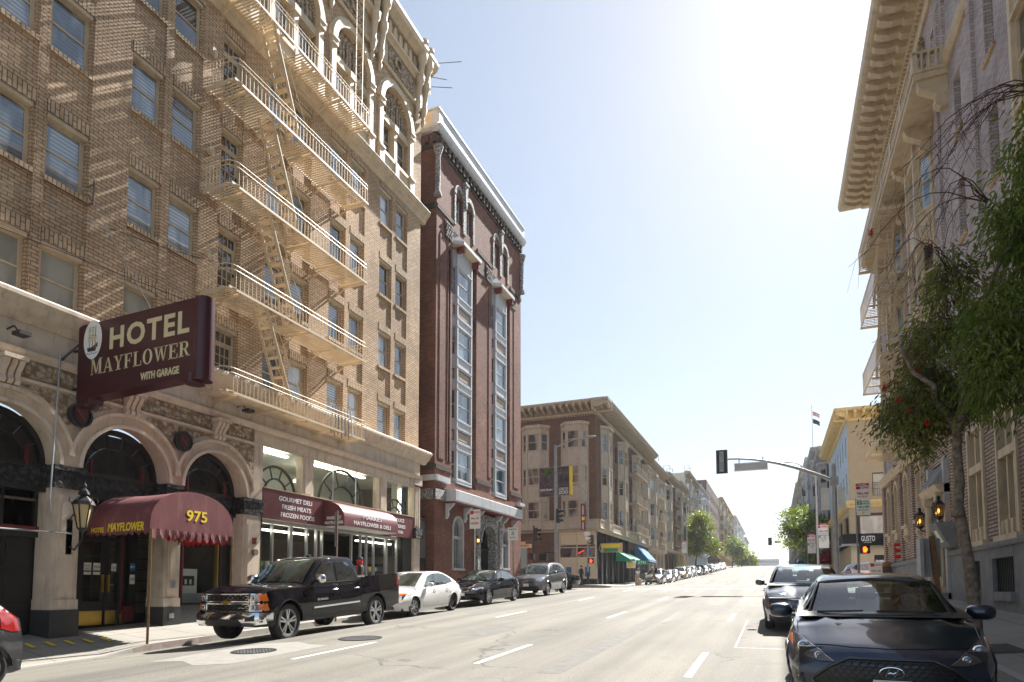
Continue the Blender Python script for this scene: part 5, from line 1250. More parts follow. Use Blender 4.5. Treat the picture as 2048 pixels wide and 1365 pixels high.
mb.poly([(y1, 0, 0), (y1, 23, 0), (y1, 23, -16), (y1, 0, -16)]); mb.poly([(y0, 0, 0), (y0, 23, 0), (y0, 23, -16), (y0, 0, -16)]); mb.poly([(y0, 22.9, 0), (y1, 22.9, 0), (y1, 22.9, -16), (y0, 22.9, -16)])
mb.build('brick_wall', GB)
mb = MB(RT, 'rusticated_brick')
gh = [(18.55, 20.1, 2.95, 6.3), (21.2, 22.75, 2.95, 6.3), (14.0, 16.0, 2.95, 6.3), (25.1, 27.7, 1.0, 6.0), (29.3, 30.3, 4.4, 6.4), (31.95, 33.0, 4.4, 6.4), (34.5, 35.5, 4.4, 6.4), (36.6, 37.5, 4.4, 6.4), (9, 11, 2.95, 6.3)]
mb.wall(y0, y1, 2.85, 6.9, .06, gh, .34)
for u in (17.1, 24.0, 28.5, 31.1, 33.75, 36.0, 38.4): mb.box(u-.3, u+.3, 2.9, 6.9, .06, .16)
mb.mat('grey_brick')
for u in (17.5, 20.75, 24.7, 29.0, 38.2, 12.6): mb.box(u-.16, u+.16, 7.4, 18.2, 0, .09)
mb.build('rusticated_storey', GB)
mb = MB(RT, 'stucco_grey')
mb.wall(y0, y1, 0, 2.75, .14, [(19.0, 20.7, 1.55, 2.42), (21.8, 23.45, 1.6, 2.42), (14.5, 16.2, 1.4, 2.3), (25.1, 27.7, .5, 2.8)], .45)
mb.mould([(2.70, .1), (2.70, .2), (2.78, .22), (2.86, .2), (2.9, .1)], y0, 25.05); mb.mould([(2.70, .1), (2.70, .2), (2.78, .22), (2.86, .2), (2.9, .1)], 27.75, y1)
for a, b, z in ((18.95, 20.75, 1.45), (21.75, 23.5, 1.5)): mb.box(a, b, z-.13, z+.09, .13, .24)
mb.build('stone_base', GB)
mb = MB(RT, 'black_iron')
for a, b in ((19.0, 20.7), (21.8, 23.45), (14.5, 16.2)):
    k = a+.08
    while k < b: mb.box(k, k+.022, 1.5, 2.42, .02, .045); k += .13
    for z in (1.8, 2.15): mb.box(a, b, z, z+.03, 0, .02)
mb.mat('inside_dark'); mb.box(18.9, 23.6, 1.3, 2.5, -.5, -.4)
mb.build('basement_grilles', GB)
def bigwin(a, b, z0, z1):
    m = MB(RT, 'cream_trim'); m.box(a, a+.12, z0, z1, -.26, .12); m.box(b-.12, b, z0, z1, -.26, .12); m.box(a+.12, b-.12, z1-.12, z1, -.26, .10); m.box(a-.1, b+.1, z0-.12, z0+.02, -.26, .22); m.box(a+.12, b-.12, z0+2.0, z0+2.22, -.2, .10)
    for t in (1/3, 2/3): u = a+(b-a)*t; m.box(u-.05, u+.05, z0, z1, -.22, .02)
    m.box(a+.1, b-.1, z0+.02, z0+.42, -.2, .05)
    for k in range(4): u = a+.2+(b-a-.4)*k/3; m.box(u-.05, u+.05, z0+.05, z0+.4, .05, .09)
    o = m.build('window', GB); g = MB(RT, 'window_dark'); g.box(a+.1, b-.1, z0+.4, z1-.1, -.18, -.17); g.build('pane', o)
for h in (gh[0], gh[1], gh[2], gh[8]): bigwin(*h)
for a, b, z0, z1 in gh[4:8]:
    m = MB(RT, 'cream_trim'); yc = (a+b)/2; m.box(a, a+.08, z0, z1, -.3, .1); m.box(b-.08, b, z0, z1, -.3, .1); m.ring_seg(yc, z1-.2, (b-a)/2-.08, (b-a)/2+.08, -.2, .12, 0, math.pi, 12); m.box(a-.05, b+.05, z0-.12, z0+.02, -.3, .24); m.box(a+.05, b-.05, z0-.45, z0-.12, .0, .16); m.box(a, b, z0+.9, z0+.96, -.25, -.15)
    m.mould([(z0-.75, .06), (z0-.6, .2), (z0-.45, .26), (z0-.45, .06)], yc-.1, yc+.1)
    o = m.build('arched_window', GB); g = MB(RT, 'window_dark'); g.box(a, b, z0, z1, -.26, -.25); g.build('pane', o)
for a, b, z0, z1 in holes:
    m = place_win(GB, FR, a, z0, b-a, z1-z0, .26, 'cream_trim', 'window_dark')
mb = MB(RT, 'tan_brick_soldier')
for a, b, z0, z1 in holes: mb.box(a-.05, b+.05, z0-.12, z0, 0, .07)
build_split(mb, 'brick_sill', GB)
for u0, u1 in ((14.6, 17.0), (25.8, 28.6), (31.4, 33.6), (9.6, 12.2), (4.0, 6.6)): oriel(GB, FR, u0, u1, [8.6, 11.9, 15.2], 2.0, 7.4, 17.9, .42, 'cream_trim', ['window_dark', 'window_blue'])
# door
mb = MB(RT, 'stone_grey'); a, b = 25.1, 27.7
mb.box(a, a+.28, 1.3, 6.0, -.4, .22); mb.box(b-.28, b, 1.3, 6.0, -.4, .22); mb.mat('cream_trim'); mb.mould([(4.85, 0), (4.85, .3), (4.98, .42), (5.12, .5), (5.15, 0)], a, b)
for u in (a+.42, b-.42): mb.cyl((u, 1.6, .28), (u, 4.8, .28), .1, 10); mb.box(u-.14, u+.14, 4.6, 4.86, .12, .42); mb.box(u-.14, u+.14, 1.45, 1.7, .12, .42)
mb.mat('stucco_grey'); mb.poly([(a+.28, 6.0, .0), (b-.28, 6.0, .0), (b-.28, 5.2, .5), (a+.28, 5.2, .5)]); mb.box(a, b, 1.2, 1.5, -.3, .5); mb.box(a+.28, b-.28, 1.5, 4.9, -.9, -.8)
mb.build('doorway', GB); mb = MB(RT, 'black_paint'); mb.box(a+.55, b-.55, 1.5, 4.7, -.82, -.7); mb.build('door', GB)
# belt, long balcony, cornice
mb = MB(RT, 'cream_trim')
mb.mould([(6.9, .0), (6.9, .2), (7.0, .26), (7.1, .34), (7.22, .36), (7.34, .2), (7.4, 0)], y0, y1)
mb.mould([(18.2, 0), (18.2, .08), (18.3, .15), (18.42, .2), (18.5, .2), (18.55, 0)], y0, 23.4)
mb.box(23.3, 36.6, 18.05, 18.25, 0, .95); mb.box(23.25, 36.65, 18.25, 18.33, 0, 1.0); mb.box(23.3, 36.6, 18.92, 19.02, .82, .98)
k = 23.3
while k < 36.7: mb.box(k, k+.3, 18.33, 18.95, .82, .96); k += 2.2
k = 23.75
while k < 36.4:
    if (k-23.3) % 2.2 > .35: mb.cyl((k, 18.33, .89), (k, 18.92, .89), .05, 6)
    k += .2
for q in range(1, 4): mb.cyl((23.36, 18.33, .89-.2*q), (23.36, 18.92, .89-.2*q), .05, 6)
mb.box(23.32, 23.5, 18.925, 19.015, 0, .815); mb.box(23.3, 23.42, 18.33, 18.95, 0, .2)
for u in (23.55, 25.9, 28.25, 30.6, 33.0, 36.2):
    mb.mould([(17.1, 0), (17.05, .2), (17.15, .35), (17.35, .36), (17.5, .3), (17.6, .5), (17.8, .78), (18.05, .85), (18.05, 0)], u-.16, u+.16)
mb.mould([(21.9, 0), (21.9, .1), (22.0, .16), (22.1, .1), (22.5, .1), (22.55, .25), (22.6, .25), (22.6, 0)], y0, y1)
mb.box(y0, y1+.9, 23.05, 23.12, 0, 1.55)
mb.mould([(23.0, 1.5), (23.05, 1.62), (23.3, 1.68), (23.42, 1.62), (23.6, 0), (23.0, 0)], y0, y1+.95)
k = y0
while k < y1+.7:
    mb.mould([(22.6, .1), (22.62, .55), (22.75, .62), (22.7, .95), (22.85, 1.35), (22.95, 1.42), (23.04, 1.42), (23.04, .1)], k, k+.30); k += .66
k = y0
while k < y1: mb.box(k, k+.12, 22.42, 22.58, .1, .22); k += .24
mb.build('cornice', GB)
mb = MB(RT, 'carved_terracotta')
for u in (21.9, 26.4, 31): mb.box(u-.22, u+.22, 20.0, 21.5, 0, .2); mb.prism([(u-.3, 20.2), (u, 19.8), (u+.3, 20.2), (u+.3, 21.4), (u, 21.8), (u-.3, 21.4)], 0, .12)
build_split(mb, 'carved_cartouche', GB)
FER = thing('fire_escape', (XR, 32, 7.9), 'cream fire escape with long ladders at the far end of the grey brick building', 'fire escape')
for z in (7.95, 11.25, 14.6, 17.4): fe_level(RT, 29.6, 35.6, z, 1.25, FER, rail=.95, step=.2)
for za, zb in ((17.4, 14.6), (14.6, 11.25), (11.25, 7.95)): fe_ladder(RT, 31.0, za, 33.2, zb, .4, .95, FER, n=10)
mb = MB(RT, 'escape_paint')
for w in (.35, .6): mb.bar((34.5, 8, w), (34.5, 22.4, w), .03, .04)
k = 8.2
while k < 22: mb.cyl((34.5, k, .35), (34.5, k, .6), .012, 5); k += .33
mb.build('roof_ladder', FER)
def wall_lantern(y, z, name='wall_lantern', label='', h=.62, T=RT, w=.42):
    t = thing(name, T(y, z, 0), label, 'lantern', 'iron lanterns flanking the grey building door'); m = MB(T, 'black_iron')
    m.tube([(y, z-.35, 0), (y, z-.4, .2), (y, z-.32, w), (y, z-.25, w)], .02, 6); m.box(y-.08, y+.08, z-.5, z-.1, 0, .04); m.build('bracket', t)
    m = MB(None, 'black_iron'); c = T(y, z, w); m.T = lambda a, b, c_: (c[0]+a, c[1]+b, c[2]+c_)
    m.lathe([(.03, -.3), (.10, -.25), (.13, -.2), (.13, -.18)], (0, 0, 0), 6); m.lathe([(.19, .22), (.16, .28), (.06, .38), (.05, .42), (.08, .45), (.02, .52)], (0, 0, 0), 6)
    for k in range(6): q = 2*math.pi*k/6; m.bar((.13*math.cos(q), .13*math.sin(q), -.2), (.18*math.cos(q), .18*math.sin(q), .24), .018, .018)
    m.build('cage', t); m = MB(None, 'lamp_glass'); m.T = lambda a, b, c_: (c[0]+a, c[1]+b, c[2]+c_); m.lathe([(.115, -.18), (.16, .22)], (0, 0, 0), 6); m.build('glass', t)
    m = MB(None, 'bulb'); m.T = lambda a, b, c_: (c[0]+a, c[1]+b, c[2]+c_); m.lathe([(.01, -.06), (.035, -.02), (.03, .05), (.005, .09)], (0, 0, 0), 8); m.build('bulb', t)
    ld = bpy.data.lights.new('lantern_light', 'POINT'); ld.energy = 1.5; ld.color = (1, .6, .25); ld.shadow_soft_size = .05; lo = bpy.data.objects.new('lantern_light', ld); col.objects.link(lo); lo.location = Vector(c)-t.location; lo.parent = t
    return t
wall_lantern(28.0, 4.15, label='lit black lantern on the far side of the grey doorway, above the wooden post'); wall_lantern(25.0, 4.2, label='lit black lantern on the near side of the grey doorway')
MC = thing('menu_case', (XR-.2, 24.3, 3.2), 'slanted grey display case fixed to the brick next to the near lantern', 'display case')
m = MB(RT, 'stucco_grey'); m.mould([(2.95, .1), (2.95, .35), (3.0, .4), (3.7, .75), (3.75, .7), (3.75, .1)], 23.9, 24.9); m.build('case', MC); m = MB(RT, 'paper'); m.mould([(3.12, .47), (3.5, .66), (3.5, .67), (3.12, .48)], 24.2, 24.6); m.build('menu', MC)
FV = thing('standpipe_valves', (XR-.1, 34, 3.0), 'three small red fire department valves stacked on the pier', 'fire valve')
m = MB(RT, 'bright_red')
for k in range(3): m.cyl((33.9, 3.1+.28*k, .16), (33.9, 3.1+.28*k, .4), .08, 10)
build_split(m, 'valve_cap', FV)

# ---------------------------------------------------------------- corner restaurant and row beyond on the right
GU = thing('corner_restaurant', (10, 57, gz(57)), 'tan sided corner building with yellow cornices and a black restaurant fascia', 'building')
XG = 5.6; FG = ('F', 57.0); RG = ('R', XG)
mb = MB(FW(57.0), 'tan_siding'); gw = [(7.25, 8.9, 8.95, 10.75), (7.2, 8.85, 12.05, 13.95), (11, 12.6, 8.95, 10.75), (11, 12.6, 12.05, 13.95)]
mb.wall(XG, 22, 8.4, 15.0, 0, gw, .2); mb.wall(XG, 22, 1.5, 8.1, 0, [(6.1, 13.5, 5.95, 7.5)], .2)
for k in range(30): mb.box(XG, 22, 8.7+.21*k, 8.715+.21*k, 0, .006) if k % 1 == 0 else None
mb.mat('blue_paint_and_shade'); mb.T = RW(XG); sg = [(58.0+2.3*k, 58.75+2.3*k, z, z+1.7) for k in range(7) for z in (9.3, 12.3)]  # bluish shade of the street side put into the wall colour
mb.wall(57, 75.5, 8.4, 15.0, 0, sg, .2); mb.mat('tan_siding'); mb.wall(57, 75.5, 1.8, 8.1, 0, [(58, 62, 5.8, 7.6), (63, 67, 5.8, 7.6)], .2)
mb.poly([(57, 14.9, 0), (75.5, 14.9, 0), (75.5, 14.9, -16), (57, 14.9, -16)])
mb.build('wall', GU)
mb = MB(None, 'yellow_trim')
cornice(mb, FG, XG-.9, 22, 15.9, .9, .7, .6); cornice(mb, RG, 56.1, 75.6, 15.9, .9, .7, .6)
for fc, a0, a1 in ((FG, XG-.25, 22), (RG, 56.7, 75.5)):
    mb.T = faceT(fc); mb.mould([(8.05, 0), (8.05, .1), (8.2, .14), (8.35, .3), (8.5, .36), (8.58, .36), (8.65, 0)], a0, a1)
    k = a0
    while k < a1: mb.box(k, k+.08, 8.12, 8.24, .1, .2); k += .18
mb.build('cornice', GU)
for a, b, z0, z1 in gw: place_win(GU, FG, a, z0, b-a, z1-z0, .18, 'umber_brick', 'window_blind')
for a, b, z0, z1 in sg: place_win(GU, RG, a, z0, b-a, z1-z0, .18, 'blue_paint_and_shade', 'window_dark')
mb = MB(FW(57.0), 'umber_brick')
for u in (6.15, 8.25, 10.4, 13.3): mb.box(u, u+.16, 5.95, 7.5, -.15, .05)
mb.box(6.1, 13.5, 7.4, 7.6, -.15, .06); mb.mat('window_blind'); mb.box(6.2, 13.4, 5.95, 7.4, -.14, -.12); mb.mat('beige_paint'); mb.box(XG, 14, 2.0, 5.1, 0, .05); mb.mat('inside_dark'); mb.box(7.2, 9.6, 2.0, 4.3, .05, .07); mb.mat('window_curtain'); mb.box(7.3, 8.2, 2.9, 3.9, .07, .08)
mb.mat('black_iron')
for z in (9.4, 9.9): mb.box(7.2, 8.95, z, z+.04, .3, .34)
k = 7.2
while k < 8.95: mb.box(k, k+.03, 9.0, 9.9, .3, .33); k += .16
mb.build('shop_window', GU)
GS = thing('restaurant_fascia', (9, 56.8, 5.1), 'black fascia sign reading GUSTO on the tan corner building', 'sign')
mb = MB(FW(57.0), 'canvas_black'); mb.box(XG-.5, 14, 5.05, 5.95, .05, .6); mb.T = RW(XG); mb.box(56.5, 66, 5.05, 5.95, .05, .55); mb.build('board', GS)
mb = MB(FW(57.0)); add_text(mb, 'GUSTO', .95, .42, lambda u, v, w: (6.75+u, 5.56+v, .61+w)); mb.box(6.45, 7.0, 5.25, 5.28, .61, .62); add_text(mb, 'PINSA ROMANA', 1.5, .14, lambda u, v, w: (9.2+u, 5.42+v, .61+w)); mb.build('lettering', GS)
FR2 = ('R', 5.6)
row_building(FR2, 77, 91, 17.0, 'umber_brick', 'stone_grey', 'dark row building beside the tan corner building', [(78.5, 81.5), (86.2, 89.2)], (83, 84.6), fe=(81.8, 86, 'black fire escape on the dark row building across the side street', 'black_iron'))
row_building(FR2, 91.2, 106, 19.8, 'grey_paint', 'stone_grey', 'grey row building with stepped fire escapes on the shaded side', [(92.5, 95.5), (101.5, 104.5)], (97, 99), 4, fe=(96, 101, 'grey fire escape on the shaded row building', 'steel_pole'))
row_building(FR2, 106.2, 124, 21.4, 'blue_paint_and_shade', 'pale_paint', 'blue grey row building under the two flags', [(108, 111), (119, 122)], (113, 116), 4, fe=(112, 118, 'dark fire escape on the blue grey row building', 'black_iron'))
row_building(FR2, 124.2, 150, 23.2, 'cream_grey_trim', 'cream_grey_trim', 'pale stone building closing the shaded row on the right', [(127, 131), (140, 144)], (134,), 5)
row_building(FR2, 151, 210, 24.5, 'umber_brick', 'stone_grey', 'dark building behind the far right street tree', [(155, 160)], (165, 172), 4)
row_building(FR2, 212, 290, 26.5, 'grey_paint', 'stone_grey', 'grey building near the crest on the right', [(215, 221)], (228, 240), 4)
slope_awning('awning', FR2, 78, 85, 5.9, 4.9, 2.1, 'canvas_red', 'dark red shop awning next to the black restaurant front', 'CLEANERS'); slope_awning('awning', FR2, 93, 105, 8.0, 5.9, 2.6, 'canvas_blue', 'bright blue sloping awning on the shaded row', 'MARKET', drop=.5)
FP = thing('flagpole', (6.5, 108, 21), 'roof flagpole with two flags above the shaded row', 'flagpole'); m = MB(None, 'pale_pole'); m.cyl((5.9, 108, 21), (5.9, 108, 30), .06, 8, .04); m.build('pole', FP)
def flag(z0, h, c):
    m = MB(mat=c[0])
    for k in range(8):
        for j in range(5):
            m.mat(c[j % len(c)]); f = lambda a, b: (6.0+a*.12, 108+.12*math.sin(a*1.1), z0+b*h/5-a*.07)
            m.poly([f(k, j), f(k+1, j), f(k+1, j+1), f(k, j+1)])
    m.build('flag', FP)
flag(28.4, .7, ['white_letter', 'cloth_red']); flag(27.2, .7, ['cloth_black', 'cloth_navy'])
# ================================================================ VEHICLES
def smooth(t): t = max(0, min(1, t)); return t*t*(3-2*t)
def tab(T, y):
    if y <= T[0][0]: return T[0][1]
    for (a, b), (c, d) in zip(T, T[1:]):
        if y <= c: return b+(d-b)*(y-a)/(c-a)
    return T[-1][1]
def stab(T, y):   # smoothed table (monotone cubic-ish by Catmull-Rom)
    n = len(T)
    if y <= T[0][0]: return T[0][1]
    if y >= T[-1][0]: return T[-1][1]
    for i in range(n-1):
        if y <= T[i+1][0]:
            a, b = T[i], T[i+1]; h = b[0]-a[0]; t = (y-a[0])/h
            m0 = ((b[1]-T[i-1][1])/(b[0]-T[i-1][0]) if i > 0 else (b[1]-a[1])/h)*h
            m1 = ((T[i+2][1]-a[1])/(T[i+2][0]-a[0]) if i+2 < n else (b[1]-a[1])/h)*h
            return (2*t**3-3*t*t+1)*a[1]+(t**3-2*t*t+t)*m0+(-2*t**3+3*t*t)*b[1]+(t**3-t*t)*m1
def make_wheel(r, wd, style, parent, loc, side):
    "wheel at loc, outer face towards side (+1/-1 in x)"
    m = MB(mat='rubber'); m.T = lambda a, b, c: (loc[0]+side*a, loc[1]+b, loc[2]+c)
    m.lathe([(r*.66, -wd/2), (r*.93, -wd/2), (r, -wd/2+.03), (r, wd/2-.03), (r*.95, wd/2-.005), (r*.86, wd/2+.004), (r*.72, wd/2-.004), (r*.68, wd/2-.02), (r*.66, -wd/2)], (0, 0, 0), 30, 'x', caps=False)
    w_ = m.build('wheel', parent, smooth=50)
    steel = style == 'steel'; mt = {'alloy': 'alloy', 'dark': 'dark_alloy', 'steel': 'plastic_black', 'chrome': 'alloy', 'multi': 'alloy', 'dual': 'alloy'}[style]
    m = MB(mat=mt); m.T = lambda a, b, c: (loc[0]+side*a, loc[1]+b, loc[2]+c)
    R0 = r*.69; f = wd/2-.015
    m.lathe([(R0, f), (R0*.94, f+.004), (R0*.90, f-.02), (R0*.90, f-.12), (R0, f-.12)], (0, 0, 0), 30, 'x', caps=False)
    m.lathe([(.0, f-.015), (.05, f-.01), (.075, f-.025), (.08, f-.06), (0, f-.06)], (0, 0, 0), 14, 'x')
    def spoke(t, w0, w1, d0=.03, d1=.012):
        c, s_ = math.cos(t), math.sin(t); A = []
        for rr, ww, dd in ((.05, w0, d0), (R0*.93, w1, d1)):
            for sx, dx in ((-1, 0), (1, 0), (1, -.03), (-1, -.03)):
                A.append(m.p((f-dd+.012+dx, c*rr-s_*ww*sx, s_*rr+c*ww*sx)))
        for q in ((0, 1, 5, 4), (1, 2, 6, 5), (2, 3, 7, 6), (3, 0, 4, 7), (4, 5, 6, 7)): m.face([A[k] for k in q])
    if style == 'dual':
        for k in range(5):
            for d in (-.17, .17): spoke(2*math.pi*k/5+.3+d, .018, .020)
    elif style == 'multi':
        for k in range(7):
            for d in (-.1, .1): spoke(2*math.pi*k/7+d, .010, .011)
    elif steel:
        m.lathe([(.0, f-.03), (R0*.5, f-.02), (R0*.62, f-.045), (R0*.9, f-.06), (R0*.9, f-.1)], (0, 0, 0), 24, 'x')
    else:
        for k in range(5): spoke(2*math.pi*k/5+.2, .035, .05)
    m.build('rim', w_, smooth=40)
    m = MB(mat='grille_black'); m.T = lambda a, b, c: (loc[0]+side*a, loc[1]+b, loc[2]+c); m.lathe([(0, f-.11), (R0*.9, f-.11), (R0*.9, f-.13)], (0, 0, 0), 20, 'x')
    m.mat('chrome' if not steel else 'steel_pole')
    for k in range(5): q = 2*math.pi*k/5; m.cyl((f-.02, .055*math.cos(q), .055*math.sin(q)), (f-.004, .055*math.cos(q), .055*math.sin(q)), .009, 6)
    m.build('hub', w_)
class Car:
    def __init__(s, spec, paint, name, label, group=None, cat='car', detail=2):
        s.c = spec; s.paint = paint; s.root = thing(name, (0, 0, 0), label, cat, group); s.detail = detail; s.body()
    def ns(s, y): # arch-lifted bottom
        c = s.c; z = tab(c['bot'], y)
        for yw in c['wy']:
            d = abs(y-yw)
            if d < c['ra']: z = max(z, c['wr']+math.sqrt(max(0, c['ra']**2-d*d)))
        return z
    def body(s):
        c = s.c; L = c['L']; ys = set()
        N = 34 if s.detail > 1 else 18
        for k in range(N+1): ys.add(round(L*k/N, 4))
        for yw in c['wy']:
            for k in range(13 if s.detail > 1 else 7):
                n_ = 12 if s.detail > 1 else 6
                ys.add(round(yw-c['ra']*math.cos(math.pi*k/n_), 4))
            ys.add(round(yw-c['ra']-.003, 4)); ys.add(round(yw+c['ra']+.003, 4))
        ys = sorted(y for y in ys if 0 <= y <= L)
        ys = [y for i, y in enumerate(ys) if i == 0 or y-ys[i-1] > .0025]
        nose, tail = c['nose'], c['tail']
        def warp(x, y, z):
            hw = c['W']/2; u = abs(x)/hw
            f = (1-smooth(y/c.get('nf', .9))); r = (1-smooth((L-y)/c.get('tf', .7)))
            return y + f*(tab(nose, z)+c.get('nc', .22)*u**2.6) - r*(tab(tail, z)+c.get('tc', .16)*u**2.6)
        s.warp = warp
        NV, NT = 7, (8 if s.detail > 1 else 5)
        m = MB(mat=s.paint); rings = []
        for y in ys:
            hw = stab(c['hw'], y); zb = s.ns(y); zs = max(stab(c['belt'], y), zb+.05); zt = max(stab(c['top'], y), zs+.002); pts = []
            for k in range(NV):
                t = k/(NV-1); z = zb+(zs-zb)*t
                q = (z-.25)/(zs-.25); prof = 1-.035*(1-q)**2*2 if q < .55 else 1-.0*(q-.55)
                bul = c.get('bulge', .025)*math.sin(math.pi*min(1, max(0, q)))
                x = hw*(.955+.03*min(1, max(0, q*1.4)))+bul*1.2 - (.055*max(0, q-.62)/.38)*c.get('tuck', 1)
                pts.append((x, z))
            xb = pts[-1][0]
            for k in range(1, NT+1):
                u = 1-k/NT; z = zs+(zt-zs)*(1-u**c.get('hp', 2.6)); 
                cr = c.get('crease')
                if cr and y < cr[1] and abs(u-cr[0]) < .12: z += cr[2]*smooth(y/.5)*(1-abs(u-cr[0])/.12)
                pts.append((xb*u, z))
            rings.append([(p, y) for p in pts])
        M = len(rings[0]); idx = {}
        for sd_ in (1, -1):
            for i, rg in enumerate(rings):
                for j, (p, y) in enumerate(rg):
                    if j == M-1 and sd_ == -1: idx[(sd_, i, j)] = idx[(1, i, j)]; continue
                    x = p[0]*sd_; idx[(sd_, i, j)] = m.p((x, warp(x, y, p[1]), p[1]))
            for i in range(len(rings)-1):
                for j in range(M-1):
                    a = (idx[(sd_, i, j)], idx[(sd_, i+1, j)], idx[(sd_, i+1, j+1)], idx[(sd_, i, j+1)]); m.face(a if sd_ > 0 else a[::-1])
        for end, i in ((0, 0), (1, len(rings)-1)):   # fascia caps
            nc = 10 if s.detail > 1 else 6; rows_ = []
            for j in range(M-1):
                p, y = rings[i][j]; row = [idx[(-1, i, j)]]
                for k in range(1, nc): x = p[0]*(-1+2*k/nc); row.append(m.p((x, warp(x, y, p[1]), p[1])))
                row.append(idx[(1, i, j)]); rows_.append(row)
            for A, B in zip(rows_, rows_[1:]):
                for k in range(nc): f = (A[k], A[k+1], B[k+1], B[k]); m.face(f if end == 0 else f[::-1])
            top = idx[(1, i, M-1)]; B = rows_[-1]
            for k in range(nc): f = (B[k], B[k+1], top); m.face(f if end == 0 else f[::-1])
        s.bm_body = (list(m.v), list(m.f))
        # cabin shell
        g = c['cab']; gy0, gy1 = g['roof'][0][0], g['roof'][-1][0]; n = 26 if s.detail > 1 else 14; cab = []
        v0 = len(m.v); f0 = len(m.f)
        for i in range(n+1):
            y = gy0+(gy1-gy0)*i/n; hb = stab(c['hw'], y)*.985-.035-g.get('inset', .03); zb = min(stab(c['belt'], y), stab(c['top'], y))-.06; zr = stab(g['roof'], y)
            hgt = max(.001, zr-zb); fr = min(1, hgt/(g['H']-zb)); xr = hb-(g['tumble'])*fr; pts = []
            for k in range(6): t = k/5; pts.append((hb+(xr-hb)*(t**1.25), zb+(zr-.055*fr-zb)*t))
            for k in range(1, 7): a = math.pi/2*k/6; pts.append((xr-.11*fr*(1-math.cos(a))-(xr-.11*fr)*(max(0, k-3)/3)**1.0*1.0 if k > 3 else xr-.05*fr*k/3, zr-.055*fr+.055*fr*math.sin(a)-.0))
            cab.append([(p, y) for p in pts])
        Mc = len(cab[0]); id2 = {}
        for sd_ in (1, -1):
            for i, rg in enumerate(cab):
                for j, (p, y) in enumerate(rg):
                    if j == Mc-1 and sd_ == -1: id2[(sd_, i, j)] = id2[(1, i, j)]; continue
                    u = p[0]/(c['W']/2); id2[(sd_, i, j)] = m.p((p[0]*sd_ if j < Mc-1 else 0, y+(g.get('wc', .16)*u**2.2*max(0, 1-(y-gy0)/(g['ws']-gy0+.35)) if y < g['ws']+.35 else 0)-(g.get('rc', .12)*u**2.2*smooth((y-g['re']+.3)/max(.3, gy1-g['re']+.3)) if y > g['re']-.3 else 0), p[1]))
            for i in range(n):
                for j in range(Mc-1):
                    a = (id2[(sd_, i, j)], id2[(sd_, i+1, j)], id2[(sd_, i+1, j+1)], id2[(sd_, i, j+1)]); m.face(a if sd_ > 0 else a[::-1])
        for i in (0, n):
            for j in range(Mc-1): m.face((id2[(1, i, j)], id2[(1, i, j+1)], id2[(-1, i, j+1)], id2[(-1, i, j)]))
        s.cabrange = (v0, f0)
        s.m_all = m
        s.bvh = BVHTree.FromPolygons([Vector(v) for v in m.v], m.f)
        if c.get('open'):
            keep = []
            g = c['cab']; fz0, fz1, fx0, fx1 = c['open']; b0, b1 = _ft(s, fz0), _ft(s, fz1); q0, q1 = _bt(s, g['H']-.34), _bt(s, g['H']-.09)
            for i, f in enumerate(m.f):
                if i >= f0:
                    cx = sum(m.v[k][0] for k in f)/len(f); cy = sum(m.v[k][1] for k in f)/len(f); cz = sum(m.v[k][2] for k in f)/len(f); b = cz+cy; q = cz+L-cy
                    t = (b-b0)/(b1-b0)
                    if -.02 < t < 1.0 and abs(cx) < fx0+(fx1-fx0)*t-.03 and cy < g['ws']+.2: continue
                    t = (q-q0)/(q1-q0)
                    if 0 < t < 1.0 and abs(cx) < .5 and cy > g['re']-.2: continue
                    if any(a0 < cy < a1 and z0+.02*0 < cz < z1 and abs(cx) > .4 for a0, a1, z0, z1 in c.get('side_open', ())): continue
                keep.append(i)
            m.f = [m.f[i] for i in keep]; m.m = [m.m[i] for i in keep]
        s.bodyobj = m.build('body', s.root, smooth=38)
        if c.get('open'):
            g = c['cab']; zf = tab(c['belt'], 2.2)-.02; W2 = c['W']/2; m = MB(mat='grille_black'); ys_ = [g['ws']-1.0+.25*k for k in range(int((g['re']+.5-g['ws']+1.0)/.25)+1)]
            for a, b in zip(ys_, ys_[1:]):
                m.poly([(-W2*.9, a, stab(c['top'], a)+.012), (W2*.9, a, stab(c['top'], a)+.012), (W2*.9, b, stab(c['top'], b)+.012), (-W2*.9, b, stab(c['top'], b)+.012)])
            m.build('dashboard', s.root)
            m = MB(mat='plastic_black')
            for yy, n_ in ((g['ws']+.35, 2), (g['ws']+1.2, 3)):
                for sx in ((-.36, .36) if n_ == 2 else (-.42, 0, .42)):
                    zt = g['H']-.33 if n_ == 2 else g['H']-.42
                    for (a, b, w0, w1) in ((zf-.05, zt, .24, .20), (zt-.01, zt+.20, .125, .11)):
                        P0 = [m.p((sx+u, yy+v, a)) for u, v in ((-w0, 0), (w0, 0), (w0, .1), (-w0, .1))]; P1 = [m.p((sx+u, yy+.10+v, b)) for u, v in ((-w1, 0), (w1, 0), (w1, .09), (-w1, .09))]
                        for k in range(4): m.face((P0[k], P0[(k+1) % 4], P1[(k+1) % 4], P1[k]))
                        m.face(P1)
            m.build('seats', s.root, smooth=40)
            m = MB(mat='plastic_black'); A = [(.36+.17*math.cos(2*math.pi*k/20), g['ws']-.12+.05*math.sin(2*math.pi*k/20), zf+.06+.16*math.sin(2*math.pi*k/20)) for k in range(21)]; m.tube(A, .014, 6); m.box(-.12, .12, g['ws']-.06, g['ws']-.02, g['H']-.22, g['H']-.15); m.build('steering_wheel', s.root)
            rearglass(s, g['H']-.36, g['H']-.07, .55, .45, 'car_glass_clear')
        # wheel wells and floor
        m = MB(mat='grille_black'); W2 = c['W']/2
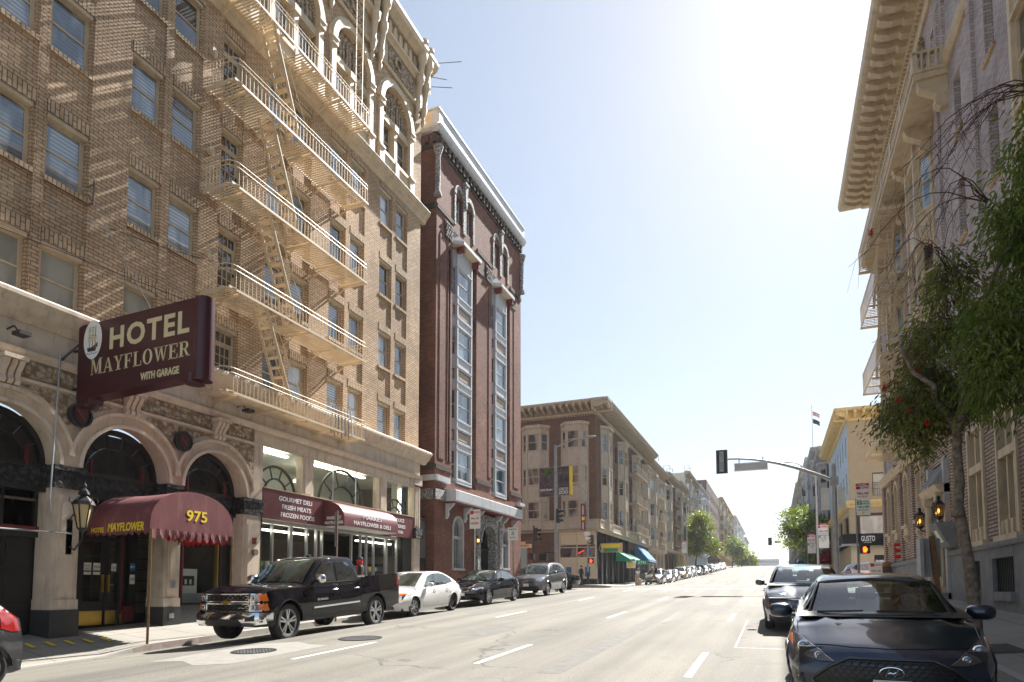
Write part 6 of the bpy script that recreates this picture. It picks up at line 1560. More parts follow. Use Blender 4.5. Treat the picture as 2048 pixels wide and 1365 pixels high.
        m.box(-W2*.86, W2*.86, .25, L-.25, min(z for _, z in c['bot'])+.02, min(.75, c['belt'][2][1]-.12))
        for yw in c['wy']:
            for sd_ in (1, -1):
                A = []
                for k in range(13): t = math.pi*k/12; A.append((yw-c['ra']*math.cos(t)*1.01, c['wr']+c['ra']*math.sin(t)*1.01))
                for (y0, z0), (y1, z1) in zip(A, A[1:]): m.poly([(sd_*W2*.62, y0, z0), (sd_*W2*.62, y1, z1), (sd_*W2*.975, y1, z1), (sd_*W2*.975, y0, z0)])
        m.build('underbody', s.root)
        for yw in c['wy']:
            for sd_ in (1, -1): make_wheel(c['wr'], c.get('tw', .21), c.get('rims', ['alloy', 'alloy'])[0 if yw == c['wy'][0] else 1], s.root, (sd_*(W2-c.get('tw', .21)/2-.03), yw, c['wr']), sd_)
        for sd_ in (1, -1):
            if s.detail > 1:
                m = MB(mat=c.get('lip', s.paint))
                for yw in c['wy']:
                    P_ = []
                    for k in range(-1, 14):
                        t = math.pi*(k)/13; y = yw-c['ra']*math.cos(t); z = c['wr']+c['ra']*math.sin(t)
                        if z < tab(c['bot'], y): z = tab(c['bot'], y)
                        h = s.bvh.ray_cast(Vector((sd_*3, y, z+.015)), Vector((-sd_, 0, 0)))
                        if h[0] is not None: P_.append((h[0].x+sd_*.002, y, z+.003))
                    if len(P_) > 3: m.tube(P_, .016, 5)
                m.build('arch_lip', s.root, smooth=50)
    def cast(s, plane, a, b):
        if plane == 'L': o, d = Vector((-3, a, b)), Vector((1, 0, 0))
        elif plane == 'R': o, d = Vector((3, a, b)), Vector((-1, 0, 0))
        elif plane == 'F': o, d = Vector((a, -4, b)), Vector((0, 1, 0))
        elif plane == 'B': o, d = Vector((a, s.c['L']+4, b)), Vector((0, -1, 0))
        elif plane == 'T': o, d = Vector((a, b, 4)), Vector((0, 0, -1))
        elif plane == 'FT': o, d = Vector((a, -3, b+3)), Vector((0, 1, -1)).normalized()
        elif plane == 'BT': o, d = Vector((a, s.c['L']+3, b+3)), Vector((0, -1, -1)).normalized()
        h = s.bvh.ray_cast(o, d)
        if h[0] is None:
            h = s.bvh.find_nearest(o+d*(3.2)); 
            if h[0] is None: return None, None
            return h[0], -d
        n = h[1]
        if n.dot(d) > 0: n = -n
        if n.dot(d) > -.25: n = (n-d*.5).normalized()
        return h[0], n
    def patch(s, plane, poly, mat, name='trim', off=.004, step=.09, parent=None, skirt=True):
        pts = []
        P_ = list(poly)
        for i, p in enumerate(P_):
            q = P_[(i+1) % len(P_)]; d = math.hypot(q[0]-p[0], q[1]-p[1]); k = max(1, int(d/step))
            for j in range(k): pts.append((p[0]+(q[0]-p[0])*j/k, p[1]+(q[1]-p[1])*j/k))
        nb = len(pts); a0 = min(p[0] for p in pts); a1 = max(p[0] for p in pts); b0 = min(p[1] for p in pts); b1 = max(p[1] for p in pts)
        def inside(x, y):
            c_ = False; j = nb-1
            for i in range(nb):
                xi, yi = pts[i]; xj, yj = pts[j]
                if (yi > y) != (yj > y) and x < (xj-xi)*(y-yi)/(yj-yi)+xi: c_ = not c_
                j = i
            return c_
        def edged(x, y): return min(math.hypot(x-p[0], y-p[1]) for p in pts[:nb])
        x = a0+step*.5; extra = []
        while x < a1:
            y = b0+step*.5
            while y < b1:
                if inside(x, y) and edged(x, y) > step*.35: extra.append((x, y))
                y += step
            x += step
        allp = [Vector(p) for p in pts+extra]
        r = delaunay_2d_cdt(allp, [], [list(range(nb))], 1, 1e-5)
        V, F = r[0], r[2]; m = MB(mat=mat); ids = []; base = []
        for v in V:
            h, n = s.cast(plane, v[0], v[1]); ids.append(m.p(h+n*off)); base.append(h-n*.006)
        for f in F: m.face([ids[i] for i in f])
        if skirt:
            ring = []
            for p in pts:
                k = min(range(len(V)), key=lambda i: (V[i][0]-p[0])**2+(V[i][1]-p[1])**2); ring.append(k)
            low = {k: m.p(base[k]) for k in set(ring)}
            for a, b in zip(ring, ring[1:]+ring[:1]):
                if a != b: m.face((ids[a], ids[b], low[b], low[a]))
        return m.build(name, parent or s.root, smooth=60)
    def both(s, poly, mat, name='trim', **k):
        out = []
        for pl in 'LR': out.append(s.patch(pl, poly, mat, name, **k))
        return out
    def mirf(s, plane, poly, mat, name, **k):
        out = [s.patch(plane, poly, mat, name, **k), s.patch(plane, [(-a, b) for a, b in poly][::-1], mat, name, **k)]; return out
    def mirror(s, y, z, x, mat=None, sz=(.11, .075, .075), glass=True):
        for sd_ in (1, -1):
            m = MB(mat=mat or s.paint); cx = sd_*(x+.10); a, b, h = sz; rings = []
            for k, (fy, sc) in enumerate(((-1, .45), (-.6, .85), (0, 1), (.75, .98), (1, .92))):
                rings.append([m.p((cx+a*sc*math.copysign(abs(math.cos(t))**.7, math.cos(t)), y+b*fy, z+h*sc*math.copysign(abs(math.sin(t))**.7, math.sin(t)))) for t in [2*math.pi*q/14 for q in range(14)]])
            for A, B in zip(rings, rings[1:]):
                for q in range(14): m.face((A[q], A[(q+1) % 14], B[(q+1) % 14], B[q]))
            m.face(rings[0][::-1]); m.mat('plastic_black'); m.face(rings[-1]); m.bar((sd_*(x-.06), y+.02, z-h*.7), (cx, y+.02, z-h*.5), .05, .04)
            o = m.build('mirror', s.root, smooth=50)
            m = MB(mat='chrome'); m.box(cx-a*.8, cx+a*.8, y+b+.001, y+b+.003, z-h*.75, z+h*.75); m.build('mirror_glass', o)
    def place(s, x, y, z, rz=0, pitch=None, sc=1):
        s.root.location = (x, y, z); s.root.rotation_euler = (math.atan(.0424) if pitch is None else pitch, 0, rz); s.root.scale = (sc,)*3
        return s.root
def plate(car, plane, x, z, wd=.30, ht=.15, word=None, sub=None):
    h, n = car.cast(plane, x, z); y = h.y; sg = -1 if plane == 'F' else 1
    m = MB(mat='paper'); m.box(x-wd/2, x+wd/2, y+sg*.02, y+sg*.03, z-ht/2, z+ht/2); m.mat('black_letter')
    if word: add_text(m, word, wd*.8, ht*.42, lambda u, v, w: (x-u*sg, y+sg*(.031+w), z-ht*.08+v), 'black_letter', extrude=.001)
    if sub: add_text(m, sub, wd*.5, ht*.2, lambda u, v, w: (x-u*sg, y+sg*(.031+w), z+ht*.33+v), 'red_letter', extrude=.001, shear=.3)
    return m.build('number_plate', car.root)
def doors(car, seams, z0f, z1f, handles, hmat, sq=0):
    "seams = list of (y0,y1) doors; z0f bottom, z1f belt"
    for y0, y1 in seams:
        for pl in 'LR':
            P0 = [(y0+.04, z0f), (y1-.02, z0f), (y1, z0f+.12), (y1, z1f-.02), (y0, z1f-.02), (y0, z0f+.1)]
            o = [(y0-.008, z0f+.1), (y0+.038, z0f-.008), (y1-.016, z0f-.008), (y1+.008, z0f+.118), (y1+.008, z1f-.02), (y0-.008, z1f-.02)]
            car.patch(pl, o, 'grille_black', 'door_seam', off=.0012, step=.16, skirt=False)
            d = car.patch(pl, P0, car.paint, 'door', off=.0035, step=.16)
            hy = y1-.17; hz = handles; h, n = car.cast(pl, hy, hz); sg = -1 if pl == 'L' else 1
            m = MB(mat=hmat); m.tube([(h.x+sg*.008, hy-.09, hz), (h.x+sg*.045, hy-.06, hz+.004), (h.x+sg*.048, hy+.06, hz+.004), (h.x+sg*.008, hy+.09, hz)], .014, 6); m.build('handle', d)
def side_glass(car, polys, seal='grille_black', glass='car_glass_dark'):
    for pl in 'LR':
        for poly in polys:
            cx = sum(p[0] for p in poly)/len(poly); cz = sum(p[1] for p in poly)/len(poly)
            big = [(cx+(a-cx)*1.0+math.copysign(.022, a-cx), cz+(b-cz)*1.0+math.copysign(.018, b-cz)) for a, b in poly]
            car.patch(pl, big, seal, 'window_seal', off=.003, step=.12); car.patch(pl, poly, glass, 'side_window', off=.006, step=.12)
def cglass(name, c, c2):
    m, nt, b = new_mat(name); p = objpos(nt); n = noise(nt, p, 2.2, 2)
    nt.links.new(ramp(nt, n.outputs[0], [(.42, c), (.62, c2)]), b.inputs['Base Color']); b.inputs['Roughness'].default_value = .02; b.inputs['IOR'].default_value = 1.7; b.inputs['Specular IOR Level'].default_value = .8; b.inputs['Coat Weight'].default_value = .8; b.inputs['Coat Roughness'].default_value = .01
clear_glass('car_glass_clear', (.62, .72, .70), .12); cglass('car_glass_dark', (.010, .013, .013), (.03, .038, .036)); cglass('car_glass_green', (.02, .03, .026), (.10, .13, .11))

# ---- proportions (metres, y from the nose backwards)
SEDAN = dict(L=4.55, W=1.78, wy=[.88, 3.56], wr=.315, ra=.355, bot=[(0, .22), (.5, .2), (3.9, .2), (4.3, .3), (4.55, .36)],
    hw=[(0, .76), (.35, .85), (.9, .885), (2.2, .89), (3.7, .88), (4.2, .84), (4.55, .74)], belt=[(0, .55), (.3, .66), (.9, .80), (1.5, .88), (3.4, .96), (4.1, .96), (4.55, .88)],
    top=[(0, .58), (.25, .72), (.7, .84), (1.15, .93), (1.4, .97), (3.6, 1.0), (4.2, 1.06), (4.55, .98)], nose=[(.2, .12), (.4, .02), (.55, 0), (.68, .08), (.8, .2)], tail=[(.3, .10), (.5, .02), (.7, .0), (.95, .05)],
    cab=dict(roof=[(1.02, .88), (1.5, 1.16), (1.9, 1.36), (2.15, 1.425), (2.6, 1.45), (3.1, 1.42), (3.6, 1.28), (4.15, 1.04)], H=1.45, tumble=.20, ws=2.1, re=3.3))
def sedan_dlo(k=0): return [[(1.62, .95), (2.05, 1.25), (2.36, 1.335), (2.36, .97)], [(2.42, .97), (2.42, 1.34), (2.85, 1.35), (3.2, 1.31), (3.2, 1.0)], [(3.26, 1.02), (3.26, 1.295), (3.62, 1.13), (3.66, 1.06)]]
def generic(kind, paint, name, label, group=None, detail=2, glass='car_glass_dark', rims=('alloy', 'alloy'), spec=None):
    sp = dict(spec or SEDAN); sp['rims'] = rims; suv = kind == 'suv'
    c = Car(sp, paint, name, label, group, 'car', detail); g = sp['cab']; y0 = g['roof'][0][0]; W2 = sp['W']/2
    wz0 = stab(sp['top'], y0+.18)+.03; wt = g['H']-.06
    c.patch('FT', [(-W2+.20, wsA(c, -W2+.2, wz0)), (W2-.20, wsA(c, W2-.2, wz0)), (W2-.34, wsB(c, wt)), (-W2+.34, wsB(c, wt))], glass, 'windscreen', off=.006, step=.14)
    return c
def wsA(c, x, z): # coordinate for the 45 degree casting plane: a point (x,y,z) has b = z+y+... 
    g = c.c['cab']; 
    return _ft(c, z)
def wsB(c, z): return _ft(c, z)
def _ft(c, z):
    # find y on the windscreen centreline where height is z, then b so that the ray (0,1,-1) passes there: b+3-(y+3)=z -> b=z+y
    r = c.c['cab']['roof']; y = r[0][0]
    while y < c.c['cab']['ws']+.3 and stab(r, y) < z: y += .01
    return z+y
def _bt(c, z):
    r = c.c['cab']['roof']; y = r[-1][0]
    while y > c.c['cab']['re']-.5 and stab(r, y) < z: y -= .01
    return z+(c.c['L']-y)
def rearglass(c, z0, z1, x0, x1, glass='car_glass_dark'):
    c.patch('BT', [(-x0, _bt(c, z0)), (x0, _bt(c, z0)), (x1, _bt(c, z1)), (-x1, _bt(c, z1))], glass, 'rear_window', off=.006, step=.14)
def mesh_grille(car, x0, x1, z0, z1, plane='F', bar='chrome', frame=None, n=9, hexa=True, back='grille_black', poly=None, fr=.018, rows_=None):
    poly = poly or [(x0, z0), (x1, z0), (x1, z1), (x0, z1)]
    g = car.patch(plane, poly, back, 'grille', off=.004, step=.1)
    m = MB(mat=bar)
    def at(x, z, o=.014):
        h, n_ = car.cast(plane, x, z); return h+n_*o
    rw = rows_ or max(2, int((z1-z0)/((x1-x0)/n)*1.2))
    for r in range(rw+1):
        z = z0+(z1-z0)*r/rw; P_ = []
        for k in range(2*n+1):
            x = x0+(x1-x0)*k/(2*n); dz = ((z1-z0)/rw*.22)*(1 if ((k+r) % 2) else -1) if hexa else 0
            P_.append(at(x, min(z1, max(z0, z+dz))))
        m.tube(P_, .005, 4)
    if hexa:
        for r in range(rw):
            for k in range(2*n+1):
                if (k+r) % 2 == 1:
                    x = x0+(x1-x0)*k/(2*n); za = z0+(z1-z0)*r/rw+((z1-z0)/rw*.22); zb = z0+(z1-z0)*(r+1)/rw-((z1-z0)/rw*.22)
                    if zb > za: m.tube([at(x, za), at(x, zb)], .005, 4)
    m.build('mesh', g)
    if frame:
        m = MB(mat=frame); P_ = []
        for i, p in enumerate(poly+[poly[0]]):
            if i:
                q = poly[i-1]
                for k in range(1, 7): P_.append(at(q[0]+(p[0]-q[0])*k/6, q[1]+(p[1]-q[1])*k/6, .012))
        P_.append(P_[0]); m.tube(P_, fr, 6); m.build('surround', g, smooth=50)
    return g
def line(c, plane, pts, mat='grille_black', r=.006, off=.001, name='shut_line'):
    P_ = []
    for a, b in zip(pts, pts[1:]):
        for k in range(6): h, n_ = c.cast(plane, a[0]+(b[0]-a[0])*k/6, a[1]+(b[1]-a[1])*k/6); P_.append(h+n_*off)
    m = MB(mat=mat); m.tube(P_, r, 5); return m.build(name, c.root)
# ---------------------------------------------------------------- pickup truck
TR = dict(L=5.84, W=2.03, wy=[.97, 4.62], wr=.415, ra=.49, tw=.27, nf=.6, tf=.3, nc=.16, tc=.03, bulge=.02, tuck=.5, hp=4.5,
    bot=[(0, .38), (.3, .36), (.45, .40), (5.2, .46), (5.7, .55), (5.84, .55)], hw=[(0, .93), (.3, 1.0), (.8, 1.015), (3, 1.0), (5.6, 1.01), (5.84, 1.0)],
    belt=[(0, 1.04), (.25, 1.12), (1.0, 1.16), (1.6, 1.16), (3.6, 1.19), (3.95, 1.33), (4.1, 1.36), (5.84, 1.40)],
    top=[(0, 1.11), (.2, 1.19), (.8, 1.24), (1.5, 1.27), (1.75, 1.28), (3.75, 1.28), (3.95, 1.35), (4.1, 1.375), (5.84, 1.41)], nose=[(.3, .05), (.42, -.04), (.63, -.05), (.68, .05), (1.06, .06), (1.18, .15)], tail=[(.3, 0), (1.4, .02)],
    cab=dict(roof=[(1.52, 1.15), (1.95, 1.5), (2.3, 1.74), (2.6, 1.845), (3.0, 1.875), (3.5, 1.87), (3.72, 1.80), (3.84, 1.5), (3.9, 1.2)], H=1.875, tumble=.17, ws=2.5, re=3.6, wc=.12, rc=.02, inset=.01), rims=['dual', 'dual'])
c = Car(TR, 'paint_black', 'pickup_truck', 'black double cab pickup with chrome mesh grille parked before the market', cat='truck')
c.patch('FT', [(-.80, _ft(c, 1.29)), (.80, _ft(c, 1.29)), (.66, _ft(c, 1.78)), (-.66, _ft(c, 1.78))], 'car_glass_green', 'windscreen', off=.006)
side_glass(c, [[(1.98, 1.26), (2.05, 1.42), (2.42, 1.70), (2.82, 1.73), (2.82, 1.26)], [(2.95, 1.26), (2.95, 1.735), (3.45, 1.73), (3.68, 1.55), (3.74, 1.28)]])
doors(c, [(1.78, 2.88), (2.9, 3.82)], .52, 1.235, 1.07, 'chrome')
c.both([(3.86, .5), (3.875, .5), (3.875, 1.33), (3.86, 1.33)], 'grille_black', 'bed_gap', off=.002, skirt=False)
c.both([(1.85, .66), (3.78, .70), (3.78, .74), (1.85, .70)], 'chrome', 'chrome_strip', off=.016)
c.both([(1.98, 1.235), (3.74, 1.255), (3.74, 1.268), (1.98, 1.248)], 'chrome', 'belt_strip', off=.008)
for pl, sg in (('L', -1), ('R', 1)):
    m = MB(); h, n_ = c.cast(pl, 2.15, .86); add_text(m, 'SILVERADO', .42, .05, (lambda u, v, w, h=h, sg=sg: (h.x+sg*(.008+w), 2.2+u*(1 if sg < 0 else 1)*(-1 if sg < 0 else 1)*1, .86+v)), 'chrome', extrude=.003); m.build('badge', c.root)
# doubled mesh grille with wide chrome frame
mesh_grille(c, -.62, .62, .91, 1.06, n=9, frame='chrome', fr=.016, rows_=3); mesh_grille(c, -.62, .62, .68, .86, n=9, frame='chrome', fr=.018, rows_=4)
c.patch('F', [(-.62, .86), (.62, .86), (.62, .90), (-.62, .90)], 'chrome', 'grille_bar', off=.02)
h, n_ = c.cast('F', 0, .88); m = MB(mat='brass'); y_ = h.y-.045
m.prism([(-.13, .865), (-.05, .865), (-.04, .84), (.05, .84), (.04, .865), (.12, .865), (.14, .905), (.05, .905), (.06, .93), (-.04, .93), (-.05, .905), (-.12, .905)], 0, 1) if 0 else None
A = [(-.13, .862), (-.05, .862), (-.045, .838), (.045, .838), (.05, .862), (.13, .862), (.145, .905), (.06, .905), (.055, .93), (-.035, .93), (-.04, .905), (-.115, .905)]
i0 = [m.p((x, y_, z)) for x, z in A]; i1 = [m.p((x, y_+.02, z)) for x, z in A]; m.face(i0); 
for k in range(12): m.face((i0[k], i0[(k+1) % 12], i1[(k+1) % 12], i1[k]))
m.build('emblem', c.root)
for (z0, z1) in ((.885, 1.07), (.69, .87)):
    for sg in (1, -1):
        pl = [(sg*.64, z0), (sg*.93, z0+.01), (sg*.93, z1), (sg*.64, z1)]
        c.patch('F', pl, 'chrome', 'headlight', off=.008); c.patch('F', [(sg*.66, z0+.02), (sg*.86, z0+.025), (sg*.86, z1-.02), (sg*.66, z1-.02)], 'lens_clear', 'lens', off=.014)
        c.patch('F', [(sg*.84, z0+.02), (sg*.925, z0+.025), (sg*.925, z1-.02), (sg*.84, z1-.02)], 'lens_amber', 'indicator', off=.015)
        h, n_ = c.cast('F', sg*.75, (z0+z1)/2); m = MB(mat='chrome'); m.lathe([(.055, -.006), (.05, -.02), (.035, -.024), (.03, -.016), (0, -.016)], (sg*.75, h.y-.012, (z0+z1)/2), 14, 'y'); m.build('reflector', c.root)
    c.both([(.16, z0+.01), (.34, z0+.03), (.30, z1), (.14, z1)], 'lens_amber', 'side_marker', off=.006)
c.patch('F', [(-.96, .44), (-.5, .40), (-.42, .50), (.42, .50), (.5, .40), (.96, .44), (.97, .65), (-.97, .65)], 'chrome', 'bumper', off=.045, step=.07)
c.both([(.0, .47), (.42, .50), (.42, .66), (.0, .66)], 'chrome', 'bumper_end', off=.03)
c.patch('F', [(-.6, .37), (.6, .37), (.46, .54), (-.46, .54)], 'plastic_black', 'lower_intake', off=.055)
for sg in (1, -1): c.patch('F', [(sg*.62, .50), (sg*.84, .51), (sg*.84, .60), (sg*.62, .59)], 'plastic_black', 'fog_lamp', off=.052)
plate(c, 'F', .05, .5, word='11550P1'); bpy.data.objects[c.root.children[-1].name].location.y -= .06
c.mirror(1.98, 1.34, .98, 'chrome', (.14, .09, .11))
c.both([(5.66, .98), (5.84, .98), (5.84, 1.36), (5.70, 1.36)], 'lens_red', 'taillight', off=.008)
m = MB(mat='chrome'); m.box(-.98, .98, 5.80, 6.0, .56, .74); m.mat('plastic_black'); m.box(-.9, .9, 5.82, 6.02, .735, .76); m.build('rear_bumper', c.root)
m = MB(mat='paint_black'); m.box(-.86, .86, 3.95, 5.8, .8, 1.0); m.build('bed_floor', c.root)
m = MB(mat='plastic_black'); m.lathe([(0, 0), (.07, 0), (.05, .05), (.0, .07)], (0, 2.9, 1.87), 10); m.tube([(-.6, 1.72, 1.27), (-.1, 1.66, 1.30)], .012, 5); m.tube([(0.0, 1.70, 1.27), (.5, 1.66, 1.30)], .012, 5); m.build('wipers', c.root)
h, n_ = c.cast('L', 4.05, 1.1)
for sg in (-1, 1): m = MB(mat='grille_black'); m.ring_seg(4.12, 1.12, .085, .092, 0, .01, 0, 2*math.pi, 20); m.T = None; m.v = [(sg*(abs(h.x)+.001+q[2]), q[0], q[1]) for q in m.v]; m.build('fuel_flap', c.root)
truck = c.place(-11.42, 11.03, gz(11.03)-.09); c.root.scale = (.99, .975, 1.055)
# ---------------------------------------------------------------- white saloon
def finish(c, dlo, glass='car_glass_dark', hl=None, tl=None, doorsp=None, handle='paint', z_sill=.30, dz=.93, hz=.82, mir=None, grille=None, plate_=True, tint=None):
    side_glass(c, dlo, glass=glass)
    if doorsp: doors(c, doorsp, z_sill, dz, hz, c.paint if handle == 'paint' else handle)
    if mir: c.mirror(*mir)
    if tl: c.both(tl, 'lens_red', 'taillight', off=.006)
WS = dict(SEDAN); c = Car(dict(WS, rims=['multi', 'steel'], crease=None), 'paint_white', 'saloon_car', 'white compact saloon with one black steel wheel, parked behind the pickup')
c.patch('FT', [(-.66, _ft(c, .99)), (.66, _ft(c, .99)), (.53, _ft(c, 1.39)), (-.53, _ft(c, 1.39))], 'car_glass_green', 'windscreen', off=.006)
finish(c, sedan_dlo(), 'car_glass_green', doorsp=[(1.42, 2.39), (2.41, 3.3)], tl=[(4.25, .74), (4.5, .72), (4.5, .92), (4.32, .94)], mir=(1.72, 1.0, .86))
for sg in (1, -1): c.patch('F', [(sg*.44, .60), (sg*.80, .66), (sg*.82, .745), (sg*.60, .70), (sg*.42, .645)], 'lens_smoked', 'headlight', off=.007)
c.both([(.32, .66), (.62, .73), (.62, .755), (.36, .74)], 'lens_amber', 'headlight_end', off=.006)
c.patch('F', [(-.4, .56), (.4, .56), (.42, .61), (-.42, .61)], 'grille_black', 'upper_grille', off=.006); mesh_grille(c, -.55, .55, .28, .42, hexa=False, bar='plastic_black', rows_=3, n=5)
rearglass(c, 1.08, 1.38, .62, .5)
c.place(-11.95, 17.75, gz(17.75)-.08, sc=1.03)
# ---------------------------------------------------------------- black saloon
BM = dict(SEDAN, L=4.52, W=1.82, wy=[.80, 3.56], wr=.33, ra=.365, nc=.2, rims=['multi', 'multi'], nose=[(.2, .08), (.4, .0), (.62, 0), (.72, .05), (.8, .16)], top=[(0, .66), (.2, .76), (.7, .87), (1.2, .95), (1.5, .98), (3.6, 1.0), (4.2, 1.04), (4.52, .98)],
    cab=dict(roof=[(1.18, .9), (1.6, 1.14), (2.0, 1.34), (2.25, 1.40), (2.7, 1.43), (3.1, 1.40), (3.6, 1.24), (4.05, 1.03)], H=1.43, tumble=.2, ws=2.2, re=3.3))
c = Car(BM, 'paint_black', 'saloon_car', 'glossy black sports saloon with twin oval grilles, parked behind the white car')
c.patch('FT', [(-.68, _ft(c, 1.0)), (.68, _ft(c, 1.0)), (.54, _ft(c, 1.375)), (-.54, _ft(c, 1.375))], 'car_glass_green', 'windscreen', off=.006)
finish(c, [[(1.72, .96), (2.1, 1.24), (2.4, 1.32), (2.4, .97)], [(2.45, .97), (2.45, 1.325), (2.85, 1.33), (3.2, 1.28), (3.2, .99)], [(3.25, 1.0), (3.25, 1.265), (3.6, 1.1), (3.62, 1.04)]], doorsp=[(1.45, 2.42), (2.44, 3.3)], tl=[(4.22, .74), (4.48, .72), (4.48, .88), (4.25, .9)], mir=(1.8, 1.0, .88))
for sg in (1, -1):
    c.patch('F', [(sg*.36, .60), (sg*.78, .63), (sg*.84, .72), (sg*.40, .69)], 'lens_clear', 'headlight', off=.007)
    for xx in (.48, .66): h, n_ = c.cast('F', sg*xx, .655); m = MB(mat='chrome'); m.lathe([(.045, -.004), (.04, -.018), (.02, -.02), (0, -.012)], (sg*xx, h.y-.004, .655), 12, 'y'); m.build('reflector', c.root)
    mesh_grille(c, min(sg*.04, sg*.30), max(sg*.04, sg*.30), .58, .70, hexa=False, bar='plastic_black', frame='chrome', fr=.012, rows_=3, n=4)
mesh_grille(c, -.45, .45, .26, .38, hexa=False, bar='plastic_black', rows_=2, n=4)
plate(c, 'F', 0, .46, .3, .12)
rearglass(c, 1.06, 1.36, .6, .5)
c.place(-11.95, 23.85, gz(23.85)-.07, sc=1.03)
# ---------------------------------------------------------------- mauve SUV
SV = dict(L=4.53, W=1.83, wy=[.88, 3.5], wr=.345, ra=.40, bot=[(0, .27), (.5, .27), (3.9, .28), (4.53, .38)], hw=[(0, .80), (.35, .88), (.9, .91), (2.2, .915), (3.7, .91), (4.2, .88), (4.53, .80)],
    belt=[(0, .72), (.3, .88), (.9, .98), (1.5, 1.02), (3.4, 1.10), (4.1, 1.13), (4.53, 1.08)], top=[(0, .78), (.25, .96), (.7, 1.04), (1.1, 1.10), (1.4, 1.13), (4.0, 1.18), (4.53, 1.14)], nose=[(.2, .1), (.45, .0), (.75, .02), (.95, .12), (1.0, .2)], tail=[(.3, .05), (.7, .0), (1.1, .04)],
    cab=dict(roof=[(1.0, 1.02), (1.4, 1.32), (1.75, 1.55), (2.05, 1.64), (2.6, 1.68), (3.5, 1.66), (4.05, 1.55), (4.3, 1.35), (4.45, 1.1)], H=1.68, tumble=.2, ws=2.0, re=4.0, rc=.18), rims=['alloy', 'alloy'])
def suv_build(paint, name, label, group=None, detail=2, glass='car_glass_dark', cut=True):
    c = Car(dict(SV), paint, name, label, group, 'car', detail)
    c.patch('FT', [(-.68, _ft(c, 1.15)), (.68, _ft(c, 1.15)), (.55, _ft(c, 1.6)), (-.55, _ft(c, 1.6))], glass, 'windscreen', off=.006, step=.14)
    side_glass(c, [[(1.55, 1.1), (1.98, 1.47), (2.3, 1.54), (2.3, 1.12)], [(2.36, 1.12), (2.36, 1.55), (3.15, 1.55), (3.15, 1.15)], [(3.21, 1.17), (3.21, 1.54), (3.7, 1.5), (3.98, 1.3), (3.7, 1.18)]], glass=glass)
    for sg in (1, -1): c.patch('F', [(sg*.46, .76), (sg*.82, .82), (sg*.86, .92), (sg*.5, .86)], 'lens_clear', 'headlight', off=.007)
    mesh_grille(c, -.42, .42, .68, .86, hexa=False, bar='chrome', rows_=3, n=4); c.mirror(1.66, 1.17, .88)
    c.patch('F', [(-.7, .3), (.7, .3), (.62, .5), (-.62, .5)], 'plastic_black', 'lower_intake', off=.006)
    c.both([(4.0, 1.0), (4.42, 1.0), (4.34, 1.5), (4.2, 1.5)], 'lens_red', 'taillight', off=.006)
    plate(c, 'F', 0, .56, .3, .14)
    return c
c = suv_build('paint_mauve', 'suv', 'mauve grey compact SUV parked last before the corner', glass='car_glass_green')
doors(c, [(1.35, 2.33), (2.35, 3.3)], .40, 1.08, .98, 'paint_mauve')
h, n_ = c.cast('F', 0, .78); m = MB(mat='chrome'); 
for p0, p1 in (((-.06, .73), (-.045, .83)), ((.06, .73), (.045, .83)), ((-.05, .78), (.05, .78))): m.bar((p0[0], h.y-.03, p0[1]), (p1[0], h.y-.03, p1[1]), .018, .018)
m.build('emblem', c.root)
c.place(-11.95, 31.3, gz(31.3)-.06, sc=1.03)
# ---------------------------------------------------------------- grey saloon behind the hatchback on the right
AL = dict(SEDAN, L=4.85, W=1.85, wy=[.95, 3.78], wr=.34, ra=.38, hw=[(0, .78), (.35, .88), (.9, .915), (2.2, .925), (3.9, .915), (4.4, .88), (4.85, .76)], nc=.3, belt=[(0, .58), (.3, .74), (.9, .86), (1.5, .92), (3.6, .98), (4.3, .98), (4.85, .9)], top=[(0, .62), (.25, .78), (.7, .90), (1.2, .98), (1.5, 1.02), (3.8, 1.03), (4.4, 1.08), (4.85, 1.0)],
    crease=(.5, 1.3, .022), open=(1.03, 1.41, .70, .56), cab=dict(roof=[(1.08, .92), (1.6, 1.2), (2.0, 1.38), (2.3, 1.44), (2.8, 1.47), (3.3, 1.43), (3.9, 1.25), (4.5, 1.05)], H=1.47, tumble=.22, ws=2.2, re=3.5), rims=['alloy', 'alloy'])
c = Car(AL, 'paint_slate', 'saloon_car', 'slate grey saloon parked behind the navy hatchback on the right kerb')
c.patch('FT', [(-.70, _ft(c, 1.03)), (.70, _ft(c, 1.03)), (.56, _ft(c, 1.41)), (-.56, _ft(c, 1.41))], 'car_glass_clear', 'windscreen', off=.006)
finish(c, [[(1.8, 1.0), (2.2, 1.28), (2.5, 1.35), (2.5, 1.0)], [(2.56, 1.0), (2.56, 1.355), (3.0, 1.36), (3.4, 1.31), (3.4, 1.02)]], doorsp=[(1.55, 2.53), (2.55, 3.5)], tl=[(4.5, .76), (4.8, .76), (4.8, .92), (4.55, .94)], mir=(1.85, 1.04, .90))
for sg in (1, -1):
    c.patch('F', [(sg*.45, .66), (sg*.80, .76), (sg*.89, .86), (sg*.84, .80), (sg*.62, .64)], 'lens_clear', 'headlight', off=.008, step=.06)
    c.patch('F', [(sg*.60, .36), (sg*.80, .42), (sg*.80, .54), (sg*.62, .50)], 'grille_black', 'fog_recess', off=.005); c.patch('F', [(sg*.66, .53), (sg*.80, .55), (sg*.80, .60), (sg*.68, .58)], 'lens_amber', 'fog_lamp', off=.008)
c.both([(.22, .72), (.62, .82), (.66, .86), (.36, .80)], 'lens_clear', 'headlight_end', off=.006)
mesh_grille(c, -.38, .38, .42, .68, poly=[(-.30, .40), (.30, .40), (.40, .70), (-.40, .70)], hexa=True, bar='plastic_black', frame='chrome', fr=.016, n=6)
c.place(.66, 15.3, gz(15.3)+.02)
